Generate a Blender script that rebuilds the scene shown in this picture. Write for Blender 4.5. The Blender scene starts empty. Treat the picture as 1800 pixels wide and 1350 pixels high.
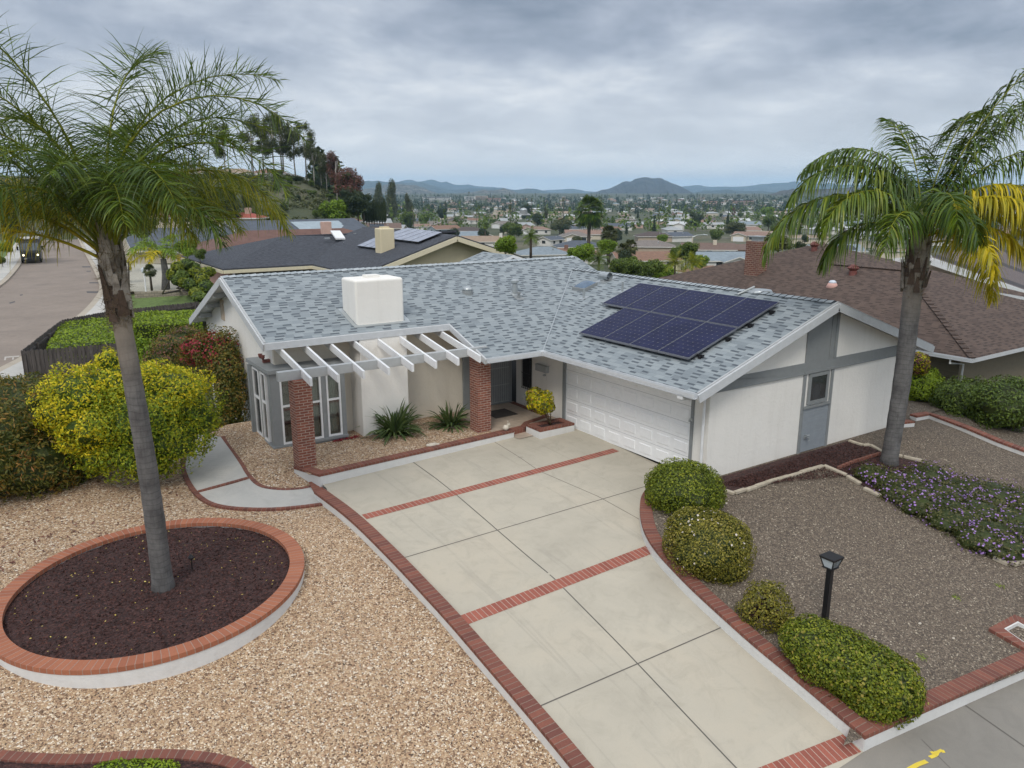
import bpy, math, random
import numpy as np
from mathutils import Vector, Matrix
random.seed(7)
R = math.radians
scene = bpy.context.scene
COL = scene.collection
# ---------------------------------------------------------------- camera
CAM = np.array([-13.536, -17.296, 6.673]); FPX = 1361.9; PITCH = 13.918; YAW = -33.961
cd = bpy.data.cameras.new("camera"); camera = bpy.data.objects.new("camera", cd); COL.objects.link(camera)
camera.location = CAM; camera.rotation_euler = (R(90 - PITCH), 0, R(YAW))
cd.sensor_width = 36; cd.lens = 36 * FPX / 1800; cd.clip_start = .1; cd.clip_end = 60000
scene.camera = camera
# ---------------------------------------------------------------- world: overcast sky
SUN_EL, SUN_AZ = 48, 228
w = bpy.data.worlds.new("World"); scene.world = w; w.use_nodes = True
nt = w.node_tree; nt.nodes.clear()
def N(nt, t, **k):
    n = nt.nodes.new(t)
    for a, b in k.items():
        if a == 'ins':
            for i, v in b.items(): n.inputs[i].default_value = v
        else: setattr(n, a, b)
    return n
def L(nt, a, b): nt.links.new(a, b)
def M_(nt, op, a, b=None, c=None):
    n = nt.nodes.new('ShaderNodeMath'); n.operation = op
    for i, v in enumerate((a, b, c)):
        if v is None: continue
        if isinstance(v, (int, float)): n.inputs[i].default_value = v
        else: nt.links.new(v, n.inputs[i])
    return n.outputs[0]
def ramp(nt, fac, stops, interp='LINEAR'):
    n = nt.nodes.new('ShaderNodeValToRGB'); n.color_ramp.interpolation = interp
    e = n.color_ramp.elements
    while len(e) < len(stops): e.new(0.5)
    for i, (p, c) in enumerate(stops):
        e[i].position = p; e[i].color = (*c, 1) if len(c) == 3 else c
    if fac is not None: nt.links.new(fac, n.inputs[0])
    return n.outputs[0]
def mix(nt, fac, a, b, mode='MIX'):
    n = nt.nodes.new('ShaderNodeMix'); n.data_type = 'RGBA'; n.blend_type = mode
    for i, v in ((0, fac), (6, a), (7, b)):
        if isinstance(v, (int, float)): n.inputs[i].default_value = v
        elif isinstance(v, tuple): n.inputs[i].default_value = (*v, 1) if len(v) == 3 else v
        else: nt.links.new(v, n.inputs[i])
    return n.outputs[2]
sky = N(nt, 'ShaderNodeTexSky', sky_type='NISHITA', sun_disc=False)
sky.sun_elevation = R(SUN_EL); sky.sun_rotation = R(SUN_AZ); sky.altitude = 200
tc = N(nt, 'ShaderNodeTexCoord'); sep = N(nt, 'ShaderNodeSeparateXYZ'); L(nt, tc.outputs['Generated'], sep.inputs[0])
zc = M_(nt, 'ADD', M_(nt, 'MAXIMUM', sep.outputs[2], 0.0), .22)
cx_ = M_(nt, 'DIVIDE', sep.outputs[0], zc); cy_ = M_(nt, 'DIVIDE', sep.outputs[1], zc)
cmb = N(nt, 'ShaderNodeCombineXYZ'); L(nt, cx_, cmb.inputs[0]); L(nt, cy_, cmb.inputs[1])
n1 = N(nt, 'ShaderNodeTexNoise', ins={'Scale': 1.9, 'Detail': 8.0, 'Roughness': .58, 'Distortion': .15}); L(nt, cmb.outputs[0], n1.inputs['Vector'])
n2 = N(nt, 'ShaderNodeTexNoise', ins={'Scale': .21, 'Detail': 3.0, 'Roughness': .5}); L(nt, cmb.outputs[0], n2.inputs['Vector'])
cf = M_(nt, 'ADD', M_(nt, 'MULTIPLY', n1.outputs[0], .55), M_(nt, 'MULTIPLY', n2.outputs[0], .45))
cloud = ramp(nt, cf, [(.36, (.27, .32, .405)), (.45, (.42, .47, .565)), (.52, (.58, .63, .715)), (.61, (.88, .905, .94))])
hz = ramp(nt, sep.outputs[2], [(0.0, (1, 1, 1)), (.05, (.55, .55, .55)), (.16, (0, 0, 0))])
cloud = mix(nt, hz, cloud, (.98, 1.0, 1.03))
# an overcast sky is about three times brighter overhead than at the horizon
zen = ramp(nt, sep.outputs[2], [(0.0, (1.0, 1.0, 1.0)), (.30, (1.0, 1.0, 1.0)), (.62, (1.75, 1.70, 1.62)), (1.0, (2.3, 2.22, 2.1))])
cloud = mix(nt, 1.0, cloud, zen, 'MULTIPLY')
skyc = mix(nt, 1.0, sky.outputs[0], (.1, .1, .1), 'MULTIPLY')
full = mix(nt, .93, skyc, cloud)
bg = N(nt, 'ShaderNodeBackground'); bg.inputs[1].default_value = 1.0; L(nt, full, bg.inputs[0])
wo = N(nt, 'ShaderNodeOutputWorld'); L(nt, bg.outputs[0], wo.inputs[0])
# ---------------------------------------------------------------- sun behind the cloud
sd = bpy.data.lights.new("sun", 'SUN'); sd.energy = 1.75; sd.angle = R(18); sd.color = (1, .95, .87)
sun = bpy.data.objects.new("sun", sd); COL.objects.link(sun)
sun.rotation_euler = (R(90 - SUN_EL), 0, R(180 - SUN_AZ))
scene.view_settings.view_transform = 'Standard'; scene.view_settings.look = 'None'
scene.view_settings.exposure = -0.04; scene.view_settings.gamma = 1
scene.cycles.max_bounces = 6; scene.cycles.diffuse_bounces = 3; scene.cycles.glossy_bounces = 2
scene.cycles.transmission_bounces = 3; scene.cycles.transparent_max_bounces = 6; scene.cycles.volume_bounces = 1
scene.cycles.use_denoising = True; scene.cycles.use_adaptive_sampling = True; scene.cycles.adaptive_threshold = .015
scene.cycles.caustics_reflective = False; scene.cycles.caustics_refractive = False
# ---------------------------------------------------------------- helpers
_cp, _sp = math.cos(R(PITCH)), math.sin(R(PITCH)); _y = R(-YAW)
FW = np.array([math.sin(_y) * _cp, math.cos(_y) * _cp, -_sp]); RT = np.array([math.cos(_y), -math.sin(_y), 0.]); UP = np.cross(RT, FW)
FH = np.array([math.sin(_y), math.cos(_y), 0.])            # horizontal forward
def ray(px, py): return FW + RT * (px - 900) / FPX - UP * (py - 675) / FPX
def at(px, py, z=None, X=None, Y=None, D=None):
    d = ray(px, py)
    if z is not None: t = (z - CAM[2]) / d[2]
    elif X is not None: t = (X - CAM[0]) / d[0]
    elif Y is not None: t = (Y - CAM[1]) / d[1]
    else: t = D / math.hypot(d[0], d[1])
    return CAM + t * d
def atg(px, py, surf, off=0.):
    z = 0.
    for _ in range(40):
        p = at(px, py, z=z); z = .5 * z + .5 * (surf(p[0], p[1]) + off)
    return at(px, py, z=z)
def sm(t): t = np.clip(t, 0, 1); return t * t * (3 - 2 * t)
_hy = [-60, -30, -16, -12, -9, -6.5, -4.5, -1.5, 60]; _hz = [-2.9, -2.5, -1.9, -1.3, -.75, -.32, -.12, 0, 0]
def hprof(y): return np.interp(y, _hy, _hz)
def zd(x, y): return hprof(y) + .02 * x * sm((y + 9.5) / 4)                       # driveway surface
def zl(x, y): return hprof(y) - .15 * sm((y + 9.5) / 4) - .16 + .40 * sm((y + .9) / 2.4) * sm((x + 9.6) / 1.2) + .16 * sm((y - 0) / 4)   # left gravel yard
def zr(x, y): return hprof(y) + .22                                                # right garden
ORG = {}
def tag(o, label=None, cat=None, group=None, kind=None):
    if label: o['label'] = label
    if cat: o['category'] = cat
    if group: o['group'] = group
    if kind: o['kind'] = kind
    return o
def thing(name, label, cat, loc=(0, 0, 0), group=None, rz=0):
    o = bpy.data.objects.new(name, None); COL.objects.link(o); o.location = loc; o.rotation_euler = (0, 0, rz); o.empty_display_size = .2
    ORG[o] = np.array(loc, float); return tag(o, label, cat, group)
def autouv(me, vs, faces):
    uvl = me.uv_layers.new(name='UVMap'); data = np.zeros((len(me.loops), 2), np.float32); i = 0
    for f in faces:
        p = vs[list(f)]; n = np.cross(p[1] - p[0], p[2] - p[0]); l = np.linalg.norm(n)
        if l < 1e-12: n = np.array([0, 0, 1.])
        else: n = n / l
        if abs(n[2]) > .999: u = np.array([1., 0, 0]); v = np.array([0, 1., 0])
        else:
            u = np.cross([0, 0, 1.], n); u /= np.linalg.norm(u); v = np.cross(n, u)
        for q in p: data[i] = (q @ u, q @ v); i += 1
    uvl.data.foreach_set('uv', data.ravel())
class MB:
    def __init__(s): s.v = []; s.f = []; s.m = []; s.uv = {}; s.cm = 0
    def add(s, vs, fs, uvs=None):
        b = len(s.v); s.v += [tuple(map(float, q)) for q in vs]
        for k, f in enumerate(fs):
            if uvs is not None: s.uv[len(s.f)] = [uvs[j] for j in f] if not isinstance(uvs[0], list) else uvs[k]
            s.f.append(tuple(b + j for j in f)); s.m.append(s.cm)
        return s
    def poly(s, vs, uvs=None): return s.add(vs, [tuple(range(len(vs)))], uvs)
    def box(s, x0, y0, z0, x1, y1, z1, rot=None, org=None):
        v = np.array([(x, y, z) for z in (z0, z1) for y in (y0, y1) for x in (x0, x1)], float)
        if rot is not None:
            c = np.array(org if org is not None else v.mean(0)); v = (v - c) @ np.array(rot).T + c
        return s.add(v, [(0, 2, 3, 1), (4, 5, 7, 6), (0, 1, 5, 4), (2, 6, 7, 3), (0, 4, 6, 2), (1, 3, 7, 5)])
    def bar(s, a, b, w_, h_, up=(0, 0, 1)):                 # beam from a to b, cross-section w x h
        a = np.array(a, float); b = np.array(b, float); d = b - a; d /= np.linalg.norm(d)
        sd_ = np.cross(d, up); sd_ /= np.linalg.norm(sd_); u = np.cross(sd_, d)
        v = [p + sd_ * i * w_ / 2 + u * j * h_ / 2 for p in (a, b) for j in (-1, 1) for i in (-1, 1)]
        return s.add(v, [(0, 2, 3, 1), (4, 5, 7, 6), (0, 1, 5, 4), (2, 6, 7, 3), (0, 4, 6, 2), (1, 3, 7, 5)])
    def tube(s, pts, rad, n=8, cap=True):
        pts = [np.array(p, float) for p in pts]; vs = []
        for i, p in enumerate(pts):
            d = pts[min(i + 1, len(pts) - 1)] - pts[max(i - 1, 0)]; d /= np.linalg.norm(d) + 1e-9
            a = np.cross(d, (0, 0, 1) if abs(d[2]) < .9 else (0, 1, 0)); a /= np.linalg.norm(a); b = np.cross(d, a)
            r = rad[i] if hasattr(rad, '__len__') else rad
            vs += [p + r * (math.cos(2 * math.pi * k / n) * a + math.sin(2 * math.pi * k / n) * b) for k in range(n)]
        fs = [(i * n + k, i * n + (k + 1) % n, (i + 1) * n + (k + 1) % n, (i + 1) * n + k) for i in range(len(pts) - 1) for k in range(n)]
        fs = [f[::-1] for f in fs]
        if cap: fs += [tuple(range(n)), tuple((len(pts) - 1) * n + k for k in reversed(range(n)))]
        return s.add(vs, fs)
    def lathe(s, c, prof, n=16):                            # prof: (r,z) list
        return s.tube([(c[0], c[1], c[2] + z) for r, z in prof], [r for r, z in prof], n)
    def prism(s, poly, z0, z1):
        n = len(poly); v = [(x, y, z0) for x, y in poly] + [(x, y, z1) for x, y in poly]
        return s.add(v, [tuple(reversed(range(n))), tuple(range(n, 2 * n))] + [(i, (i + 1) % n, n + (i + 1) % n, n + i) for i in range(n)])
    def slab(s, top, t, mtop=0, mside=1):                   # a polygon given by 3D points extruded straight down
        n = len(top); s.cm = mtop; s.add(top, [tuple(range(n))]); s.cm = mside
        lo = [(x, y, z - t) for x, y, z in top]; v = list(top) + lo
        s.add(v, [(i, n + i, n + (i + 1) % n, (i + 1) % n) for i in range(n)] + [tuple(n + i for i in reversed(range(n)))]); s.cm = 0; return s
    def build(s, name, mats, parent=None, smooth=False, label=None, bevel=0, **k):
        me = bpy.data.meshes.new(name); vs = np.array(s.v, float)
        org = ORG.get(parent, np.zeros(3)) if parent is not None else np.zeros(3)
        me.from_pydata([tuple(q) for q in vs - org], [], s.f)
        autouv(me, vs, s.f)
        if s.uv:
            uvl = me.uv_layers[0].data
            for fi, uvs in s.uv.items():
                p = me.polygons[fi]
                for j, li in enumerate(p.loop_indices): uvl[li].uv = uvs[j]
        for m in (mats if isinstance(mats, (list, tuple)) else [mats]): me.materials.append(m)
        me.polygons.foreach_set('material_index', s.m)
        if smooth: me.polygons.foreach_set('use_smooth', [True] * len(me.polygons))
        me.update()
        o = bpy.data.objects.new(name, me); COL.objects.link(o)
        if parent is not None: o.parent = parent
        ORG[o] = org
        if bevel:
            b = o.modifiers.new('bevel', 'BEVEL'); b.width = bevel; b.segments = 2; b.limit_method = 'ANGLE'
        tag(o, label, k.get('cat'), k.get('group'), k.get('kind')); return o
def npmesh(name, V, F, mats, parent=None, rnd=None, smooth=False, midx=None, **k):
    """V (n,3), F (m,4) or (m,3) arrays"""
    me = bpy.data.meshes.new(name); V = np.asarray(V, np.float32); F = np.asarray(F, np.int32); m, c = F.shape
    org = ORG.get(parent, np.zeros(3)) if parent is not None else np.zeros(3)
    me.vertices.add(len(V)); me.vertices.foreach_set('co', (V - org.astype(np.float32)).ravel())
    me.loops.add(m * c); me.loops.foreach_set('vertex_index', F.ravel())
    me.polygons.add(m); me.polygons.foreach_set('loop_start', np.arange(m, dtype=np.int32) * c)
    if smooth: me.polygons.foreach_set('use_smooth', np.ones(m, bool))
    for q in (mats if isinstance(mats, (list, tuple)) else [mats]): me.materials.append(q)
    if midx is not None: me.polygons.foreach_set('material_index', midx)
    if rnd is not None:
        a = me.attributes.new('rnd', 'FLOAT', 'POINT'); a.data.foreach_set('value', np.asarray(rnd, np.float32))
    me.update(calc_edges=True)
    o = bpy.data.objects.new(name, me); COL.objects.link(o)
    if parent is not None: o.parent = parent
    ORG[o] = org; tag(o, k.get('label'), k.get('cat'), k.get('group'), k.get('kind')); return o
def copy_tree(o, parent=None):
    c = o.copy(); COL.objects.link(c); c.parent = parent
    for ch in [x for x in KIDS.get(o, [])] or list(o.children): copy_tree(ch, c)
    return c
KIDS = {}
# ---------------------------------------------------------------- materials
def newmat(name):
    m = bpy.data.materials.new(name); m.use_nodes = True; t = m.node_tree
    return m, t, t.nodes['Principled BSDF']
def setp(b, **k):
    for a, v in k.items(): b.inputs[a.replace('_', ' ')].default_value = v
def bump(t, b, h, strength=.5, dist=.02):
    n = t.nodes.new('ShaderNodeBump'); n.inputs['Strength'].default_value = strength; n.inputs['Distance'].default_value = dist
    t.links.new(h, n.inputs['Height']); t.links.new(n.outputs[0], b.inputs['Normal']); return n
def coords(t, uv=False):
    c = t.nodes.new('ShaderNodeTexCoord')
    if uv: return c.outputs['UV']
    g = t.nodes.new('ShaderNodeNewGeometry'); return g.outputs['Position']
def noise(t, vec, scale, detail=3, rough=.5, dist=0):
    n = N(t, 'ShaderNodeTexNoise', ins={'Scale': scale, 'Detail': float(detail), 'Roughness': rough, 'Distortion': float(dist)})
    t.links.new(vec, n.inputs['Vector']); return n.outputs[0]
def paint(name, col, rough=.6, var=.06, bmp=.05, scale=6, metal=0):
    m, t, b = newmat(name); p = coords(t); n = noise(t, p, scale, 4, .6)
    c = ramp(t, n, [(.3, tuple(x * (1 - var) for x in col)), (.7, tuple(min(1, x * (1 + var)) for x in col))])
    t.links.new(c, b.inputs['Base Color']); setp(b, Roughness=rough, Metallic=metal)
    if bmp: bump(t, b, noise(t, p, scale * 12, 2), bmp, .01)
    return m
def stucco(name, col, rough=.85, sc=28):
    m, t, b = newmat(name); p = coords(t)
    n = noise(t, p, .8, 4, .6); c = ramp(t, n, [(.3, tuple(x * .93 for x in col)), (.7, col)])
    g = noise(t, p, 2.5, 5, .7); c = mix(t, ramp(t, g, [(.55, (0, 0, 0)), (.8, (.12, .12, .12))]), c, tuple(x * .75 for x in col))
    # splash dirt low on the wall, streaked
    s = t.nodes.new('ShaderNodeSeparateXYZ'); t.links.new(p, s.inputs[0])
    d = M_(t, 'MULTIPLY', ramp(t, s.outputs[2], [(0.0, (.22, .22, .22)), (.12, (.07, .07, .07)), (.3, (0, 0, 0))]), noise(t, p, 5, 4, .7))
    c = mix(t, d, c, (.30, .24, .18))
    mp = N(t, 'ShaderNodeMapping'); mp.inputs['Scale'].default_value = (4, 4, .22); t.links.new(p, mp.inputs[0])
    c = mix(t, ramp(t, noise(t, mp.outputs[0], 1.3, 5, .7), [(.5, (0, 0, 0)), (.75, (.20, .20, .20))]), c, tuple(x * q for x, q in zip(col, (.62, .60, .56))))
    t.links.new(c, b.inputs['Base Color']); setp(b, Roughness=rough)
    v = M_(t, 'ADD', noise(t, p, sc, 5, .65), M_(t, 'MULTIPLY', noise(t, p, sc * .35, 2), 1.2))
    bump(t, b, v, .5, .012); return m
def brickmat(name, c1, c2, mortar, bw, bh, ms=.01, offset=.5, rot=0, dirt=.25):
    m, t, b = newmat(name); uv = coords(t, True)
    if rot:
        mp = N(t, 'ShaderNodeMapping'); mp.inputs['Rotation'].default_value = (0, 0, R(rot)); t.links.new(uv, mp.inputs[0]); uv = mp.outputs[0]
    wb = N(t, 'ShaderNodeTexNoise', ins={'Scale': 9.0, 'Detail': 2.0}); t.links.new(uv, wb.inputs['Vector'])
    vm = N(t, 'ShaderNodeVectorMath', operation='SCALE'); vm.inputs['Scale'].default_value = .008; t.links.new(wb.outputs['Color'], vm.inputs[0])
    va = N(t, 'ShaderNodeVectorMath', operation='ADD'); t.links.new(uv, va.inputs[0]); t.links.new(vm.outputs[0], va.inputs[1]); uvw = va.outputs[0]
    br = N(t, 'ShaderNodeTexBrick', offset=offset, ins={'Scale': 1.0, 'Mortar Size': ms, 'Mortar Smooth': .15, 'Brick Width': bw, 'Row Height': bh, 'Bias': 0.0})
    br.inputs['Color1'].default_value = (*c1, 1); br.inputs['Color2'].default_value = (*c2, 1); br.inputs['Mortar'].default_value = (*mortar, 1)
    t.links.new(uvw, br.inputs['Vector']); p = coords(t)
    c = mix(t, ramp(t, noise(t, p, 3, 4, .6), [(.45, (0, 0, 0)), (.75, (dirt, dirt, dirt))]), br.outputs[0], tuple(x * .35 for x in c1))
    c = mix(t, ramp(t, noise(t, p, 40, 2, .6), [(.35, (.22, .22, .22)), (.6, (0, 0, 0))]), c, tuple(x * .6 for x in c2))
    t.links.new(c, b.inputs['Base Color']); setp(b, Roughness=.85)
    h = M_(t, 'ADD', M_(t, 'SUBTRACT', 1.0, br.outputs['Fac']), M_(t, 'MULTIPLY', noise(t, p, 60, 3), .3)); bump(t, b, h, .6, .01); return m
def shingle(name, light, mid, dark, rowh=.143, tab=.25, dash=.40, cell=.30):
    """architectural shingles: courses, tabs of mixed shade, dark shadow-band blends, real butt-edge bump"""
    m, t, b = newmat(name); uv = coords(t, True); s = t.nodes.new('ShaderNodeSeparateXYZ'); t.links.new(uv, s.inputs[0])
    u, v = s.outputs[0], s.outputs[1]
    rv = M_(t, 'DIVIDE', v, rowh); row = M_(t, 'FLOOR', rv); fv = M_(t, 'FRACT', rv)
    wn = N(t, 'ShaderNodeTexWhiteNoise', noise_dimensions='1D'); t.links.new(row, wn.inputs['W'])
    uo = M_(t, 'ADD', M_(t, 'DIVIDE', u, tab), M_(t, 'MULTIPLY', wn.outputs[0], 7.3)); ce = M_(t, 'FLOOR', uo); fu = M_(t, 'FRACT', uo)
    cb = t.nodes.new('ShaderNodeCombineXYZ'); t.links.new(ce, cb.inputs[0]); t.links.new(row, cb.inputs[1])
    w2 = N(t, 'ShaderNodeTexWhiteNoise', noise_dimensions='2D'); t.links.new(cb.outputs[0], w2.inputs['Vector'])
    ss = t.nodes.new('ShaderNodeSeparateColor'); t.links.new(w2.outputs['Color'], ss.inputs[0])
    base = ramp(t, ss.outputs[0], [(0, light), (.45, tuple((a * .6 + b_ * .4) for a, b_ in zip(light, mid))), (.8, mid), (1, tuple((a * .7 + b_ * .3) for a, b_ in zip(mid, dark)))])
    # dragon-tooth gaps: parts of the course between the raised tabs show the dark underlay band
    g1 = M_(t, 'MULTIPLY', M_(t, 'GREATER_THAN', ss.outputs[1], .55 - .8 * dash), M_(t, 'LESS_THAN', M_(t, 'MODULO', M_(t, 'ADD', ce, 4000.0), 2.0), .5))
    wd = M_(t, 'ADD', M_(t, 'MULTIPLY', ss.outputs[2], .35), .75)
    g2 = M_(t, 'LESS_THAN', fu, wd); g3 = M_(t, 'GREATER_THAN', fv, .54)
    dm = M_(t, 'MULTIPLY', M_(t, 'MULTIPLY', g1, g2), g3)
    c = mix(t, M_(t, 'MULTIPLY', dm, .96), base, dark)
    ln = M_(t, 'LESS_THAN', fv, .05); c = mix(t, M_(t, 'MULTIPLY', ln, .45), c, dark)
    p = coords(t); c = mix(t, .22, c, ramp(t, noise(t, p, 160, 2, .8), [(.35, dark), (.65, tuple(min(1, x * 1.25) for x in light))]))
    c = mix(t, ramp(t, noise(t, p, .7, 4, .6), [(.4, (0, 0, 0)), (.8, (.22, .22, .22))]), c, mid)
    t.links.new(c, b.inputs['Base Color']); setp(b, Roughness=.92)
    h = M_(t, 'ADD', M_(t, 'SUBTRACT', 1.0, fv), M_(t, 'MULTIPLY', M_(t, 'SUBTRACT', 1.0, M_(t, 'MULTIPLY', g1, g2)), .6))
    bump(t, b, M_(t, 'ADD', h, M_(t, 'MULTIPLY', noise(t, p, 120, 2), .25)), .6, .012); return m
def pebbles(name, stops, size, gap, disp=.012, patch=None, stretch=(1, 1, 1)):
    m, t, b = newmat(name); p = coords(t)
    mp = N(t, 'ShaderNodeMapping'); mp.inputs['Scale'].default_value = stretch; t.links.new(p, mp.inputs[0]); q = mp.outputs[0]
    vo = N(t, 'ShaderNodeTexVoronoi', feature='F1', ins={'Scale': 1 / size, 'Randomness': 1.0}); t.links.new(q, vo.inputs['Vector'])
    s = t.nodes.new('ShaderNodeSeparateColor'); t.links.new(vo.outputs['Color'], s.inputs[0])
    c = ramp(t, s.outputs[0], stops, 'CONSTANT')
    v2 = N(t, 'ShaderNodeTexVoronoi', feature='DISTANCE_TO_EDGE', ins={'Scale': 1 / size, 'Randomness': 1.0}); t.links.new(q, v2.inputs['Vector'])
    e = ramp(t, v2.outputs['Distance'], [(0.0, (1, 1, 1)), (.09, (0, 0, 0))]); c = mix(t, M_(t, 'MULTIPLY', e, .8), c, gap)
    c = mix(t, ramp(t, noise(t, p, 1.4, 5, .65), [(.35, (0, 0, 0)), (.75, (.35, .35, .35))]), c, patch or gap)
    c = mix(t, ramp(t, noise(t, p, 14, 3, .7), [(.55, (0, 0, 0)), (.72, (.55, .55, .55))]), c, gap)
    t.links.new(c, b.inputs['Base Color']); setp(b, Roughness=.9)
    h = M_(t, 'SUBTRACT', 1.0, vo.outputs['Distance']); h = M_(t, 'ADD', h, M_(t, 'MULTIPLY', s.outputs[1], .6))
    bump(t, b, h, .9, disp); return m
def concrete(name, col, warm, joint=None, stain=.5, slabs=False):
    m, t, b = newmat(name); p = coords(t)
    c = ramp(t, noise(t, p, .45, 5, .62, .4), [(.3, tuple(x * .86 for x in col)), (.5, col), (.72, warm)])
    c = mix(t, ramp(t, noise(t, p, 2.1, 6, .72, .8), [(.48, (0, 0, 0)), (.80, (stain, stain, stain))]), c, tuple(x * .66 for x in col))
    c = mix(t, ramp(t, noise(t, p, 5.5, 5, .75, 1.5), [(.62, (0, 0, 0)), (.80, (.5, .5, .5))]), c, tuple(min(1, x * 1.18) for x in col))
    c = mix(t, ramp(t, noise(t, p, 90, 3, .7), [(.3, (.25, .25, .25)), (.6, (0, 0, 0))]), c, tuple(x * .7 for x in col))
    if slabs:                                             # slab to slab tone, tyre scuffs along the drive, drip spots
        s = t.nodes.new('ShaderNodeSeparateXYZ'); t.links.new(p, s.inputs[0]); cb = t.nodes.new('ShaderNodeCombineXYZ')
        t.links.new(M_(t, 'GREATER_THAN', s.outputs[0], -5.35), cb.inputs[0]); t.links.new(M_(t, 'FLOOR', M_(t, 'DIVIDE', s.outputs[1], 2.25)), cb.inputs[1])
        wn = N(t, 'ShaderNodeTexWhiteNoise', noise_dimensions='2D'); t.links.new(cb.outputs[0], wn.inputs['Vector'])
        c = mix(t, M_(t, 'MULTIPLY', wn.outputs[0], .16), c, tuple(x * .62 for x in warm))
        mp = N(t, 'ShaderNodeMapping'); mp.inputs['Scale'].default_value = (5.5, .28, 1); mp.inputs['Rotation'].default_value = (0, 0, R(4)); t.links.new(p, mp.inputs[0])
        tm = ramp(t, noise(t, mp.outputs[0], 1.0, 3, .5, .6), [(.60, (0, 0, 0)), (.70, (.18, .18, .18)), (.74, (.03, .03, .03))]); c = mix(t, tm, c, (.17, .16, .15))
        mp2 = N(t, 'ShaderNodeMapping'); mp2.inputs['Scale'].default_value = (.5, 6, 1); mp2.inputs['Rotation'].default_value = (0, 0, R(35)); t.links.new(p, mp2.inputs[0])
        c = mix(t, ramp(t, noise(t, mp2.outputs[0], 1.2, 5, .7, 2), [(.62, (0, 0, 0)), (.78, (.22, .22, .22))]), c, tuple(min(1, x * 1.25) for x in col))
        sp_ = N(t, 'ShaderNodeTexVoronoi', ins={'Scale': .8}); t.links.new(p, sp_.inputs['Vector']); c = mix(t, ramp(t, M_(t, 'ADD', sp_.outputs['Distance'], M_(t, 'MULTIPLY', noise(t, p, 9, 3), .1)), [(.07, (.38, .38, .38)), (.13, (0, 0, 0))]), c, (.20, .18, .15))
    t.links.new(c, b.inputs['Base Color']); setp(b, Roughness=.85); bump(t, b, noise(t, p, 110, 3, .7), .25, .006); return m
def leafmat(name, stops, rough=.55, trans=.25, sc=1.0):
    m, t, b = newmat(name); a = N(t, 'ShaderNodeAttribute', attribute_name='rnd')
    p = coords(t); n = noise(t, p, 1.6 * sc, 3, .6)
    f = M_(t, 'ADD', M_(t, 'MULTIPLY', a.outputs['Fac'], .72), M_(t, 'MULTIPLY', M_(t, 'SUBTRACT', n, .25), .56))
    c = ramp(t, f, stops); t.links.new(c, b.inputs['Base Color']); setp(b, Roughness=rough)
    b.inputs['Specular IOR Level'].default_value = .35
    tr = N(t, 'ShaderNodeBsdfTranslucent'); t.links.new(mix(t, .5, c, (.35, .42, .05)), tr.inputs[0]) if trans else None
    if trans:
        mx = N(t, 'ShaderNodeMixShader'); mx.inputs[0].default_value = trans; t.links.new(b.outputs[0], mx.inputs[1]); t.links.new(tr.outputs[0], mx.inputs[2])
        t.links.new(mx.outputs[0], t.nodes['Material Output'].inputs[0])
    return m
def glass(name, col=(.03, .035, .04), rough=.06):
    m, t, b = newmat(name); setp(b, Roughness=rough); p = coords(t)
    c = ramp(t, noise(t, p, 1.3, 2), [(.35, tuple(x * .6 for x in col)), (.7, tuple(x * 1.6 for x in col))]); t.links.new(c, b.inputs['Base Color'])
    b.inputs['Specular IOR Level'].default_value = .8; return m
def winglass(name):
    m, t, b = newmat(name); gl = N(t, 'ShaderNodeBsdfGlossy'); gl.inputs['Roughness'].default_value = .03
    tr = N(t, 'ShaderNodeBsdfTransparent'); tr.inputs[0].default_value = (.82, .88, .86, 1)
    fr = N(t, 'ShaderNodeFresnel'); fr.inputs[0].default_value = 1.5; mx = N(t, 'ShaderNodeMixShader')
    t.links.new(M_(t, 'ADD', M_(t, 'MULTIPLY', fr.outputs[0], 1.3), .05), mx.inputs[0]); t.links.new(tr.outputs[0], mx.inputs[1]); t.links.new(gl.outputs[0], mx.inputs[2])
    t.links.new(mx.outputs[0], t.nodes['Material Output'].inputs[0]); return m
def woodfence(name, col, col2):
    m, t, b = newmat(name); p = coords(t); s = N(t, 'ShaderNodeMapping'); s.inputs['Scale'].default_value = (6, 6, .7); t.links.new(p, s.inputs[0])
    c = ramp(t, noise(t, s.outputs[0], 1.5, 5, .7), [(.3, col2), (.5, col), (.72, tuple(x * 1.7 for x in col))]); t.links.new(c, b.inputs['Base Color']); setp(b, Roughness=.9)
    bump(t, b, noise(t, s.outputs[0], 6, 3), .4, .01); return m
def solarmat(name, cell=(.011, .013, .042), line=(.055, .055, .09), ny=6, nx=10):
    m, t, b = newmat(name); uv = coords(t, True); s = t.nodes.new('ShaderNodeSeparateXYZ'); t.links.new(uv, s.inputs[0])
    fu = M_(t, 'FRACT', M_(t, 'MULTIPLY', s.outputs[0], float(nx))); fv = M_(t, 'FRACT', M_(t, 'MULTIPLY', s.outputs[1], float(ny)))
    def edge(f, w_): return M_(t, 'LESS_THAN', M_(t, 'MINIMUM', f, M_(t, 'SUBTRACT', 1.0, f)), w_)
    e = M_(t, 'MAXIMUM', edge(fu, .028), edge(fv, .028))
    # bright diamond where four cell corners meet
    du = M_(t, 'MINIMUM', fu, M_(t, 'SUBTRACT', 1.0, fu)); dv = M_(t, 'MINIMUM', fv, M_(t, 'SUBTRACT', 1.0, fv))
    dia = M_(t, 'LESS_THAN', M_(t, 'ADD', du, dv), .085)
    c = mix(t, M_(t, 'MULTIPLY', e, .6), ramp(t, noise(t, coords(t), 3, 2), [(.3, cell), (.7, tuple(x * 1.5 for x in cell))]), line); c = mix(t, M_(t, 'MULTIPLY', dia, .4), c, (.5, .47, .45))
    t.links.new(c, b.inputs['Base Color']); setp(b, Roughness=.22); b.inputs['Specular IOR Level'].default_value = .07; return m
MT = {}
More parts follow.
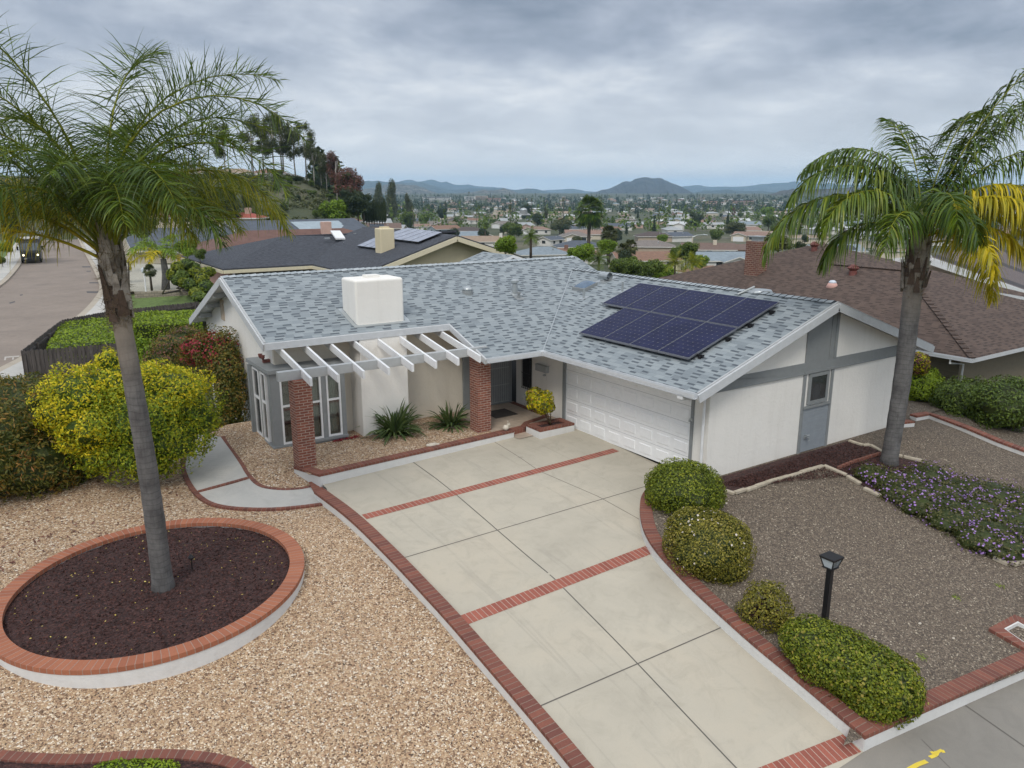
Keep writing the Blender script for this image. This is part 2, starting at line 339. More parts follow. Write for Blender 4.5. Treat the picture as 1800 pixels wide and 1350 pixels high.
MT['white'] = stucco('white_stucco', (.84, .82, .775)); MT['cream'] = stucco('cream_stucco', (.74, .68, .575))
MT['kerbwhite'] = stucco('kerb_white', (.74, .745, .74), sc=18)
MT['trim'] = paint('white_trim', (.74, .75, .76), .5); MT['gutter'] = paint('grey_gutter', (.55, .57, .59), .45)
MT['grey'] = paint('grey_trim', (.235, .25, .255), .6); MT['lgrey'] = paint('light_grey_trim', (.40, .415, .42), .6)
MT['siding'] = paint('grey_siding', (.27, .30, .33), .55)
MT['roof'] = shingle('blue_grey_shingle', (.30, .335, .35), (.215, .248, .268), (.034, .045, .060), dash=.54)
MT['rblack'] = shingle('black_shingle', (.062, .068, .083), (.045, .050, .062), (.016, .018, .024), dash=.25)
MT['rbrown'] = shingle('brown_shingle', (.108, .074, .058), (.073, .049, .039), (.026, .017, .014), dash=.42)
MT['rbrown2'] = shingle('red_brown_shingle', (.155, .092, .077), (.118, .068, .058), (.05, .03, .027), dash=.2)
MT['rslate'] = shingle('slate_shingle', (.105, .125, .15), (.075, .09, .11), (.03, .035, .045), dash=.2)
MT['pillar'] = brickmat('pillar_brick', (.30, .100, .062), (.18, .058, .041), (.42, .33, .27), .205, .068, .009)
MT['cap'] = brickmat('cap_brick', (.245, .088, .058), (.155, .056, .042), (.25, .17, .13), .105, 5.0, .007, offset=0)
MT['capbright'] = brickmat('planter_brick', (.40, .150, .080), (.31, .108, .058), (.36, .24, .19), .115, 5.0, .007, offset=0, dirt=.1)
MT['band'] = brickmat('band_brick', (.36, .115, .078), (.26, .080, .056), (.44, .31, .25), .105, 5.0, .008, offset=0, dirt=.1)
MT['rchim'] = brickmat('chimney_brick', (.20, .072, .048), (.115, .042, .032), (.30, .21, .16), .24, .09, .018)
MT['gravel'] = pebbles('tan_gravel', [(0, (.47, .325, .19)), (.2, (.57, .42, .275)), (.38, (.34, .215, .13)), (.52, (.70, .56, .40)), (.63, (.15, .09, .055)), (.77, (.50, .325, .20)), (.90, (.80, .71, .58))], .034, (.16, .098, .068), .02, (.36, .235, .14))
MT['gravel2'] = pebbles('grey_gravel', [(0, (.165, .130, .096)), (.3, (.112, .088, .066)), (.55, (.215, .172, .13)), (.75, (.075, .058, .045)), (.93, (.36, .31, .235))], .027, (.06, .047, .037), .014, (.13, .102, .078))
MT['mulch'] = pebbles('dark_mulch', [(0, (.066, .027, .023)), (.3, (.040, .016, .014)), (.6, (.095, .040, .034)), (.85, (.026, .011, .010))], .045, (.012, .006, .006), .025, (.05, .024, .022), (1, 1.8, 1))
MT['conc'] = concrete('driveway_concrete', (.47, .43, .35), (.51, .455, .36), stain=.6, slabs=True)
MT['walk'] = concrete('walkway_concrete', (.47, .46, .43), (.55, .52, .47)); MT['side'] = concrete('pavement_concrete', (.225, .21, .185), (.27, .245, .21))
MT['kerb'] = concrete('kerb_concrete', (.40, .35, .28), (.45, .40, .32)); MT['street'] = concrete('street_asphalt', (.245, .20, .165), (.28, .23, .19), stain=.8)
MT['joint'] = paint('joint', (.115, .105, .092), .9); MT['black'] = paint('black_metal', (.012, .012, .014), .4); MT['dark'] = paint('dark_interior', (.02, .021, .024), .8)
MT['glass'] = glass('dark_glass'); MT['wing'] = winglass('window_glass'); MT['curtain'] = paint('curtain', (.42, .44, .42), .9)
MT['fence'] = woodfence('weathered_fence', (.085, .072, .066), (.036, .03, .028))
MT['solar'] = solarmat('solar_cells'); MT['solarframe'] = paint('panel_frame', (.24, .25, .28), .35, metal=.6)
MT['solar2'] = solarmat('pale_solar', (.22, .24, .29), (.42, .44, .5))
MT['metal'] = paint('galvanised', (.42, .45, .46), .35, metal=.5); MT['rust'] = paint('rusty_metal', (.16, .055, .045), .6, .3); MT['pink'] = stucco('pink_stucco', (.60, .36, .31))
MT['yellowst'] = stucco('yellow_stucco', (.66, .58, .40)); MT['tanwall'] = stucco('tan_stucco', (.55, .46, .36)); MT['olive'] = paint('olive_siding', (.19, .165, .115), .8)
MT['tile'] = paint('porch_tile', (.42, .34, .27), .6, .15); MT['mat'] = paint('doormat', (.06, .05, .045), .95, .2, .3)
MT['yel'] = paint('yellow_paint', (.72, .55, .06), .7); MT['dome'] = paint('clear_dome', (.55, .60, .66), .15); MT['lightstone'] = paint('pale_stone', (.55, .50, .42), .85, .15, .3)
MT['stoneedge'] = paint('edging_stone', (.42, .37, .29), .85, .2, .4, 9)
# leaf palettes
G = {}
G['box'] = leafmat('boxwood_leaf', [(0, (.036, .055, .005)), (.35, (.092, .132, .009)), (.7, (.20, .235, .016)), (1, (.38, .38, .03))], trans=.2)
G['box2'] = leafmat('boxwood_leaf_dry', [(0, (.055, .058, .008)), (.4, (.14, .135, .016)), (.7, (.27, .235, .03)), (1, (.42, .32, .10))], trans=.2)
G['yellow'] = leafmat('golden_leaf', [(0, (.10, .16, .008)), (.25, (.28, .34, .012)), (.5, (.56, .52, .018)), (.78, (.80, .62, .018)), (1, (.92, .66, .03))], trans=.28)
G['lime'] = leafmat('lime_leaf', [(0, (.06, .11, .008)), (.35, (.16, .24, .012)), (.65, (.34, .38, .016)), (1, (.70, .58, .025))], trans=.28)
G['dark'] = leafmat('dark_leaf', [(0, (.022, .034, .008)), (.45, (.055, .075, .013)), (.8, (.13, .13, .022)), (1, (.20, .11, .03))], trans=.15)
G['darkred'] = leafmat('oleander_leaf', [(0, (.03, .045, .008)), (.4, (.085, .10, .014)), (.72, (.21, .15, .022)), (1, (.34, .12, .035))], trans=.15)
G['hedge'] = leafmat('hedge_leaf', [(0, (.07, .12, .008)), (.5, (.20, .30, .014)), (1, (.36, .44, .025))], trans=.22)
G['red'] = leafmat('red_flower', [(0, (.17, .010, .024)), (.6, (.27, .014, .035)), (1, (.38, .035, .07))], trans=.2)
G['purple'] = leafmat('purple_flower', [(0, (.30, .16, .50)), (.6, (.42, .24, .62)), (1, (.55, .38, .72))], trans=.2)
G['lantana'] = leafmat('lantana_leaf', [(0, (.028, .036, .012)), (.5, (.075, .080, .025)), (1, (.17, .15, .05))], trans=.1)
G['white'] = leafmat('white_flower', [(0, (.55, .5, .45)), (1, (.7, .62, .56))], trans=.1)
G['palm'] = leafmat('palm_leaf', [(0, (.012, .032, .006)), (.45, (.040, .085, .010)), (.8, (.12, .18, .012)), (1, (.28, .28, .018))], trans=.18, rough=.4)
G['palmy'] = leafmat('palm_leaf_yellow', [(0, (.13, .15, .010)), (.35, (.36, .32, .010)), (.75, (.62, .48, .012)), (1, (.74, .52, .02))], trans=.3, rough=.45)
G['palmo'] = leafmat('palm_leaf_olive', [(0, (.04, .075, .008)), (.4, (.14, .18, .010)), (.75, (.30, .29, .012)), (1, (.48, .38, .012))], trans=.3, rough=.4)
G['green'] = leafmat('mid_leaf', [(0, (.034, .058, .012)), (.5, (.08, .13, .020)), (1, (.18, .24, .034))], trans=.12, sc=.2)
G['bright'] = leafmat('bright_leaf', [(0, (.06, .12, .010)), (.5, (.15, .25, .015)), (1, (.28, .38, .025))], trans=.2, sc=.3)
G['deep'] = leafmat('deep_leaf', [(0, (.012, .024, .012)), (.5, (.026, .046, .022)), (1, (.06, .085, .032))], trans=.08, sc=.2)
G['rust'] = leafmat('rust_leaf', [(0, (.05, .020, .016)), (.5, (.135, .050, .040)), (1, (.22, .095, .07))], trans=.1, sc=.2)
G['gum'] = leafmat('gum_leaf', [(0, (.028, .034, .016)), (.5, (.07, .085, .034)), (1, (.15, .15, .06))], trans=.1, sc=.2)
G['strap'] = leafmat('strap_leaf', [(0, (.03, .055, .018)), (.5, (.07, .115, .035)), (1, (.15, .20, .07))], trans=.15)
G['dry'] = leafmat('dry_leaf', [(0, (.10, .07, .04)), (.5, (.19, .14, .08)), (1, (.30, .23, .13))], trans=.1, sc=.2)
G['litter'] = leafmat('fallen_seed', [(0, (.45, .33, .04)), (1, (.62, .50, .16))], trans=.0)
MT['trunk'] = None
def trunkmat(name, c1, c2, ring=9., fib=3., pale=None):
    m, t, b = newmat(name); p = coords(t); s = t.nodes.new('ShaderNodeSeparateXYZ'); t.links.new(p, s.inputs[0])
    wv = M_(t, 'ADD', M_(t, 'MULTIPLY', s.outputs[2], ring), M_(t, 'MULTIPLY', noise(t, p, 2.2, 2), 1.4)); fr = M_(t, 'FRACT', wv)
    c = ramp(t, noise(t, p, 3, 5, .7), [(.3, c2), (.55, c1), (.75, tuple(x * 1.35 for x in c1))])
    lm = ramp(t, fr, [(0.0, (.55, .55, .55)), (.10, (0, 0, 0)), (.85, (0, 0, 0)), (1, (.3, .3, .3))]); c = mix(t, lm, c, tuple(x * .45 for x in c2))
    mp = N(t, 'ShaderNodeMapping'); mp.inputs['Scale'].default_value = (14, 14, 1.6); t.links.new(p, mp.inputs[0])
    c = mix(t, ramp(t, noise(t, mp.outputs[0], 2.0, 4, .7), [(.5, (0, 0, 0)), (.75, (.5, .5, .5))]), c, tuple(x * .5 for x in c2))
    if pale: c = mix(t, ramp(t, M_(t, 'ADD', M_(t, 'DIVIDE', s.outputs[2], 6.0), M_(t, 'MULTIPLY', noise(t, p, 3, 3), .08)), [(.62, (0, 0, 0)), (.80, (.75, .75, .75))]), c, pale)   # younger, paler wood near the crown
    t.links.new(c, b.inputs['Base Color']); setp(b, Roughness=.9)
    bump(t, b, M_(t, 'ADD', M_(t, 'MULTIPLY', fr, .7), noise(t, mp.outputs[0], 3, 3)), .6, .02); return m
MT['ptrunk'] = trunkmat('palm_trunk', (.150, .145, .142), (.078, .075, .075), 9., pale=(.33, .28, .225))
MT['bootpale'] = trunkmat('pale_boot', (.44, .40, .35), (.20, .16, .13), .8); MT['bootdark'] = trunkmat('dark_boot', (.11, .075, .055), (.045, .03, .022), 1.5)
MT['ptrunktop'] = trunkmat('palm_boot_fibre', (.36, .32, .27), (.10, .072, .052), 1.3)
MT['bark'] = trunkmat('bark', (.12, .095, .075), (.06, .045, .035), 1.); MT['palebark'] = trunkmat('pale_bark', (.42, .39, .35), (.25, .22, .19), .5)
# ---------------------------------------------------------------- foliage tools
def rng_(s): return np.random.default_rng(s)
def unit(a): return a / (np.linalg.norm(a, axis=-1, keepdims=True) + 1e-9)
def leafquads(P, Nn, ln, wd, rg, spread=.9, fold=True):
    """one rhombic leaf per point, facing roughly along Nn"""
    n = len(P); nn = unit(Nn + rg.normal(0, spread * .5, (n, 3))); a = unit(np.cross(nn, rg.normal(0, 1, (n, 3)))); b = np.cross(nn, a)
    l = (ln * rg.uniform(.6, 1.3, (n, 1))) / 2; w_ = (wd * rg.uniform(.6, 1.3, (n, 1))) / 2
    V = np.stack([P - a * l, P + b * w_ + nn * w_ * .3, P + a * l, P - b * w_ + nn * w_ * .3], 1).reshape(-1, 3)
    F = np.arange(4 * n).reshape(n, 4); r = np.repeat(rg.uniform(0, 1, n), 4); return V, F, r
def sph(n, rg):
    d = rg.normal(0, 1, (n, 3)); return unit(d)
def lobes_pts(lobes, n, rg, rough=.10, depth=.25, zmin=None):
    """points in the outer shell of a union of ellipsoids; lobes: (cx,cy,cz,rx,ry,rz)"""
    lb = np.array(lobes, float); area = (lb[:, 3] * lb[:, 4] * lb[:, 5]) ** (2 / 3); k = rg.choice(len(lb), n * 2, p=area / area.sum())
    d = sph(n * 2, rg); ph = rg.uniform(0, 6.28, (7, 3)); fr = rg.uniform(2, 7, (7, 3)) * rg.choice([-1, 1], (7, 3))
    nz = sum(np.sin((d * f).sum(1) + p[0] + k * 1.7) for f, p in zip(fr, ph)) / 7
    s = 1 + rough * nz * 2.0 - depth * rg.uniform(0, 1, n * 2) ** 2
    P = lb[k, :3] + d * lb[k, 3:] * s[:, None]; Nn = unit(d / lb[k, 3:])
    keep = np.ones(len(P), bool)
    for j in range(len(lb)):
        q = (((P - lb[j, :3]) / lb[j, 3:]) ** 2).sum(1); keep &= ~((q < .62) & (k != j))
    if zmin is not None: keep &= P[:, 2] > zmin
    P, Nn = P[keep][:n], Nn[keep][:n]; return P, Nn
def blob(lobes, scale=.8, sub=3, rg=None):
    import bmesh
    Vs, Fs = [], []; off = 0
    for cx, cy, cz, rx, ry, rz in lobes:
        bm = bmesh.new(); bmesh.ops.create_icosphere(bm, subdivisions=sub, radius=1)
        v = np.array([q.co[:] for q in bm.verts]); f = np.array([[q.index for q in p.verts] for p in bm.faces]); bm.free()
        nz = 1 + .08 * np.sin(v @ np.array([5, 3, 4.]) + cx * 9) + .06 * np.sin(v @ np.array([-3, 7, 5.]) + cy * 5)
        v = np.array([cx, cy, cz]) + v * np.array([rx, ry, rz]) * scale * nz[:, None]; Vs.append(v); Fs.append(f + off); off += len(v)
    return np.vstack(Vs), np.vstack(Fs)
def foliage(name, lobes, n, ln, wd, mats, parent=None, seed=1, rough=.1, depth=.25, core=.82, spread=.9, zmin=None, extra=None, xmax=None, **k):
    """leaf shell round a darker leafy core, one mesh; mats = [leaf, core(, extra leaf)]"""
    rg = rng_(seed); P, Nn = lobes_pts(lobes, n, rg, rough, depth, zmin)
    if xmax is not None: kp = P[:, 0] < xmax; P, Nn = P[kp], Nn[kp]
    V, F, r = leafquads(P, Nn, ln, wd, rg, spread)
    mi = np.zeros(len(F), np.int32)
    if extra:
        en, es = extra[0], extra[1]; P2, N2 = lobes_pts(lobes, en, rg, rough, .02, zmin)
        V2, F2, r2 = leafquads(P2 + N2 * ln * .3, N2, es, es, rg, .5); F = np.vstack([F, F2 + len(V)]); V = np.vstack([V, V2]); r = np.concatenate([r, r2]); mi = np.concatenate([mi, np.full(len(F2), 2, np.int32)])
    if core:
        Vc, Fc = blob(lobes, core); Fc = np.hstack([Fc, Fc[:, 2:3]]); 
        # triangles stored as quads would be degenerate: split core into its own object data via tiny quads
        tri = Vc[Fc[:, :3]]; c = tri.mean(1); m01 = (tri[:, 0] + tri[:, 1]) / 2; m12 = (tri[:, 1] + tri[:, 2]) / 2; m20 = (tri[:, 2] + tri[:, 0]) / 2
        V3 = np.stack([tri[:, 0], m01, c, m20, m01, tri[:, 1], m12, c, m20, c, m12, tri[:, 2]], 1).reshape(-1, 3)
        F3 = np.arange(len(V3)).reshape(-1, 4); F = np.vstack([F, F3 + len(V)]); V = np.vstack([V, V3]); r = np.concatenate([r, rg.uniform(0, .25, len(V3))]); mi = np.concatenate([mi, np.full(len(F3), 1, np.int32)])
    return npmesh(name, V, F, mats, parent, rnd=r, midx=mi, **k)
def stemmesh(parent, base, tips, r0=.03, mat=None, name='stem', mid=.5, seed=0):
    rg = rng_(seed); m = MB(); base = np.array(base, float)
    for tpt in tips:
        tpt = np.array(tpt, float); md = base * (1 - mid) + tpt * mid + rg.normal(0, .04, 3) * np.linalg.norm(tpt - base)
        m.tube([base, md, tpt], [r0, r0 * .7, r0 * .25], 6)
    return m.build(name, mat or MT['bark'], parent, smooth=True)
def frond(name, base, az, e0, e1, length, mats, parent, seed, leaf=.62, wid=.03, n=85, droop=1.0, start=.2, spread=.9, mi_y=0.0, plum=.6, wind=(0, 0, 0), segs=4, rr=.028):
    """pinnate palm leaf: arching rachis and drooping leaflets on both sides; az in the horizontal frame of RT/FH"""
    rg = rng_(seed); hd = math.cos(R(az)) * RT + math.sin(R(az)) * FH; K = 24; p = np.array(base, float); pts = [p.copy()]; tg = []
    sw = rg.normal(0, .12)
    side0 = np.cross(hd, [0, 0, 1.])
    for i in range(K):
        s = i / (K - 1); e = R(e0 + (e1 - e0) * s ** 1.25); h2 = hd * math.cos(sw * s) + side0 * math.sin(sw * s)
        t_ = h2 * math.cos(e) + np.array([0, 0, math.sin(e)]); tg.append(t_); p = p + t_ * length / K; pts.append(p.copy())
    pts = np.array(pts); tg = np.array(tg + [tg[-1]])
    m = MB(); m.tube([pts[i] for i in range(0, K + 1, 2)], [rr * (1 - .85 * i / K) for i in range(0, K + 1, 2)], 6); rv = np.array(m.v); rf = [f for f in m.f if len(f) == 4]
    N_ = n * 2; s = np.repeat(np.linspace(start, 1, n), 2) + rg.uniform(-.004, .004, N_); s = np.clip(s, 0, 1); sd_ = np.tile([1., -1.], n)
    idx = s * K; i0 = np.minimum(idx.astype(int), K - 1); fr = (idx - i0)[:, None]; P = pts[i0] * (1 - fr) + pts[i0 + 1] * fr; T = unit(tg[i0])
    S = unit(np.cross(T, np.array([0, 0, 1.]) + 1e-6)); U = np.cross(S, T)
    prof = np.clip(np.sin(np.clip((s - start * .6) / (1 - start * .6), 0, 1) * math.pi * .80 + .38), .12, 1)
    l = leaf * prof * rg.uniform(.75, 1.15, N_); fw_ = (.30 + .65 * s ** 2 + rg.normal(0, .12, N_))
    up_ = rg.normal(.25, plum, N_)
    D = unit(S * sd_[:, None] + T * fw_[:, None] + U * up_[:, None]); q = P.copy(); rings = []
    wv = unit(np.cross(D, rg.normal(0, 1, (N_, 3))) * spread + np.cross(D, np.array([0, 0, 1.])))
    for j in range(segs + 1):
        t_ = j / segs; w_ = wid * (.45 + 1.1 * t_ * 2 if t_ < .35 else 1.2 * (1 - t_) ** .7 + .06) * rg.uniform(.85, 1.1, N_)
        rings += [q - wv * w_[:, None] / 2, q + wv * w_[:, None] / 2]
        D = unit(D + np.array([0, 0, -1.]) * (droop * (.22 + .30 * t_ * 2) * (4 / segs)) * rg.uniform(.6, 1.3, N_)[:, None] + np.array(wind) * .2); q = q + D * (l / segs)[:, None]
    V = np.stack(rings, 1).reshape(-1, 3); b = np.arange(N_)[:, None] * (2 * (segs + 1)); F = np.vstack([b + np.array([2 * j, 2 * j + 1, 2 * j + 3, 2 * j + 2]) for j in range(segs)])
    r = np.repeat(np.clip(rg.uniform(0, 1, N_) * .8 + .2 * s + mi_y, 0, 1), 2 * (segs + 1))
    mi = np.zeros(len(F), np.int32); F = np.vstack([F, np.array(rf) + len(V)]); V = np.vstack([V, rv]); r = np.concatenate([r, np.full(len(rv), .6)]); mi = np.concatenate([mi, np.ones(len(rf), np.int32)])
    return npmesh(name, V, F, mats, parent, rnd=r, midx=mi)
# ---------------------------------------------------------------- strips along a path
def path_normals(pts, closed=False):
    pts = np.array(pts, float)[:, :2]; n = len(pts); out = []
    for i in range(n):
        a = pts[(i - 1) % n] if (closed or i > 0) else pts[i]; b = pts[(i + 1) % n] if (closed or i < n - 1) else pts[i]
        d = b - a; d /= np.linalg.norm(d) + 1e-9; out.append((-d[1], d[0]))
    return np.array(out)
def resample(pts, step):
    pts = np.array(pts, float); out = [pts[0]]
    for a, b in zip(pts[:-1], pts[1:]):
        k = max(1, int(np.linalg.norm(b - a) / step)); out += [a + (b - a) * j / k for j in range(1, k + 1)]
    return np.array(out)
def smoothpath(pts, it=2):
    pts = np.array(pts, float)
    for _ in range(it):
        q = [pts[0]]
        for a, b in zip(pts[:-1], pts[1:]): q += [a * .75 + b * .25, a * .25 + b * .75]
        q.append(pts[-1]); pts = np.array(q)
    return pts
def ribbon_block(m, A, B, t, uoff=0, closed=False):
    """solid strip whose top runs between paths A and B (n,3), thickness t downward, UV u along, v across"""
    n = len(A); s = np.concatenate([[0], np.cumsum(np.linalg.norm(np.diff((A + B) / 2, axis=0), axis=1))]) + uoff; dn = np.array([0, 0, -t])
    rng = range(n - 1)
    for i in rng:
        j = i + 1; w_ = np.linalg.norm(A[i] - B[i])
        q = [A[i], B[i], B[j], A[j]]; uv = [(s[i], 0.03), (s[i], w_ + .03), (s[j], w_ + .03), (s[j], 0.03)]
        nrm = np.cross(q[1] - q[0], q[2] - q[0])
        if nrm[2] < 0: q = q[::-1]; uv = uv[::-1]
        m.poly(q, uv)
        for a, b_, c, d in ((A[i], A[j], A[j] + dn, A[i] + dn), (B[j], B[i], B[i] + dn, B[j] + dn)):
            sa, sb = (s[i], s[j]) if a is A[i] or np.allclose(a, A[i]) else (s[j], s[i])
            m.poly([d, c, b_, a][::1], [(sa, 0.03), (sb, .03), (sb, .03 + t), (sa, .03 + t)])
    if not closed:
        for e in (0, n - 1): m.poly([A[e], B[e], B[e] + dn, A[e] + dn], [(s[e] , 0.03), (s[e] + .2, .03), (s[e] + .2, .03 + t), (s[e], .03 + t)])
def grid_surface(name, xs, ys, zf, mat, kind='structure', mask=None, **k):
    X, Y = np.meshgrid(xs, ys); Z = zf(X, Y); V = np.stack([X, Y, Z], -1).reshape(-1, 3); nx = len(xs)
    i, j = np.meshgrid(np.arange(nx - 1), np.arange(len(ys) - 1)); a = (j * nx + i).ravel(); F = np.stack([a, a + 1, a + nx + 1, a + nx], 1)
    if mask is not None:
        c = V[F].mean(1); F = F[mask(c[:, 0], c[:, 1])]
    return npmesh(name, V, F, mat, None, smooth=True, kind=kind, **k)
def loft_surface(name, A, B, zf, mat, ns=12, off=0., kind='structure', **k):
    A = np.array(A)[:, :2]; B = np.array(B)[:, :2]; t = np.linspace(0, 1, ns + 1)[None, :, None]; P = A[:, None] * (1 - t) + B[:, None] * t
    Z = zf(P[..., 0], P[..., 1]) + off; V = np.concatenate([P, Z[..., None]], -1).reshape(-1, 3); nx = ns + 1
    i, j = np.meshgrid(np.arange(ns), np.arange(len(A) - 1)); a = (j * nx + i).ravel(); F = np.stack([a, a + 1, a + nx + 1, a + nx], 1)
    q = V[F[0]]; 
    if np.cross(q[1] - q[0], q[2] - q[0])[2] < 0: F = F[:, ::-1]
    return npmesh(name, V, F, mat, k.pop('parent', None), smooth=True, kind=kind, **k)
# ================================================================ GROUND
def base_z(D, u):
    """big terrain height by distance D and direction u (tan of azimuth from the view axis)"""
    wl = 1 - sm((u + .47 - .22 * sm((D - 95) / 60)) / .14)
    zr_ = np.interp(D, [0, 30, 60, 100, 140, 230, 400, 700, 1400, 1900, 2600, 3400, 9000, 30000], [-3.4, -3.4, -3.6, -6.5, -10.5, -12.3, -15, -17.5, -18.5, -15, -4, 0, -6, -40])
    zl_ = np.interp(D, [0, 30, 60, 150, 260, 500, 1400, 3000, 30000], [-3.4, -3.3, -2.3, -2.4, -2.6, -12, -18, -10, -40])
    z = wl * zl_ + (1 - wl) * zr_
    # the eucalyptus hill on the left
    hd_ = sm((D - 150) / 66) * (1 - sm((D - 330) / 200)); ha = (1 - sm((u + .285) / .145)) * sm((u + 1.6) / .5)
    return z + 12.9 * hd_ * ha
def terrain(x, y):
    dx = x - CAM[0]; dy = y - CAM[1]; D = np.hypot(dx, dy); f = dx * FH[0] + dy * FH[1]; r = dx * RT[0] + dy * RT[1]
    u = np.where(f > 1, r / np.maximum(f, 1), np.sign(r) * 3); u = np.clip(u, -3, 3)
    return base_z(D, u) + (.4 * np.sin(x * .021 + 1) * np.sin(y * .017) * sm((D - 60) / 200) * sm((D - 60) / 200))
def build_terrain():
    fine = np.linspace(-50, 50, 220); coarse = np.concatenate([np.linspace(-180, -50, 30)[:-1], fine, np.linspace(50, 180, 30)[1:]])
    Ds = np.concatenate([[2, 10, 20, 30, 40, 50], np.geomspace(60, 11200, 90)]); A, D = np.meshgrid(np.radians(coarse), Ds)
    X = CAM[0] + D * (np.cos(A) * FH[0] + np.sin(A) * RT[0]); Y = CAM[1] + D * (np.cos(A) * FH[1] + np.sin(A) * RT[1]); Z = terrain(X, Y)
    V = np.stack([X, Y, Z], -1).reshape(-1, 3); nx = len(coarse); i, j = np.meshgrid(np.arange(nx - 1), np.arange(len(Ds) - 1)); a = (j * nx + i).ravel()
    F = np.stack([a, a + 1, a + nx + 1, a + nx], 1)[:, ::-1]
    m, t, b = newmat('valley_ground'); p = coords(t)
    c = ramp(t, noise(t, p, .02, 6, .65), [(.35, (.040, .055, .026)), (.5, (.075, .080, .042)), (.62, (.13, .115, .075)), (.75, (.19, .165, .125))])
    c = mix(t, ramp(t, noise(t, p, .35, 4, .7), [(.4, (0, 0, 0)), (.6, (.7, .7, .7))]), c, (.055, .068, .028))
    t.links.new(c, b.inputs['Base Color']); setp(b, Roughness=.95); bump(t, b, noise(t, p, .8, 4, .7), .6, .5)
    o = npmesh('ground', V, F, m, kind='structure', smooth=True)
build_terrain()
# ---- driveway outline in the plane of its own surface
KL_in = [(570, 860), (633, 905), (711, 980), (759, 1030), (807, 1080), (880, 1162), (950, 1241), (1000, 1299), (1043, 1350)]
P_ = lambda pts, surf, off=0.: np.array([atg(x, y, surf, off) for x, y in pts])
kl = P_(KL_in, zd, .06); kl = np.vstack([kl, kl[-1] + (kl[-1] - kl[-3]) * 1.6]); kl = resample(smoothpath(kl, 2), .25)
KR_in = [(1140, 943), (1156, 976), (1177, 987), (1214, 1028), (1270, 1080), (1325, 1131), (1399, 1191), (1473, 1254), (1521, 1294)]
kr0 = P_([(1126, 872), (1124, 898), (1129, 925), (1140, 948), (1156, 970), (1177, 993), (1214, 1031), (1270, 1082), (1325, 1131), (1399, 1191), (1473, 1254), (1521, 1294)], zd, .27)
start = kr0[0]; kr_top = np.vstack([np.array([[-.35, -5.35, .20], [-.9, -5.45, .20], [start[0] + .45, start[1] + .28, start[2]]]), kr0])
kr = resample(smoothpath(kr_top, 2), .22)
def xl_(y): o = np.argsort(kl[:, 1]); return np.interp(y, kl[o, 1], kl[o, 0])
def xr_(y): o = np.argsort(kr[:, 1]); return np.interp(y, kr[o, 1], kr[o, 0])
tip = kr[-1].copy()
b3a = atg(1345, 1350, zd); b3b = atg(1508, 1302, zd)
# pavement direction at the foot of the drive
sdir = unit((atg(1800, 1194, zd) - atg(1514, 1314, zd)) * np.array([1, 1, 0])); sperp = np.array([sdir[1], -sdir[0], 0]) ; sperp = sperp if sperp[1] < 0 else -sperp
yA = 0.35
ys = np.concatenate([np.linspace(.35, -5.2, 20), np.linspace(-5.4, tip[1], 32)])
A_ = np.array([[min(xl_(y), -7.5) + .12 if y > kl[:, 1].max() else xl_(y) + .02, y] for y in ys])
B_ = np.array([[0.06 if y > -5.3 else xr_(y) + .04, y] for y in ys])
drive = loft_surface('driveway', A_, B_, zd, MT['conc'], ns=24)
# triangular foot between the last row and the pavement edge
yb = tip[1]; xs0 = xl_(yb); foot_l = tip + sdir * ((xs0 - 1.0 - tip[0]) / sdir[0])
fA = np.array([[tip[0] + .04, yb], [xs0 - .4, yb]]); k_ = 12
topr = np.array([[tip[0] + .04 + (xs0 - .4 - tip[0]) * i / k_, yb] for i in range(k_ + 1)]); botr = np.array([[q[0], tip[1] + (q[0] - tip[0]) * sdir[1] / sdir[0]] for q in topr])
loft_surface('driveway_foot', topr, botr, zd, MT['conc'], ns=6)
# pavement along the street (sheet just under the drive level) and street beyond
pv0 = np.array([tip + sdir * s for s in np.linspace(-14, 22, 60)]); pv0[:, 2] = 0
def zp(x, y): return zd(x, y) - .004
loft_surface('pavement', pv0 - sperp * .10, pv0 + sperp * 6.5, lambda x, y: zd(tip[0] + 0 * x, y) - .006, MT['side'], ns=16)
def strip_on(name, a, b, w_, surf, mat, off=.004, n=30, parent=None, kind='structure', thick=None, **k):
    a = np.array(a, float)[:2]; b = np.array(b, float)[:2]; d = unit(b - a); nn = np.array([-d[1], d[0]]) * w_ / 2; t = np.linspace(0, 1, n + 1)[:, None]; c = a + (b - a) * t
    A = c + nn; B = c - nn; A = np.column_stack([A, surf(A[:, 0], A[:, 1]) + off]); B = np.column_stack([B, surf(B[:, 0], B[:, 1]) + off]); m = MB(); ln = np.linalg.norm(b - a)
    for i in range(n):
        q = [A[i], A[i + 1], B[i + 1], B[i]]; uv = [(t[i, 0] * ln, .03), (t[i + 1, 0] * ln, .03), (t[i + 1, 0] * ln, .03 + w_), (t[i, 0] * ln, .03 + w_)]
        if np.cross(q[1] - q[0], q[2] - q[0])[2] < 0: q = q[::-1]; uv = uv[::-1]
        m.poly(q, uv)
    return m.build(name, mat, parent, kind=kind, **k)
strip_on('brick_band', atg(640, 909, zd), atg(1083, 791, zd), .26, zd, MT['band'], .005)
strip_on('brick_band', atg(816, 1090, zd), atg(1142, 966, zd), .27, zd, MT['band'], .005)
strip_on('brick_band', tip + sdir * -4.6 - sperp * .18 + np.array([0, 0, 0]), tip - sdir * .03 - sperp * .18, .34, zd, MT['band'], .005)
for a, b in (((712, 980), (1165, 846)), ((950, 1241), (1268, 1103))): strip_on('concrete_joint', atg(*a, zd), atg(*b, zd), .022, zd, MT['joint'], .003)
jp = [atg(*q, zd) for q in ((720, 808), (800, 868), (872, 930), (974, 1017), (1120, 1166), (1259, 1313), (1300, 1356))]
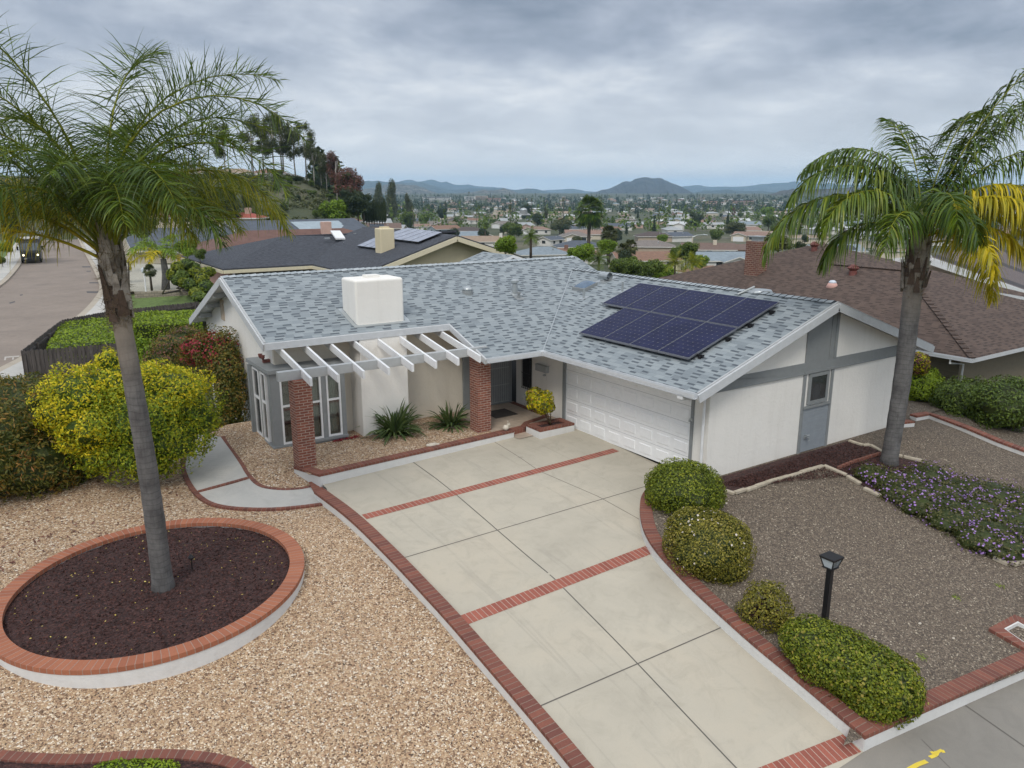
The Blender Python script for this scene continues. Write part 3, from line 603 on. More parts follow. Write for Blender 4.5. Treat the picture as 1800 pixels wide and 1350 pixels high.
for a, b in zip(jp[:-1], jp[1:]): strip_on('concrete_joint', a, b, .024, zd, MT['joint'], .0026, n=8)
jq = [atg(*q, zd) for q in ((868, 776), (948, 828), (1052, 873), (1124, 913))]
for a, b in zip(jq[:-1], jq[1:]): strip_on('concrete_joint', a, b, .016, zd, MT['joint'], .0022, n=8)
zpv = lambda x, y: zd(tip[0] + 0 * x, y) - .006
strip_on('concrete_joint', atg(1697, 1240, zpv), atg(1800, 1312, zpv) + (atg(1800, 1312, zpv) - atg(1697, 1240, zpv)) * .6, .03, zpv, MT['joint'], .003)
strip_on('concrete_joint', atg(1620, 1300, zpv), atg(1700, 1380, zpv), .01, zpv, MT['joint'], .003)
# yellow utility paint on the pavement
m = MB()
def stroke(pts, w_):
    q = [atg(x, y, zpv, .004) for x, y in pts]
    for a, b in zip(q[:-1], q[1:]):
        d = unit((b - a) * np.array([1, 1, 0])); n_ = np.array([-d[1], d[0], 0]) * w_ / 2; v = [a + n_, b + n_, b - n_, a - n_]
        if np.cross(v[1] - v[0], v[2] - v[0])[2] < 0: v = v[::-1]
        m.poly(v)
stroke([(1596, 1352), (1612, 1343), (1628, 1337)], .09); stroke([(1634, 1331), (1644, 1327), (1647, 1322)], .07); stroke([(1636, 1323), (1648, 1322), (1656, 1318), (1659, 1323)], .05)
m.build('painted_marking', MT['yel'], kind='structure')
# ---- left gravel yard
lefty = grid_surface('gravel_yard', np.arange(-34, -7.3, .25), np.arange(-22, 5.0, .25), zl, MT['gravel'],
    mask=lambda x, y: (x < xl_(y) - .05) | ((y > .0) & (x < -1.0)))
grid_surface('gravel_yard', np.arange(-7.8, -1.6, .2), np.arange(-.05, 2.9, .2), lambda x, y: .10 + 0 * x, MT['gravel'])
# ---- right gravel garden
ry = np.linspace(-5.15, -14.5, 46); rA = []; rB = []
for y in ry:
    ye_ = tip[1] + .0; 
    x0 = xr_(y) + .12 if y > tip[1] + .15 else tip[0] + (y - tip[1]) * sdir[0] / sdir[1] + .25
    rA.append([x0, y]); rB.append([max(15., x0 + .1), y])
loft_surface('gravel_garden', rA, rB, zr, MT['gravel2'], ns=40)
grid_surface('gravel_garden', np.arange(8.0, 15.4, .4), np.arange(-5.4, 8, .4), lambda x, y: .04 + 0 * x, MT['gravel2'])
# ================================================================ KERB WALLS (white render, brick cap)
def kerb_wall(label, inner, width, side, cap_t, wall_h, capmat=None, closed=False, group='brick capped garden walls', name='garden_wall'):
    """inner: path of the cap's edge at its top; side +1/-1 gives the direction of the width"""
    inner = np.array(inner); nn = path_normals(inner, closed); n3 = np.column_stack([nn * side * width, np.zeros(len(nn))]); outer = inner + n3
    c = inner.mean(0); t = thing(name, label, 'garden wall', (c[0], c[1], inner[:, 2].min() - wall_h), group)
    m = MB(); ribbon_block(m, inner, outer, cap_t); m.build('brick_cap', capmat or MT['cap'], t)
    ins = n3 / width * .012; m = MB(); ribbon_block(m, inner + ins - np.array([0, 0, cap_t]), outer - ins - np.array([0, 0, cap_t]), wall_h); m.build('wall', MT['kerbwhite'], t); return t
sl = 1 if (path_normals(kl)[5][0] < 0) else -1
kerb_wall('long straight brick capped wall between tan gravel and driveway', kl + np.array([0, 0, .02]), .26, sl, .065, .55)
sr = 1 if (path_normals(kr)[20][0] > 0) else -1
krx = kr.copy()
kerb_wall('curved white wall with brick cap between driveway and round shrubs', krx, .27, sr, .065, .6)
pr = P_([(1521, 1294), (1625, 1248), (1713, 1209), (1800, 1171)], zd, .27); pr[:, 2] = np.interp(pr[:, 0], [pr[0, 0], pr[-1, 0]], [kr[-1, 2], pr[-1, 2]])
pr = resample(np.vstack([pr, pr[-1] + (pr[-1] - pr[0]) * .9]), .3); s2 = 1 if path_normals(pr)[3][1] > 0 else -1
kerb_wall('straight white wall with brick cap beside the pavement', pr + np.array([0, 0, .003]), .29, s2, .065, .6)
# upper planter wall in front of the house
pw = np.array([[-7.60, -.28, .13], [-1.85, -.06, .17]]); pw = resample(pw, .3); s3 = 1 if path_normals(pw)[3][1] > 0 else -1
kerb_wall('low white wall with brick cap under the pergola', pw, .24, s3, .06, .5)
pw2 = np.array([[-7.60, -.28, .133], [-7.93, .62, .133]]); pw2 = resample(pw2, .3); s4 = 1 if path_normals(pw2)[1][0] > 0 else -1
kerb_wall('short brick capped return wall at foot of left brick pillar', np.array(pw2) - np.array([.02, .02, 0]), .26, s4, .06, .5)
# ---- oval planter
pts_o = [(0, 1043), (56, 998), (130, 957), (185, 939), (252, 926), (322, 913), (407, 911), (481, 926), (519, 946), (537, 980), (533, 1006), (493, 1050), (426, 1102), (333, 1146), (230, 1172), (130, 1180), (56, 1169), (0, 1150)]
ZO = -.20; po = np.array([at(x, y, z=ZO)[:2] for x, y in pts_o]); mu = po.mean(0); q = po - mu
Dm = np.column_stack([q[:, 0] ** 2, q[:, 0] * q[:, 1], q[:, 1] ** 2, q[:, 0], q[:, 1]]); co = np.linalg.lstsq(Dm, np.ones(len(q)), rcond=None)[0]
Am = np.array([[co[0], co[1] / 2], [co[1] / 2, co[2]]]); ctr = -np.linalg.solve(2 * Am, co[3:]); k0 = 1 + ctr @ Am @ ctr; ev, evec = np.linalg.eigh(Am / k0); rad_ = 1 / np.sqrt(ev)
th = np.linspace(0, 2 * math.pi, 121); OV = lambda s, z: np.array([np.append(mu + ctr + evec @ (rad_ * s_ * np.array([math.cos(a), math.sin(a)])), z) for a in th for s_ in [s]])
def oval(d, z):
    return np.array([np.append(mu + ctr + evec @ ((rad_ - d) * np.array([math.cos(a), math.sin(a)])), z) for a in th])
print('oval', mu + ctr, rad_)
t = thing('oval_planter', 'oval raised planter with brick rim round the left palm', 'planter', (*(mu + ctr), -.8))
m = MB(); ribbon_block(m, oval(.0, ZO), oval(.27, ZO), .08, closed=True); m.build('brick_rim', MT['capbright'], t)
m = MB(); ribbon_block(m, oval(.012, ZO - .08), oval(.25, ZO - .08), .75, closed=True); m.build('wall', MT['kerbwhite'], t)
rg = rng_(3); V = []; F = []; nr = 22
for i in range(nr + 1):
    o = oval(.0, 0)[:-1]; c = np.append(mu + ctr, 0); ring = c + (oval(.24, 0)[:-1] - c) * i / nr; ring[:, 2] = ZO - .10 + .10 * (1 - (i / nr) ** 2) + rg.normal(0, .006, len(ring)); V.append(ring)
nV = len(V[0]); V = np.vstack(V); F = [[i * nV + j, i * nV + (j + 1) % nV, (i + 1) * nV + (j + 1) % nV, (i + 1) * nV + j] for i in range(nr) for j in range(nV)]
mm = npmesh('mulch_bed', V, np.array(F)[:, ::-1], MT['mulch'], t, smooth=True)
OC = np.append(mu + ctr, ZO)
def inov(x, y, d=.35):
    v = (np.stack([x, y], -1) - (mu + ctr)) @ evec; return ((v / (rad_ - d)) ** 2).sum(-1) < 1
# fallen seeds on the mulch and litter on the gravel
n_ = 420; P = np.column_stack([rg.uniform(OC[0] - 3.5, OC[0] + 3.5, n_), rg.uniform(OC[1] - 3.5, OC[1] + 3.5, n_)]); P = P[inov(P[:, 0], P[:, 1])]; P = np.column_stack([P, np.full(len(P), ZO - .01)]); 
P[:, 2] += .03
V, F, r = leafquads(P, np.tile([0, 0, 1.], (len(P), 1)), .035, .024, rg, .5); npmesh('fallen_seed_litter', V, F, G['litter'], rnd=r, kind='stuff')
def mulchbits(name, P, size, mat, seed):
    rg = rng_(seed); V, F, r = leafquads(P, np.tile([0, 0, 1.], (len(P), 1)), size, size * .55, rg, 1.0); return npmesh(name, V, F, mat, rnd=r, kind='stuff')
G['bark_chip'] = leafmat('bark_chip', [(0, (.018, .008, .007)), (.5, (.060, .025, .021)), (1, (.125, .055, .045))], trans=0, rough=.9)
P = np.column_stack([rg.uniform(OC[0] - 3.5, OC[0] + 3.5, 14000), rg.uniform(OC[1] - 3.5, OC[1] + 3.5, 14000)]); P = P[inov(P[:, 0], P[:, 1], .27)]
rr_ = np.linalg.norm(((P - (mu + ctr)) @ evec) / rad_, axis=1); P = np.column_stack([P, ZO - .10 + .10 * (1 - np.clip(rr_ / .92, 0, 1) ** 2) + .012])
mulchbits('bark_mulch', P, .055, G['bark_chip'], 5)
# real stones scattered over the near gravel
def stones(name, P, size, mat, seed):
    rg = rng_(seed); n = len(P); o = np.array([[1, 0, 0], [0, 1, 0], [-1, 0, 0], [0, -1, 0], [0, 0, 1.]]); a = rg.uniform(0, 6.28, n); s = size * rg.uniform(.5, 1.25, (n, 1)) / 2
    ca, sa = np.cos(a)[:, None], np.sin(a)[:, None]; st = rg.uniform(.6, 1.1, (n, 3)); q = o[None] * st[:, None] * s[:, None]; q[..., 2] *= .8
    x = q[..., 0] * ca - q[..., 1] * sa; y = q[..., 0] * sa + q[..., 1] * ca; V = np.stack([x, y, q[..., 2]], -1) + P[:, None]
    # four sloping quads as a closed cap: split apex into kite faces
    mid = [(V[:, i] + V[:, (i + 1) % 4]) / 2 * np.array([1, 1, 1]) for i in range(4)]
    F = []; VV = np.concatenate([V, np.stack(mid, 1)], 1); b = np.arange(n)[:, None] * 9
    for i in range(4): F.append(b + np.array([i, 5 + i, 4, 5 + (i - 1) % 4]))
    VV[:, 5:] += 0; VV[:, 4, 2] *= 1
    return npmesh(name, VV.reshape(-1, 3), np.vstack(F), mat, rnd=np.repeat(rg.uniform(0, 1, n), 9), kind='stuff')
def stonemat(name, stops):
    m, t, b = newmat(name); a = N(t, 'ShaderNodeAttribute', attribute_name='rnd'); c = ramp(t, a.outputs['Fac'], stops, 'CONSTANT'); t.links.new(c, b.inputs['Base Color']); setp(b, Roughness=.85); return m
SM1 = stonemat('tan_stone', [(0, (.42, .285, .17)), (.18, (.51, .37, .235)), (.34, (.30, .19, .11)), (.49, (.64, .51, .36)), (.60, (.14, .085, .052)), (.72, (.49, .335, .205)), (.84, (.80, .71, .57)), (.91, (.055, .035, .028))])
SM2 = stonemat('grey_stone', [(0, (.18, .142, .105)), (.3, (.12, .093, .07)), (.55, (.25, .20, .15)), (.75, (.07, .054, .042)), (.92, (.46, .40, .31))])
n_ = 190000; x = rg.uniform(-16.5, -7.4, n_); y = rg.uniform(-13.5, -1.0, n_); dd_ = np.hypot(x - CAM[0], y - CAM[1]); kp = (rg.uniform(0, 1, n_) < np.clip(1.35 - dd_ / 24, .15, 1)) & (x < xl_(y) - .30) & ~inov(x, y, -.02)
x, y = x[kp], y[kp]; stones('loose_gravel', np.column_stack([x, y, zl(x, y) - .002]), .035, SM1, 11)
n_ = 45000; x = rg.uniform(-4, 8, n_); y = rg.uniform(-13, -6.3, n_); kp = (x > xr_(np.clip(y, tip[1], 0)) + .35) & (y > tip[1] + .35 + (x - tip[0]) * sdir[1] / sdir[0]); x, y = x[kp], y[kp]
stones('loose_gravel', np.column_stack([x, y, zr(x, y) - .002]), .036, SM2, 12)
# leaf litter near the shrubs
n_ = 900; x = rg.normal(-13.5, 2.4, n_); y = rg.normal(-.5, 1.6, n_); k = (x < -9.6) & ~inov(x, y, -.05); x, y = x[k], y[k]
V, F, r = leafquads(np.column_stack([x, y, zl(x, y) + .025]), np.tile([0, 0, 1.], (len(x), 1)), .09, .035, rg, .8); npmesh('leaf_litter', V, F, G['rust'], rnd=r, kind='stuff')
# ---- brick edged bed at the lower left corner
be = P_([(-60, 1310), (0, 1318), (74, 1324), (148, 1326), (237, 1318), (315, 1316), (389, 1324), (437, 1340), (470, 1365), (490, 1400)], zl, .05); be = resample(smoothpath(be, 2), .15)
nb = path_normals(be); sb = 1 if nb[8][1] < 0 else -1; bi = be + np.column_stack([nb * sb * .17, np.zeros(len(nb))])
t = thing('garden_bed', 'brick edged mulch bed in the bottom left corner', 'garden bed', tuple(be.mean(0) - np.array([0, 0, .1])))
m = MB(); ribbon_block(m, be, bi, .12); m.build('brick_edging', MT['cap'], t)
c_ = be.mean(0) + FH * -2.0 * -1 * -1; c_[2] = be[:, 2].min() - .02; m = MB(); m.poly([*(bi - np.array([0, 0, .025])), np.append((be[-1] - FH * 3)[:2], be[-1, 2] - .03), np.append((be[0] - FH * 3)[:2], be[0, 2] - .03)]); mo = m.build('mulch', MT['mulch'], t)
lob = [(*(atg(200 + i * 28, 1352, zl) + np.array([0, 0, .05]) - FH * .15), .28, .22, .12) for i in range(4)]
foliage('ground_cover', lob, 2600, .05, .025, [G['hedge'], G['dark']], None, 31, label='low green ground cover plant at bottom edge of brick edged bed', cat='plant')
# ---- walkway
wk_c = lambda pts: P_(pts, zl, .035)
wo = wk_c([(345, 760), (322, 812), (335, 850), (362, 880), (400, 891), (470, 894), (530, 889), (571, 883)]); wi = wk_c([(388, 768), (420, 812), (433, 836), (452, 856), (480, 861), (505, 862), (530, 860), (549, 856)])
wo = resample(smoothpath(wo, 2), .2); wi = resample(smoothpath(wi, 2), .2); tt = np.linspace(0, 1, 60); rs = lambda p: np.column_stack([np.interp(tt, np.linspace(0, 1, len(p)), p[:, i]) for i in range(3)])
wo, wi = rs(wo), rs(wi); m = MB()
for i in range(59):
    q = [wo[i], wo[i + 1], wi[i + 1], wi[i]]; m.poly(q if np.cross(q[1] - q[0], q[2] - q[0])[2] > 0 else q[::-1])
m.build('walkway', MT['walk'], kind='structure')
for p, lb in ((wo, 1), (wi, -1)):
    nn = path_normals(p); 
    if (nn[20] @ (wo[20] - wi[20])[:2]) * lb < 0: nn = -nn
    m = MB(); ribbon_block(m, p + [0, 0, .012], p + np.column_stack([nn * .11, np.zeros(60)]) + [0, 0, .012], .08); m.build('walkway_edging', MT['cap'], kind='structure')
_a = wo[np.argmin(np.linalg.norm(wo[:, :2] - atg(352, 866, zl, .035)[:2], axis=1))]; _b = wi[np.argmin(np.linalg.norm(wi[:, :2] - atg(436, 842, zl, .035)[:2], axis=1))]
_t = np.linspace(0, 1, 9)[:, None]; _c = _a + (_b - _a) * _t + [0, 0, .016]; _n = np.column_stack([path_normals(_c) * .055, np.zeros(9)])
m = MB(); ribbon_block(m, _c - _n, _c + _n, .03); m.build('walkway_band', MT['cap'], kind='structure')
strip_on('brick_step', atg(552, 850, zl) , atg(572, 884, zl), .26, zl, MT['cap'], .06, n=6)
# ---- porch slab, step, doormat, low planter
m = MB(); m.box(-2.35, .35, -.3, -.02, 2.7, .12); m.build('porch_floor', MT['tile'], kind='structure')
m = MB(); ribbon_block(m, resample(np.array([[-1.85, .10, .125], [-1.36, .12, .125], [-1.0, .40, .125], [-.1, .62, .125]]), .2), resample(np.array([[-1.85, .30, .125], [-1.36, .34, .125], [-1.05, .60, .125], [-.1, .84, .125]]), .2), .2); m.build('porch_edging', MT['cap'], kind='structure')
m = MB(); ribbon_block(m, np.array([[-.22, .8, .128], [-.22, 2.62, .128]]), np.array([[-.03, .8, .128], [-.03, 2.62, .128]]), .05); m.build('porch_edging', MT['cap'], kind='structure')
strip_on('entry_slab', (-1.6, -.3), (-1.6, .15), .5, zd, MT['tile'], .02, n=3)
m = MB(); m.box(-1.55, 1.35, .121, -.75, 2.1, .137); tag(m.build('doormat', MT['mat'], bevel=.005), 'dark rectangular doormat on the porch by front door', 'doormat')
t = thing('entry_planter', 'small white planter box with brick top beside garage door', 'planter', (-.75, -.3, -.1))
m = MB(); q = [(-1.36, -.62), (-.14, -.62), (-.14, .06), (-1.36, .06)]; m.prism(q, -.15, .17); m.build('wall', MT['kerbwhite'], t)
m = MB(); A = np.array([[x, y, .235] for x, y in q + q[:1]]); c = np.array([-.75, -.28, .235]); B = c + (A - c) * np.array([.68, .45, 1]); ribbon_block(m, A, B, .062, closed=True); m.build('brick_cap', MT['cap'], t)
m = MB(); m.box(-1.2, -.45, .1, -.3, -.1, .2); m.build('soil', MT['mulch'], t)
# ================================================================ THE HOUSE
HE, KK = 2.327, .3377; XO = -.812; YO = .021; XR = 4.092; HR = 3.983; XL = -8.028; YM = 5.825; HM = 4.317; YE1 = 1.999; XS = -2.702; XRR = 4.957
def groof(x): return HE + KK * (x - XO) if x < XR else HR - KK * (x - XR)
def mroof(y): return HE + KK * (y - YO)
house = thing('house', 'white single storey house with blue grey shingle roof and attached garage', 'house', (0, 0, 0))
m = MB(); ZU = lambda p: p
YG = -5.81; YBK = 10.49; ZBK = 2.496
A0 = (XL, YE1, mroof(YE1)); B0 = (XS, YE1, mroof(YE1)); C0 = (XS, YO, HE); V0 = (XO, YO, HE); VT = (XR, YO + XR - XO, HR); R1 = (XRR, VT[1] - (XRR - XR), groof(XRR)); RR_ = (XRR, YM, HM); RL = (XL, YM, HM)
m.slab([A0, B0, C0, V0, VT, R1, RR_, RL][::1], .14); m.slab([RL, RR_, (XRR, YBK, ZBK), (XL, YBK, ZBK)], .14)
m.slab([V0, (XO, YG, HE), (XR, YG, HR), VT], .14); m.slab([VT, (XR, YG, HR), (8.93, YG, groof(8.93)), (8.93, 5.0, groof(8.93)), (XRR, 5.0, groof(XRR)), R1], .14)
roof = m.build('roof', [MT['roof'], MT['trim']], house)
# small raised gable visible behind the ridge
m = MB(); zz = 4.46; yb_ = 8.2; xg = 2.3
m.slab([(xg - 1.6, YM + .3, zz - .5), (xg, YM + .3, zz), (xg, yb_, zz), (xg - 1.6, yb_, zz - .5)], .1); m.slab([(xg, YM + .3, zz), (xg + 1.6, YM + .3, zz - .5), (xg + 1.6, yb_, zz - .5), (xg, yb_, zz)], .1)
m.build('rear_gable_roof', [MT['roof'], MT['trim']], house)
def ridge_caps(m, a, b, na, nb_, step=.2, w_=.15, t=.018):
    a = np.array(a, float); b = np.array(b, float); L_ = np.linalg.norm(b - a); d = (b - a) / L_; n = int(L_ / step)
    for i in range(n):
        for s_ in (na, nb_):
            s_ = np.array(s_, float); s_ /= np.linalg.norm(s_); up = np.array([0, 0, 1.]); p = a + d * i * step; q = a + d * (i + 1.06) * step
            v = [p + up * t, q + up * t * 2.2, q + s_ * w_ + up * t * 2.2, p + s_ * w_ + up * t]
            if np.cross(v[1] - v[0], v[2] - v[0])[2] < 0: v = v[::-1]
            m.poly(v, [(i * .37 + .02, .01), (i * .37 + .2, .01), (i * .37 + .2, .06), (i * .37 + .02, .06)])
            e = [q + up * t * 2.2, q + up * -.01, q + s_ * w_ - up * .01, q + s_ * w_ + up * t * 2.2]; m.cm = 1; m.poly(e, [(0, 0)] * 4); m.cm = 0
capm, t_, b_ = newmat('ridge_cap'); uv_ = coords(t_, True); s_ = t_.nodes.new('ShaderNodeSeparateXYZ'); t_.links.new(uv_, s_.inputs[0]); wn_ = N(t_, 'ShaderNodeTexWhiteNoise', noise_dimensions='1D'); t_.links.new(M_(t_, 'FLOOR', M_(t_, 'DIVIDE', s_.outputs[0], .37)), wn_.inputs['W'])
cc_ = ramp(t_, wn_.outputs[0], [(0, (.40, .44, .465)), (1, (.26, .30, .325))]); cc_ = mix(t_, .2, cc_, ramp(t_, noise(t_, coords(t_), 150, 2), [(.35, (.1, .12, .14)), (.65, (.5, .53, .55))])); t_.links.new(cc_, b_.inputs['Base Color']); setp(b_, Roughness=.9)
MT['capdark'] = paint('cap_edge', (.06, .07, .085), .9)
m = MB(); ks = .947
ridge_caps(m, (XR, VT[1], HR), (XR, YG, HR), (-1, 0, -KK), (1, 0, -KK)); m.build('ridge_cap', [capm, MT['capdark']], house); m = MB(); ridge_caps(m, RL, RR_, (0, -1, -KK), (0, 1, -.389))
m.build('ridge_cap', [capm, MT['capdark']], house)
# valley flashing line
m = MB(); a = np.array(V0); b = np.array(VT); off = np.array([0, 0, .006]); n_ = np.array([.7, -.7, 0]) * .035; n2_ = np.array([-.7, .7, 0]) * .035
for p_, q_ in zip([a + (b - a) * i / 12 for i in range(12)], [a + (b - a) * (i + 1) / 12 for i in range(12)]):
    m.bar(p_ + [0, 0, .004], q_ + [0, 0, .004], .03, .014)
m.build('valley_flashing', MT['metal'], house)
# fascia and rake boards
m = MB()
def fb(a, b, h=.2, w_=.04, dz=-.12): m.bar(np.array(a) + [0, 0, dz], np.array(b) + [0, 0, dz], w_, h)
fb((XO, YG - .02, HE), (XR, YG - .02, HR)); fb((XR, YG - .02, HR), (8.93, YG - .02, groof(8.93)))
fb((XL - .02, YE1, mroof(YE1)), (XL - .02, YM, HM)); fb((XL - .02, YM, HM), (XL - .02, YBK, ZBK))
fb((XL, YE1 - .02, mroof(YE1)), (XS, YE1 - .02, mroof(YE1)), .17, .03, -.10); fb((XS - .02, YE1, mroof(YE1)), (XS - .02, YO, HE), .16, .03, -.10)
fb((XS, YO + .03, HE), (XO, YO + .03, HE), .15, .03, -.09); fb((XO + .03, YO, HE), (XO + .03, YG, HE), .15, .03, -.09); fb((8.95, YG, groof(8.93)), (8.95, 5, groof(8.93)), .17)
m.build('fascia', MT['gutter'], house)
# drip-edge metal along the rakes, dark line on top
m = MB(); m.bar((XL + .02, YE1, mroof(YE1) + .012), (XL + .02, YM, HM + .012), .05, .02); m.build('drip_edge', MT['lgrey'], house); m = MB(); m.bar((XO, YG + .02, HE + .012), (XR, YG + .02, HR + .012), .05, .02); m.bar((XR, YG + .02, HR + .012), (8.93, YG + .02, groof(8.93) + .012), .05, .02); m.build('drip_edge', MT['lgrey'], house)
# gutters: K-profile as a trough
gm = MB()
def gutter(a, b, out):
    a, b, o = map(lambda v: np.array(v, float), (a, b, out)); z = np.array([0, 0, 1.])
    for p, q, w_, h in ((a + o * .012 - z * .03, b + o * .012 - z * .03, .012, .11), (a + o * .11 - z * .02, b + o * .11 - z * .02, .014, .09), (a + o * .06 - z * .082, b + o * .06 - z * .082, .11, .012)): gm.bar(p, q, w_, h)
gutter((XS, YO - .01, HE - .03), (XO - .10, YO - .01, HE - .03), (0, -1, 0)); gutter((XO - .01, YO - .11, HE - .03), (XO - .01, YG, HE - .03), (-1, 0, 0)); gm.box(XO - .16, YO - .16, HE - .12, XO + .0, YO + .0, HE + .01)
g_ = gm.build('gutter', MT['gutter'], house)
m = MB(); xo = XO - .06
m.tube([(xo, -5.35, HE - .1), (xo, -5.35, HE - .22), (-.08, -5.35, HE - .30), (-.08, -5.35, .25), (-.18, -5.35, .05)], .035, 8); m.box(xo - .05, -5.45, HE - .2, xo + .05, -5.28, HE - .09); m.build('downspout', MT['trim'], house)
# ---- walls
wm = MB(); T = .14; yw = -5.45
def wallpoly(mb, pts, nrm, t=T):                          # polygon wall with thickness going inwards
    pts = [np.array(p, float) for p in pts]; n = np.array(nrm, float); back = [p - n * t for p in pts]; k = len(pts)
    q = pts if np.dot(np.cross(pts[1] - pts[0], pts[2] - pts[0]), n) > 0 else pts[::-1]; mb.poly(q); bq = [p - n * t for p in q]; mb.poly(bq[::-1])
    for i in range(k): mb.poly([q[i], bq[i], bq[(i + 1) % k], q[(i + 1) % k]])
U_ = -.15
zg_ = lambda x: groof(x) + U_
# gable side
wallpoly(wm, [(0, yw, -.4), (8.1, yw, -.4), (8.1, yw, zg_(8.1)), (XR, yw, zg_(XR)), (0, yw, zg_(0))], (0, -1, 0))
# garage face: strip, header, return
wallpoly(wm, [(0, yw + .14, -.4), (0, -4.97, -.4), (0, -4.97, zg_(0)), (0, yw + .14, zg_(0))], (-1, 0, 0)); wallpoly(wm, [(0, -4.97, 2.16), (0, .12, 2.16), (0, .12, zg_(0)), (0, -4.97, zg_(0))], (-1, 0, 0))
wallpoly(wm, [(0, .12, -.2), (0, 2.56, -.2), (0, 2.56, 2.75), (0, .12, zg_(0))], (-1, 0, 0)); wallpoly(wm, [(8.1, yw + .14, -.4), (8.1, 5, -.4), (8.1, 5, zg_(8.1)), (8.1, yw + .14, zg_(8.1))], (1, 0, 0))
wm.build('wall', MT['white'], house, label='white rendered garage wall')
wm = MB(); wm.box(-2.42, 2.71, -.2, -.14, 2.85, 3.0); 
wm.build('wall', MT['cream'], house, label='cream rendered wall round the front door')
wm = MB()
wallpoly(wm, [(-5.9, 2.7, -.3), (-2.42, 2.7, -.3), (-2.42, 2.7, 3.05), (-5.9, 2.7, 3.05)], (0, -1, 0)); wallpoly(wm, [(-7.6, 2.7, 2.2), (-5.9, 2.7, 2.2), (-5.9, 2.7, 3.05), (-7.6, 2.7, 3.05)], (0, -1, 0))
wm.build('wall', MT['cream'], house, label='cream rendered front wall')
wm = MB(); ks_ = .389
wallpoly(wm, [(-7.6, 2.84, -1.4), (-7.6, 10.1, -1.4), (-7.6, 10.1, ZBK + .0), (-7.6, YM, HM - .17), (-7.6, 2.84, mroof(2.84) - .16)], (-1, 0, 0)); wallpoly(wm, [(-7.46, 10.1, -1.4), (8.0, 10.1, -1.4), (8.0, 10.1, 2.4), (-7.46, 10.1, 2.4)], (0, 1, 0))
wallpoly(wm, [(4.6, 5.2, 2.0), (4.6, 10.0, 2.0), (4.6, 10.0, 2.5), (4.6, YM, HM - .2), (4.6, 5.2, mroof(5.2) - .2)], (1, 0, 0))
wm.build('wall', MT['white'], house, label='white rendered gable end wall')
# floor to stop light under the roof
m = MB(); m.box(-7.4, 2.9, -.25, 8.0, 10.0, -.2); m.box(.16, -5.3, -.25, 8.0, 2.9, -.2); m.build('floor', MT['dark'], house)
# gable timber trim on the garage side
m = MB(); g = .035
def band(x0, z0, x1, z1, z2, z3): wallpoly(m, [(x0, yw - g, z0), (x1, yw - g, z1), (x1, yw - g, z2), (x0, yw - g, z3)], (0, -1, 0), g)
zb0, zb1 = 2.14, 2.44; xc = (zb1 - U_ - HE) / KK + XO
wallpoly(m, [(.0, yw - g, zb0), (3.44, yw - g, zb0), (3.44, yw - g, zb1), (xc, yw - g, zb1), (.0, yw - g, zg_(0))], (0, -1, 0), g)
xe = 8.1; xc2 = XR + (HR + U_ - zb1) / KK
wallpoly(m, [(4.71, yw - g, zb0), (8.1, yw - g, zb0), (8.1, yw - g, min(zg_(8.1), zb1)), (min(xc2, 8.1), yw - g, zb1), (4.71, yw - g, zb1)], (0, -1, 0), g)
wallpoly(m, [(3.44, yw - g, zb0), (4.71, yw - g, zb0), (4.71, yw - g, zg_(4.71)), (XR, yw - g, zg_(XR)), (3.44, yw - g, zg_(3.44))], (0, -1, 0), g)
wallpoly(m, [(3.44, yw - g, -.02), (3.54, yw - g, -.02), (3.54, yw - g, zb0), (3.44, yw - g, zb0)], (0, -1, 0), g); wallpoly(m, [(4.61, yw - g, -.02), (4.71, yw - g, -.02), (4.71, yw - g, zb0), (4.61, yw - g, zb0)], (0, -1, 0), g)
m.box(3.43, yw - g - .018, zb0, 4.72, yw - g, zb0 + .07); m.box(.0, yw - g - .014, zb0, 3.43, yw - g, zb0 + .035); m.box(4.72, yw - g - .014, zb0, 8.1, yw - g, zb0 + .035); m.box(4.60, yw - g - .02, zb1, 4.70, yw - g, zg_(4.7) - .02); m.box(4.40, yw - g - .02, zb1, 4.44, yw - g, zg_(4.42) - .02)
m.build('timber_trim', MT['grey'], house)
m = MB(); sd0 = yw - .018
for i in range(13): m.box(3.54, sd0 - (.004 if i % 2 else .008), .02 + i * .095, 4.61, yw + .0, .02 + i * .095 + .092)
m.build('siding_panel', MT['siding'], house)
win = MB(); x0, x1, z0, z1 = 3.66, 4.50, 1.30, 2.12; wy = yw - .05
for a in ((x0, z0, x1, z0 + .09), (x0, z1 - .09, x1, z1), (x0, z0 + .09, x0 + .09, z1 - .09), (x1 - .09, z0 + .09, x1, z1 - .09)): win.box(a[0], wy, a[1], a[2], yw, a[3])
wf = win.build('window', MT['grey'], house); m = MB(); m.box(x0 + .09, yw - .03, z0 + .09, x1 - .09, yw - .005, z1 - .09); m.build('pane', MT['glass'], wf)
m = MB(); m.box(3.50, yw - .06, 1.20, 4.66, yw - .018, 1.27); m.build('sill', MT['grey'], wf)
m = MB(); m.tube([(3.72, yw - .02, .42), (3.72, yw - .14, .42), (3.72, yw - .15, .36)], .022, 8); m.tube([(3.66, yw - .10, .48), (3.78, yw - .10, .48)], .018, 6); m.box(3.66, yw - .04, .36, 3.78, yw - .02, .48); m.build('garden_tap', MT['metal'], house)
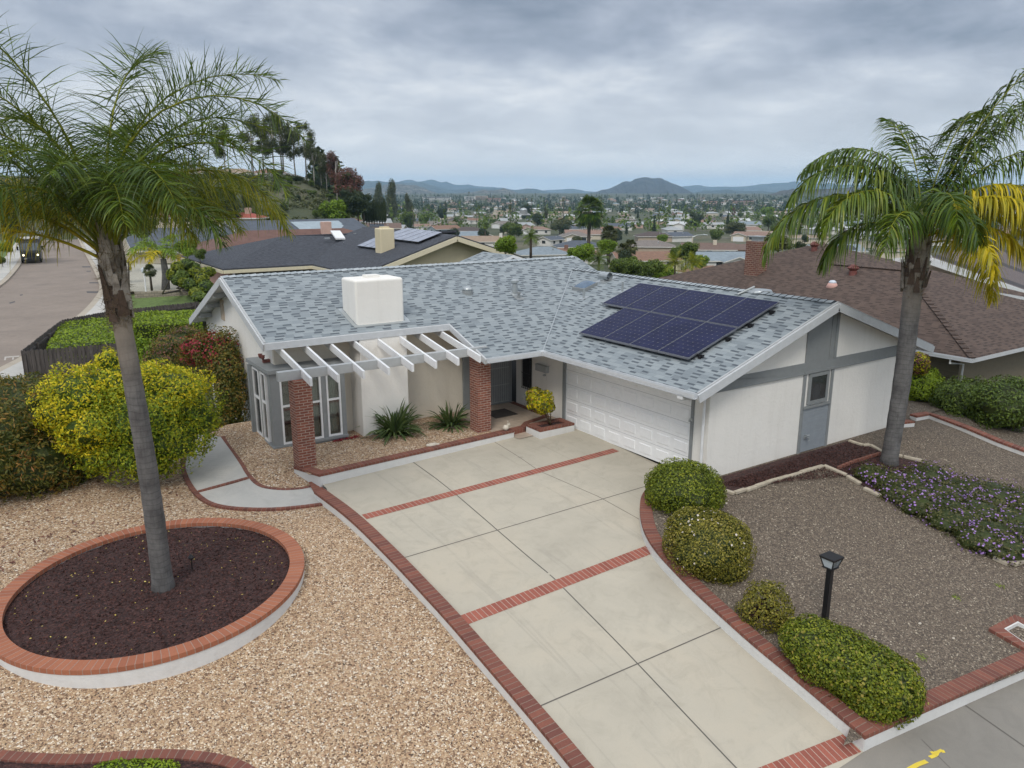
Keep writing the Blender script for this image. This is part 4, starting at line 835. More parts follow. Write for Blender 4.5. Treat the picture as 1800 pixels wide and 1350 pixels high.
# garage door, raised panels
dm_ = MB(); xf = .02; dm_.box(xf, -4.90, -.02, xf + .05, .0, 2.13)
MT['doorwhite'] = paint('door_white', (.86, .87, .88), .5, .03); gd = dm_.build('garage_door', MT['doorwhite'], house); m = MB(); nc, nrw = 8, 5; pw_, ph = 4.9 / nc, 2.13 / nrw
for i in range(nc):
    for j in range(nrw):
        ya, yb2 = -4.9 + i * pw_ + .08, -4.9 + (i + 1) * pw_ - .08; za, zb_ = -.02 + j * ph + .085, -.02 + (j + 1) * ph - .085
        o_ = [(xf - .001, ya, za), (xf - .001, yb2, za), (xf - .001, yb2, zb_), (xf - .001, ya, zb_)]; e = .035
        i1 = [(xf - .017, ya + e * .5, za + e * .5), (xf - .017, yb2 - e * .5, za + e * .5), (xf - .017, yb2 - e * .5, zb_ - e * .5), (xf - .017, ya + e * .5, zb_ - e * .5)]
        m.add(o_ + i1, [(0, 4, 5, 1), (1, 5, 6, 2), (2, 6, 7, 3), (3, 7, 4, 0), (4, 7, 6, 5)])
m.build('raised_panel', MT['doorwhite'], gd)
m = MB()
for j in range(1, nrw): m.box(xf - .003, -4.9, -.02 + j * ph - .004, xf + .002, 0, -.02 + j * ph + .004)
m.build('panel_seam', MT['lgrey'], gd)
m = MB(); m.box(-.03, -4.985, -.3, .02, -4.90, 2.16); m.box(-.03, .0, -.3, .02, .115, 2.16); m.box(-.025, -4.90, 2.13, .02, 0, 2.22); m.build('door_frame', MT['grey'], house)
m = MB(); m.box(-.06, -4.98, 1.35, -.03, -4.90, 1.42); m.box(-.07, -4.92, 1.32, -.03, -4.88, 1.38); m.build('door_latch', MT['metal'], house)
# front security door with lattice
fd = MB(); fd.box(-1.18, 2.64, .13, -.2, 2.69, 2.15); dr = fd.build('front_door', MT['grey'], house)
m = MB(); m.box(-1.26, 2.60, .12, -1.18, 2.70, 2.22); m.box(-.2, 2.60, .12, -.145, 2.70, 2.22); m.box(-1.18, 2.60, 2.15, -.2, 2.70, 2.22); m.build('frame', MT['grey'], dr)
m = MB()
for i in range(14): x = -1.14 + i * .07; m.box(x - .006, 2.625, .2, x + .006, 2.64, 2.1)
for z in (.2, .75, 1.3, 1.75, 2.1): m.box(-1.16, 2.622, z - .01, -.22, 2.638, z + .01)
m.build('security_grille', MT['lgrey'], dr); m = MB(); m.lathe((-1.12, 2.60, 1.05), [(.001, -.03), (.03, -.02), (.03, .02), (.001, .03)], 10); m.build('handle', MT['metal'], dr)
m = MB(); m.box(-1.9, 2.62, .12, -1.3, 2.70, 2.3); m.build('side_panel', MT['grey'], house)
# window with a decorative security grille and the wall-mounted letterbox
m = MB(); m.box(-.035, 1.70, .75, -.005, 2.15, 2.25); wn2 = m.build('window', MT['dark'], house); m = MB()
for i in range(5): y = 1.72 + i * .10; m.tube([(-.08, y, .7), (-.08, y, 2.3)], .011, 5)
for z in (.72, 1.2, 1.7, 2.2): m.tube([(-.08, 1.68, z), (-.08, 2.16, z)], .010, 5)
for z in (.85, 1.1, 1.35, 1.6, 1.85, 2.05): m.tube([(-.085, 1.70, z), (-.10, 1.66, z + .04), (-.085, 1.62, z + .02), (-.085, 1.64, z - .03)], .008, 5)
m.build('security_grille', MT['black'], wn2)
m = MB(); m.box(-.13, .82, 1.42, -.005, 1.35, 1.60, ); m.prism([(-.14, .80), (-.005, .80), (-.005, 1.37), (-.14, 1.37)], 1.60, 1.62); m.box(-.09, .95, 1.30, -.01, 1.02, 1.34); tag(m.build('letterbox', MT['lgrey'], house, bevel=.006))
# ---- corner bay window
bay = MB(); bx0, bx1, by0, by1, bz0, bz1 = -7.93, -5.92, 2.10, 3.95, .02, 2.16
bay.box(bx0 - .06, by0 - .06, bz1, bx1 + .08, by1 + .05, bz1 + .10); bay.box(bx0, by0, bz0 - .2, bx1, by1, .16); bay.box(bx0 - .05, by0 - .05, .16, bx1 + .02, by1, .22)
for x in (bx0, -7.30, -6.58, bx1 - .12): 
    w_ = .24 if x == bx0 else .12; bay.box(x, by0, .22, x + w_, by0 + .10, bz1)
for y in (by0 + .10, 2.92, by1 - .32): bay.box(bx0, y, .22, bx0 + .10, y + (.30 if y > 3.5 else .14), bz1)
bay.box(bx0 + .24, by0 + .01, 2.04, bx1 - .12, by0 + .10, bz1); bay.box(bx1 - .10, by0 + .1, .22, bx1, 2.70, bz1); bay.box(bx0 - .12, by1 - .34, -.1, bx0 - .0, by1 - .22, bz1)
bw = bay.build('bay_window', MT['grey'], house)
def sash(x0, x1, z0, z1, y): 
    m = MB(); f = .05
    for a in ((x0, z0, x1, z0 + f), (x0, z1 - f, x1, z1), (x0, z0 + f, x0 + f, z1 - f), (x1 - f, z0 + f, x1, z1 - f), (x0 + f, (z0 + z1) / 2 + .1, x1 - f, (z0 + z1) / 2 + .15)): m.box(a[0], y - .02, a[1], a[2], y + .05, a[3])
    m.build('frame', MT['trim'], bw); m = MB(); m.box(x0 + f, y + .015, z0 + f, x1 - f, y + .025, z1 - f); m.build('pane', MT['wing'], bw)
sash(-7.69, -7.31, .23, 2.04, by0 + .02); sash(-7.17, -6.59, .23, 2.04, by0 + .02); sash(-6.45, bx1 - .13, .23, 2.04, by0 + .02)
def sashy(y0, y1, z0, z1, x):
    m = MB(); f = .05
    for a in ((y0, z0, y1, z0 + f), (y0, z1 - f, y1, z1), (y0, z0 + f, y0 + f, z1 - f), (y1 - f, z0 + f, y1, z1 - f), (y0 + f, (z0 + z1) / 2 + .1, y1 - f, (z0 + z1) / 2 + .15)): m.box(x - .02, a[0], a[1], x + .05, a[2], a[3])
    m.build('frame', MT['trim'], bw); m = MB(); m.box(x + .015, y0 + f, z0 + f, x + .025, y1 - f, z1 - f); m.build('pane', MT['wing'], bw)
sashy(2.51, 2.91, .23, 2.10, bx0 + .0); sashy(3.07, 3.62, .23, 2.10, bx0 + .0)
m = MB(); m.box(bx0 + .5, 3.6, .2, bx1, 3.7, 2.1); m.box(bx0 + .5, 2.8, .2, bx0 + .6, 3.6, 2.1); m.build('interior', MT['dark'], bw)
m = MB()
for x0, x1 in ((-7.16, -6.62), (-6.44, -6.1)):
    n = 9; pts = [(x0 + (x1 - x0) * i / n, by0 + .2 + .03 * (i % 2)) for i in range(n + 1)]
    for a, b in zip(pts[:-1], pts[1:]): m.poly([(a[0], a[1], .3), (b[0], b[1], .3), (b[0], b[1], 2.0 if x0 < -7 else 1.9), (a[0], a[1], 2.0)])
m.build('curtain', MT['curtain'], bw)
# ---- chimney breast and stack
m = MB(); m.box(-5.50, 1.98, -.3, -4.10, 2.70, 2.95); m.build('chimney_breast', MT['white'], house)
m = MB(); cx0, cx1, cy0, cy1 = -5.36, -3.92, 2.42, 3.42
import bmesh
bm = bmesh.new(); r_ = bmesh.ops.create_cube(bm, size=1); 
for v in bm.verts: v.co = Vector(((cx0 + cx1) / 2 + v.co.x * (cx1 - cx0), (cy0 + cy1) / 2 + v.co.y * (cy1 - cy0), 2.8 + (v.co.z + .5) * 1.56))
bmesh.ops.bevel(bm, geom=[e for e in bm.edges], offset=.07, segments=4, affect='EDGES', profile=.5)
me = bpy.data.meshes.new('chimney'); bm.to_mesh(me); bm.free(); me.materials.append(MT['white']); ch = bpy.data.objects.new('chimney', me); COL.objects.link(ch); ch.parent = house; ORG[ch] = np.zeros(3)
m = MB(); m.box(cx0 - .03, cy0 - .03, 2.9, cx1 + .03, cy1 + .03, 3.14); m.build('chimney_base', MT['white'], ch)
m = MB(); m.box(-4.85, 2.8, 4.30, -4.45, 3.1, 4.43); m.build('chimney_flue', MT['white'], ch)
m = MB(); 
for a in ((cx0 - .12, cy0 - .13, cx1 + .12, cy0 - .02), (cx0 - .13, cy0 - .02, cx0 - .02, cy1), (cx1 + .02, cy0 - .02, cx1 + .14, cy1)):
    m.poly([(x, y, mroof(y) + .012) for x, y in ((a[0], a[1]), (a[2], a[1]), (a[2], a[3]), (a[0], a[3]))])
m.build('flashing', MT['metal'], ch)
# ---- brick pillars and pergola
for x, y, hh in ((-7.86, .40, 2.31), (-2.72, .46, 2.31)):
    m = MB(); w_ = .43; a = np.array([[x, y], [x + w_, y], [x + w_, y + w_], [x, y + w_]])
    for i in range(4):
        p, q = a[i], a[(i + 1) % 4]; nseg = 1; u0 = i * .43; m.add([(p[0], p[1], -.15), (q[0], q[1], -.15), (q[0], q[1], hh), (p[0], p[1], hh)], [(0, 1, 2, 3)], [(u0, 0), (u0 + .43, 0), (u0 + .43, hh + .15), (u0, hh + .15)])
    m.poly([(a[i][0], a[i][1], hh) for i in range(4)], [(0, .01), (.6, .01), (.6, .05), (0, .05)]); m.build('brick_pillar', MT['pillar'], house)
pg = MB(); pg.box(-8.18, .53, 2.31, -2.35, .68, 2.54); pg = pg.build('pergola', MT['lgrey'], house, bevel=.006)
rx = [(-7.49, -7.89), (-6.75, -7.19), (-6.09, -6.60), (-5.46, -5.90), (-4.78, -5.33), (-4.12, -4.74), (-3.47, -4.10), (-2.83, -3.45)]
for i, (xa, xb) in enumerate(rx):
    xm = (xa + .0); k = i; xe_ = -7.60 + i * .662
    m = MB(); y0_, z0_, y1_, z1_ = 2.6, 2.90, -.08, 2.45; w2 = .03; d = .19
    v = [(xe_ - w2, y0_, z0_), (xe_ + w2, y0_, z0_), (xe_ + w2, y1_, z1_), (xe_ - w2, y1_, z1_)]
    m.slab(v, d, 0, 0); m.build('rafter', MT['trim'], pg)
# ---- roof vents, skylight, pipes
def on_m(x, y): return mroof(y)
for px, py in ((822, 516), (920, 468)):
    p = at(px, py, z=3.6); 
    for _ in range(30): p = at(px, py, z=.5 * p[2] + .5 * mroof(p[1]))
    m = MB(); z = mroof(p[1]); m.add([(p[0] - .24, p[1] - .24, mroof(p[1] - .24) + .01), (p[0] + .24, p[1] - .24, mroof(p[1] - .24) + .01), (p[0] + .24, p[1] + .24, mroof(p[1] + .24) + .01), (p[0] - .24, p[1] + .24, mroof(p[1] + .24) + .01)], [(0, 1, 2, 3)])
    m.lathe((p[0], p[1], z - .05), [(.17, 0), (.165, .12), (.15, .18)], 16); vt = m.build('roof_vent', MT['grey'], house, smooth=False)
    m = MB(); m.lathe((p[0], p[1], z + .10), [(.165, 0), (.15, .06), (.10, .11), (.02, .13)], 16); m.build('vent_dome', MT['metal'], vt, smooth=True)
def mpix(px, py):
    p = at(px, py, z=3.6)
    for _ in range(30): p = at(px, py, z=.5 * p[2] + .5 * mroof(p[1]))
    return p
def gpix(px, py):
    p = at(px, py, z=3.6)
    for _ in range(30): p = at(px, py, z=.5 * p[2] + .5 * groof(min(p[0], XR)))
    return p
def plate(m, p, s, slope='x'):
    f = (lambda x, y: groof(x)) if slope == 'x' else (lambda x, y: mroof(y)); v = [(p[0] - s, p[1] - s), (p[0] + s, p[1] - s), (p[0] + s, p[1] + s), (p[0] - s, p[1] + s)]; m.poly([(x, y, f(x, y) + .012) for x, y in v])
p = mpix(905, 515); m = MB(); plate(m, p, .2, 'y'); m.lathe(p, [(.10, -.05), (.10, .28), (.085, .3), (.085, .33)], 14); m.lathe(p + [0, 0, .34], [(.14, 0), (.14, .07), (.09, .10), (.01, .11)], 14); m.build('flue_pipe', MT['metal'], house)
p = mpix(912, 524); m = MB(); plate(m, p, .14, 'y'); m.lathe(p, [(.045, -.05), (.045, .14), (.06, .14), (.06, .2), (.01, .21)], 10); m.build('vent_pipe', MT['grey'], house)
for px, py, h_ in ((1026, 524, .32), (1094, 512, .30)):
    p = gpix(px, py); m = MB(); plate(m, p, .13); m.lathe(p, [(.035, -.05), (.035, h_)], 8); m.build('vent_pipe', MT['metal'], house)
sk = [gpix(*q) for q in ((1001, 507), (1014, 497), (1044, 499), (1030, 513))]; x0, x1 = 2.62, 3.18; y0, y1 = 2.45, 3.10
m = MB()
m.slab([(x0, y0, groof(x0) + .10), (x1, y0, groof(x1) + .10), (x1, y1, groof(x1) + .10), (x0, y1, groof(x0) + .10)], .14, 0, 0); skl = m.build('skylight', MT['grey'], house)
V = []; nn_ = 8
for i in range(nn_ + 1):
    for j in range(nn_ + 1):
        a, b = i / nn_, j / nn_; x = x0 + .03 + (x1 - x0 - .06) * a; y = y0 + .03 + (y1 - y0 - .06) * b; V.append((x, y, groof(x) + .105 + .07 * (1 - (2 * a - 1) ** 4) * (1 - (2 * b - 1) ** 4)))
F = [(i * 9 + j, (i + 1) * 9 + j, (i + 1) * 9 + j + 1, i * 9 + j + 1) for i in range(8) for j in range(8)]
MT['bluedome'] = glass('blue_dome', (.10, .16, .24), .1); npmesh('skylight_dome', np.array(V), np.array(F), MT['bluedome'], skl, smooth=True)
p = gpix(1065, 492); m = MB(); plate(m, p, .26); m.tube([(p[0] - .02, p[1] + .22, groof(p[0]) + .13), (p[0] - .02, p[1] - .22, groof(p[0]) + .13)], .13, 14, cap=False); m.lathe((p[0], p[1] + .1, groof(p[0]) - .02), [(.12, 0), (.12, .1)], 12); m.build('cowl_vent', MT['metal'], house)
m = MB(); m.lathe((4.3, -3.2, 3.86), [(.34, 0), (.36, .10), (.33, .16), (.05, .19)], 20); m.tube([(3.75, -2.9, groof(3.75) + .03), (4.2, -3.1, groof(4.09) + .12)], .03, 6); m.build('turbine_vent', MT['metal'], house)
# ---- solar panels, 5 above 4
def panel(xa, xb, ya, yb):
    h = .14; m = MB(); v = lambda x, y, dz: (x, y, groof(x) + h + dz)
    top = [v(xa, ya, 0), v(xb, ya, 0), v(xb, yb, 0), v(xa, yb, 0)]; m.slab(top, .045, 0, 0); fr = m.build('solar_panel', MT['solarframe'], house)
    e = .014; m = MB(); m.add([v(xa + e, ya + e, .004), v(xb - e, ya + e, .004), v(xb - e, yb - e, .004), v(xa + e, yb - e, .004)], [(0, 1, 2, 3)], [(0, 0), (1, 0), (1, 1), (0, 1)]); m.build('cells', MT['solar'], fr)
w_ = 1.05
for i in range(5): panel(1.90, 3.43, -4.55 + i * w_ + .006, -4.55 + (i + 1) * w_ - .006)
for i in range(4): panel(.17, 1.86, -4.55 + i * w_ + .006, -4.55 + (i + 1) * w_ - .006)
m = MB()
for x in (.5, 1.45, 2.25, 3.05):
    m.bar((x, -4.72, groof(x) + .07), (x, -.4 if x < 1.8 else .65, groof(x) + .07), .05, .05)
    for y in (-4.62, -3.4, -2.2, -1.0): m.box(x - .05, y - .04, groof(x) - .02, x + .05, y + .04, groof(x) + .06)
m.build('mounting_rail', MT['black'], house)
# outlookers and vent on the left gable, and soffit lamp
for y in (2.6, 3.9, 5.0, 6.9, 8.0, 9.2): z = min(mroof(y), HM - .389 * (y - YM)); m = MB(); m.box(XL + .02, y - .04, z - .31, -7.6, y + .04, z - .18); m.build('outlooker', MT['lgrey'], house)
m = MB(); m.box(-7.625, 7.5, 2.78, -7.60, 7.85, 3.42)
for i in range(9): m.box(-7.64, 7.52, 2.80 + i * .067, -7.62, 7.83, 2.84 + i * .067)
m.build('gable_vent', MT['tanwall'], house)
m = MB(); m.box(-7.8, 3.0, 2.28, -7.62, 3.1, 2.36)
for dy in (-.1, .12): m.lathe((-7.82, 3.05 + dy, 2.38), [(.02, 0), (.05, .05), (.06, .12), (.01, .13)], 10)
m.build('flood_light', MT['rust'], house)
# ================================================================ LAMP POST and small objects in the garden
b_ = atg(1449, 1098, zr); t = thing('lamp_post', 'black square garden lamp post on the grey gravel', 'lamp post', tuple(b_)); tp = at(1470, 998, D=math.hypot(*(b_ - CAM)[:2])); H_ = tp[2] - b_[2]
m = MB(); m.box(b_[0] - .045, b_[1] - .045, b_[2] - .1, b_[0] + .045, b_[1] + .045, b_[2] + H_); m.build('post', MT['black'], t)
z = b_[2] + H_; m = MB(); x, y = b_[0], b_[1]
m.add([(x - .08, y - .08, z), (x + .08, y - .08, z), (x + .08, y + .08, z), (x - .08, y + .08, z), (x - .13, y - .13, z + .17), (x + .13, y - .13, z + .17), (x + .13, y + .13, z + .17), (x - .13, y + .13, z + .17)], [(3, 2, 1, 0)])
for cx_1, cy_1 in ((-1, -1), (1, -1), (1, 1), (-1, 1)): m.bar((x + cx_1 * .08, y + cy_1 * .08, z), (x + cx_1 * .13, y + cy_1 * .13, z + .17), .018, .018)
m.box(x - .145, y - .145, z + .17, x + .145, y + .145, z + .205); m.box(x - .10, y - .10, z - .015, x + .10, y + .10, z + .005)
for i in range(1, 5): m.bar((x - .08 + i * .032 - .0, y - .082, z + .01), (x - .12 + i * .048, y - .127, z + .165), .008, .008)
m.build('lantern_frame', MT['black'], t)
MT['frost'] = paint('frosted_glass', (.62, .68, .72), .3); m = MB(); e = .004
m.add([(x - .078, y - .078, z + .006), (x + .078, y - .078, z + .006), (x + .078, y + .078, z + .006), (x - .078, y + .078, z + .006), (x - .124, y - .124, z + .165), (x + .124, y - .124, z + .165), (x + .124, y + .124, z + .165), (x - .124, y + .124, z + .165)], [(0, 1, 5, 4), (1, 2, 6, 5), (2, 3, 7, 6), (3, 0, 4, 7)]); m.build('lantern_glass', MT['frost'], t)
p = atg(338, 1000, lambda x, y: ZO); m = MB(); m.tube([p, p + [0, 0, .24]], .012, 6); m.lathe(p + [0, 0, .24], [(.05, -.02), (.055, 0), (.02, .05), (.005, .06)], 10); tag(m.build('garden_spotlight', MT['black']), 'tiny dark garden spotlight staked in the oval mulch bed', 'garden light')
# stone edging of the mulch beds by the house
def stone_line(label, pts, w_=.11, h=.07, surf=zr, mat=None, seg=.36):
    P = P_(pts, surf, .04); P = resample(P, seg); c = P.mean(0); t = thing('stone_edging', label, 'edging', tuple(c), 'pale stone edging of the mulch beds'); m = MB(); rg = random.Random(len(pts) * 7)
    for a, b in zip(P[:-1], P[1:]):
        d = (b - a); L_ = np.linalg.norm(d); d /= L_; off = np.array([rg.uniform(-.012, .012), rg.uniform(-.012, .012), rg.uniform(-.012, .01)]); m.bar(a + d * .006 + off, b - d * .006 + off, w_ * rg.uniform(.9, 1.1), h)
    m.build('stone_row', mat or MT['stoneedge'], t, bevel=.012)
stone_line('pale stone edging between mulch bed and grey gravel', [(1274, 862), (1291, 867), (1365, 843), (1448, 819), (1488, 836), (1512, 850)])
stone_line('short pale stone edging half hidden by purple flowers', [(1519, 858), (1549, 872)], seg=.5)
stone_line('pale stone edging behind the right palm', [(1492, 775), (1517, 783), (1530, 782), (1553, 795), (1620, 810)], .10, .07)
m = MB(); q = P_([(1473, 823), (1500, 812), (1548, 797)], zr, .05); q = resample(q, .17)
for a, b in zip(q[:-1], q[1:]): m.bar(a, a + (b - a) * .8, .07, .09)
t = thing('brick_edging', 'broken line of small red bricks across mulch by right palm', 'edging', tuple(q.mean(0))); m.build('brick_row', MT['cap'], t)
def flatpoly(name, pts, surf, off, mat, kind='structure', step=.3, **k):
    """polygon given in pixels, draped on a surface"""
    import bmesh
    P = P_(pts, surf, off); bm = bmesh.new(); vs = [bm.verts.new((p[0], p[1], 0)) for p in P]; bm.faces.new(vs); bmesh.ops.triangulate(bm, faces=bm.faces[:]); bmesh.ops.subdivide_edges(bm, edges=bm.edges[:], cuts=5, use_grid_fill=True)
    for v in bm.verts: v.co.z = surf(v.co.x, v.co.y) + off
    bmesh.ops.recalc_face_normals(bm, faces=bm.faces[:])
    if sum(f.normal.z for f in bm.faces) < 0: bmesh.ops.reverse_faces(bm, faces=bm.faces[:])
    me = bpy.data.meshes.new(name); bm.to_mesh(me); bm.free(); me.materials.append(mat); o = bpy.data.objects.new(name, me); COL.objects.link(o); return tag(o, kind=kind, **k)
flatpoly('mulch_bed', [(1240, 846), (1400, 800), (1500, 772), (1560, 800), (1625, 815), (1700, 850), (1560, 880), (1512, 850), (1448, 819), (1291, 867), (1262, 862)], zr, .03, MT['mulch'])
rg = rng_(8)
q0, q1, q2_, q3 = [atg(*q, zr) for q in ((1262, 855), (1500, 775), (1600, 830), (1300, 858))]
P = []
while len(P) < 5000:
    a, b = rg.uniform(0, 1, 2); p = (q0 * (1 - a) + q1 * a) * (1 - b) + (q3 * (1 - a) + q2_ * a) * b; 
    if p[1] < -5.5: P.append(p)
P = np.array(P); P[:, 2] = zr(P[:, 0], P[:, 1]) + .04; mulchbits('bark_mulch', P, .05, G['bark_chip'], 9)
# brick edged square at the right border, low wall by the neighbour
A = P_([(1738, 1104), (1784, 1080), (1850, 1110), (1810, 1145)], zr, .06); A = np.vstack([A, A[:1]]); c = A[:-1].mean(0); B = c + (A - c) * np.array([.55, .55, 1])
t = thing('brick_kerb', 'brick ringed square opening in gravel at the right edge', 'brick ring', tuple(c)); m = MB(); ribbon_block(m, A, B, .1, closed=True); m.build('brick_ring', MT['cap'], t); m = MB(); ribbon_block(m, B + (A - B) * .03 - [0, 0, .01], B + (A - B) * .0 - [0, 0, .012] - (B - c) * .12, .25, closed=True); m.build('inner_wall', MT['kerbwhite'], t)
zn = lambda x, y: .04 + 0 * x
nw = np.array([atg(*q, lambda x, y: zr(x, y) + .17) for q in ((1612, 731), (1634, 727), (1700, 752), (1755, 775), (1810, 795), (1870, 822))]); nw = resample(nw, .3); s6 = 1 if path_normals(nw)[6][0] > 0 else -1
kerb_wall('low white wall with brick cap along the neighbouring hedge', nw, .24, s6, .06, .35)
m = MB(); pb = at(1585, 742, z=.12); nb2 = np.array([[pb[0] - .3, pb[1], .14], [pb[0] + .35, pb[1] - .2, .14]]); ribbon_block(m, nb2, nb2 + [0, .22, 0], .06); t = thing('brick_step', 'small brick capped step against far corner of garage wall', 'step', tuple(pb)); m.build('cap', MT['cap'], t); m = MB(); ribbon_block(m, nb2 - [0, 0, .06], nb2 + [0, .2, -.06], .12); m.build('wall', MT['kerbwhite'], t)
# ornaments
def rabbit(p, s=1., label=''):
    lob = [(0, 0, .09, .10, .075, .09), (.09, 0, .17, .055, .05, .055)]; V, F = blob([(a * s, b * s, c * s, d * s, e * s, f * s) for a, b, c, d, e, f in lob], 1.0, 2); m = MB(); m.v = [tuple(q + p) for q in V]; m.f = [tuple(f) for f in F]; m.m = [0] * len(F)
    for dy in (-.02, .02): m.tube([p + np.array([.08, dy, .21]) * s, p + np.array([.05, dy * 1.5, .30]) * s], [.014 * s, .006 * s], 6)
    o = m.build('stone_rabbit', MT['lightstone'], smooth=True); return tag(o, label, 'garden ornament')
rabbit(np.array([-2.05, .06, .16]), 1.0, 'small pale rabbit figure by right brick pillar')
p = np.array([-4.35, .12, .11]); m = MB(); V, F = blob([(0, 0, .05, .17, .08, .05), (-.12, .02, .05, .06, .05, .045), (.12, -.02, .04, .09, .05, .035)], 1, 2); m.v = [tuple(q + p) for q in V]; m.f = [tuple(f) for f in F]; m.m = [0] * len(F); tag(m.build('stone_lizard', MT['lightstone'], smooth=True), 'pale low stone ornament lying on gravel behind planter wall', 'garden ornament')
m = MB(); 
for px, py, s in ((1284, 866, .07), (1276, 885, .05), (1271, 881, .04), (1617, 1096, .04), (1676, 1122, .04)):
    p = atg(px, py, zr); V, F = blob([(*p, s, s * .7, s * .5)], 1, 1); b0 = len(m.v); m.v += [tuple(q) for q in V]; m.f += [tuple(int(i) + b0 for i in f) for f in F]; m.m += [0] * len(F)
m.build('loose_stones', MT['lightstone'], kind='stuff')
# ================================================================ NEAR PLANTS
def lpx(px, py, rx, ry, D, dz=None, rd=None):
    """ellipsoid seen at a pixel with pixel radii, at horizontal distance D"""
    c = at(px, py, D=D); k = np.linalg.norm((c - CAM)) / FPX; return (*c, rx * k, (rd or rx) * k, ry * k)
def gD(px, py, surf, off=0.): p = atg(px, py, surf, off); return p, math.hypot(p[0] - CAM[0], p[1] - CAM[1])
def shrub(name, label, base, lobes, n, ln, wd, pal, seed, cat='shrub', group=None, stems=True, part='foliage', **k):
    t = thing(name, label, cat, tuple(base), group); foliage(part, lobes, n, ln, wd, pal, t, seed, **k)
    if stems: stemmesh(t, base - np.array([0, 0, .05]), [np.array(l[:3]) - [0, 0, l[5] * .2] for l in lobes[:5]], .035, seed=seed)
    return t
# clipped shrubs behind the curved wall
def onlobe(bpx, bpy, lob, surf=zr):
    b, D = gD(bpx, bpy, surf); return b, [lpx(*q[:4], D + (q[4] if len(q) > 4 else 0)) for q in lob]
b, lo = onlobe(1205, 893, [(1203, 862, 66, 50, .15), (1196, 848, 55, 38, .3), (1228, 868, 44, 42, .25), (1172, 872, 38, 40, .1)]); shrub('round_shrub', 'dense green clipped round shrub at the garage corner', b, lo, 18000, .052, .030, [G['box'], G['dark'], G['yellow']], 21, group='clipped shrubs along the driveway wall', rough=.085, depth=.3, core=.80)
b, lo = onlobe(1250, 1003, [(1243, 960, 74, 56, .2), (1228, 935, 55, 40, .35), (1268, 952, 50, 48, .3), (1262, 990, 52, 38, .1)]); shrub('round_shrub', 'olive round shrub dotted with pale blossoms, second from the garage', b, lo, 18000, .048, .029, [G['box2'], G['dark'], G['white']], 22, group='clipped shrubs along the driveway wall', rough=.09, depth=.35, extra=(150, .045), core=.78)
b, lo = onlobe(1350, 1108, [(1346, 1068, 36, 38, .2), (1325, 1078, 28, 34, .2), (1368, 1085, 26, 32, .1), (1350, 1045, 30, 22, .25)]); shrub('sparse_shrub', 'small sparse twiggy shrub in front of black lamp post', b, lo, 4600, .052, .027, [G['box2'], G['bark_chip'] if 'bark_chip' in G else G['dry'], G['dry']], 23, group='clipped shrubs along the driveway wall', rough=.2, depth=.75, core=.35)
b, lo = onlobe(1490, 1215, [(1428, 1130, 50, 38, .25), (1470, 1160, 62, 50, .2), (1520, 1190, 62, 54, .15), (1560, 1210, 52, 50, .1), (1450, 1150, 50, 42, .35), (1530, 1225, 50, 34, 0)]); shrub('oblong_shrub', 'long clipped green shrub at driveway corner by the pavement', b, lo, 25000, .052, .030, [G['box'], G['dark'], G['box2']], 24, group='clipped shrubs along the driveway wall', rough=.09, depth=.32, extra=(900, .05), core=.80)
# lantana bed
b, D0 = gD(1670, 900, zr)
lob = []
rg = rng_(40)
for px, py, r in ((1530, 835, 26), (1560, 845, 30), (1595, 850, 34), (1632, 842, 34), (1600, 868, 36), (1645, 868, 40), (1690, 860, 40), (1735, 868, 42), (1785, 880, 44), (1660, 893, 38), (1710, 900, 44), (1765, 915, 46), (1820, 920, 50), (1690, 915, 32), (1735, 935, 38), (1790, 945, 40), (1850, 950, 50), (1830, 890, 40), (1720, 950, 34), (1760, 962, 36), (1660, 915, 30), (1610, 888, 30), (1575, 866, 28)):
    p, D = gD(px, py + 8, zr); lob.append((p[0], p[1], p[2] + .1, r / FPX * D * 1.2, r / FPX * D * 1.2, .30 + .12 * ((px * 7) % 5) / 4))
shrub('flowering_shrub', 'low sprawling bed of purple flowering shrub under right palm', b, lob, 30000, .06, .035, [G['lantana'], G['dark'], G['purple']], 41, rough=.26, depth=.6, extra=(2600, .05), core=.8, zmin=-3)
strip = [(1748, 978), (1775, 990), (1800, 982)]
stone_line('pale flat edging stones at lower side of purple flowers', strip, .25, .08, seg=.7)
for px, py in ((1456, 1058), (1620, 1155), (1680, 1050), (1756, 1030)):
    p = atg(px, py, zr); V, F, r = leafquads(p + rng_(px).normal(0, .05, (60, 3)) * [1, 1, .5], np.tile([0, 0, 1.], (60, 1)), .07, .012, rng_(px), 2.)
    if px != 1456: npmesh('weed_tuft', V, F, G['hedge'], rnd=r, label={1620: 'tiny green weed tuft in grey gravel near the pavement wall', 1680: 'small faint weed tuft in middle of grey gravel', 1756: 'reddish green weed speck in gravel at right'}[px], cat='weed')
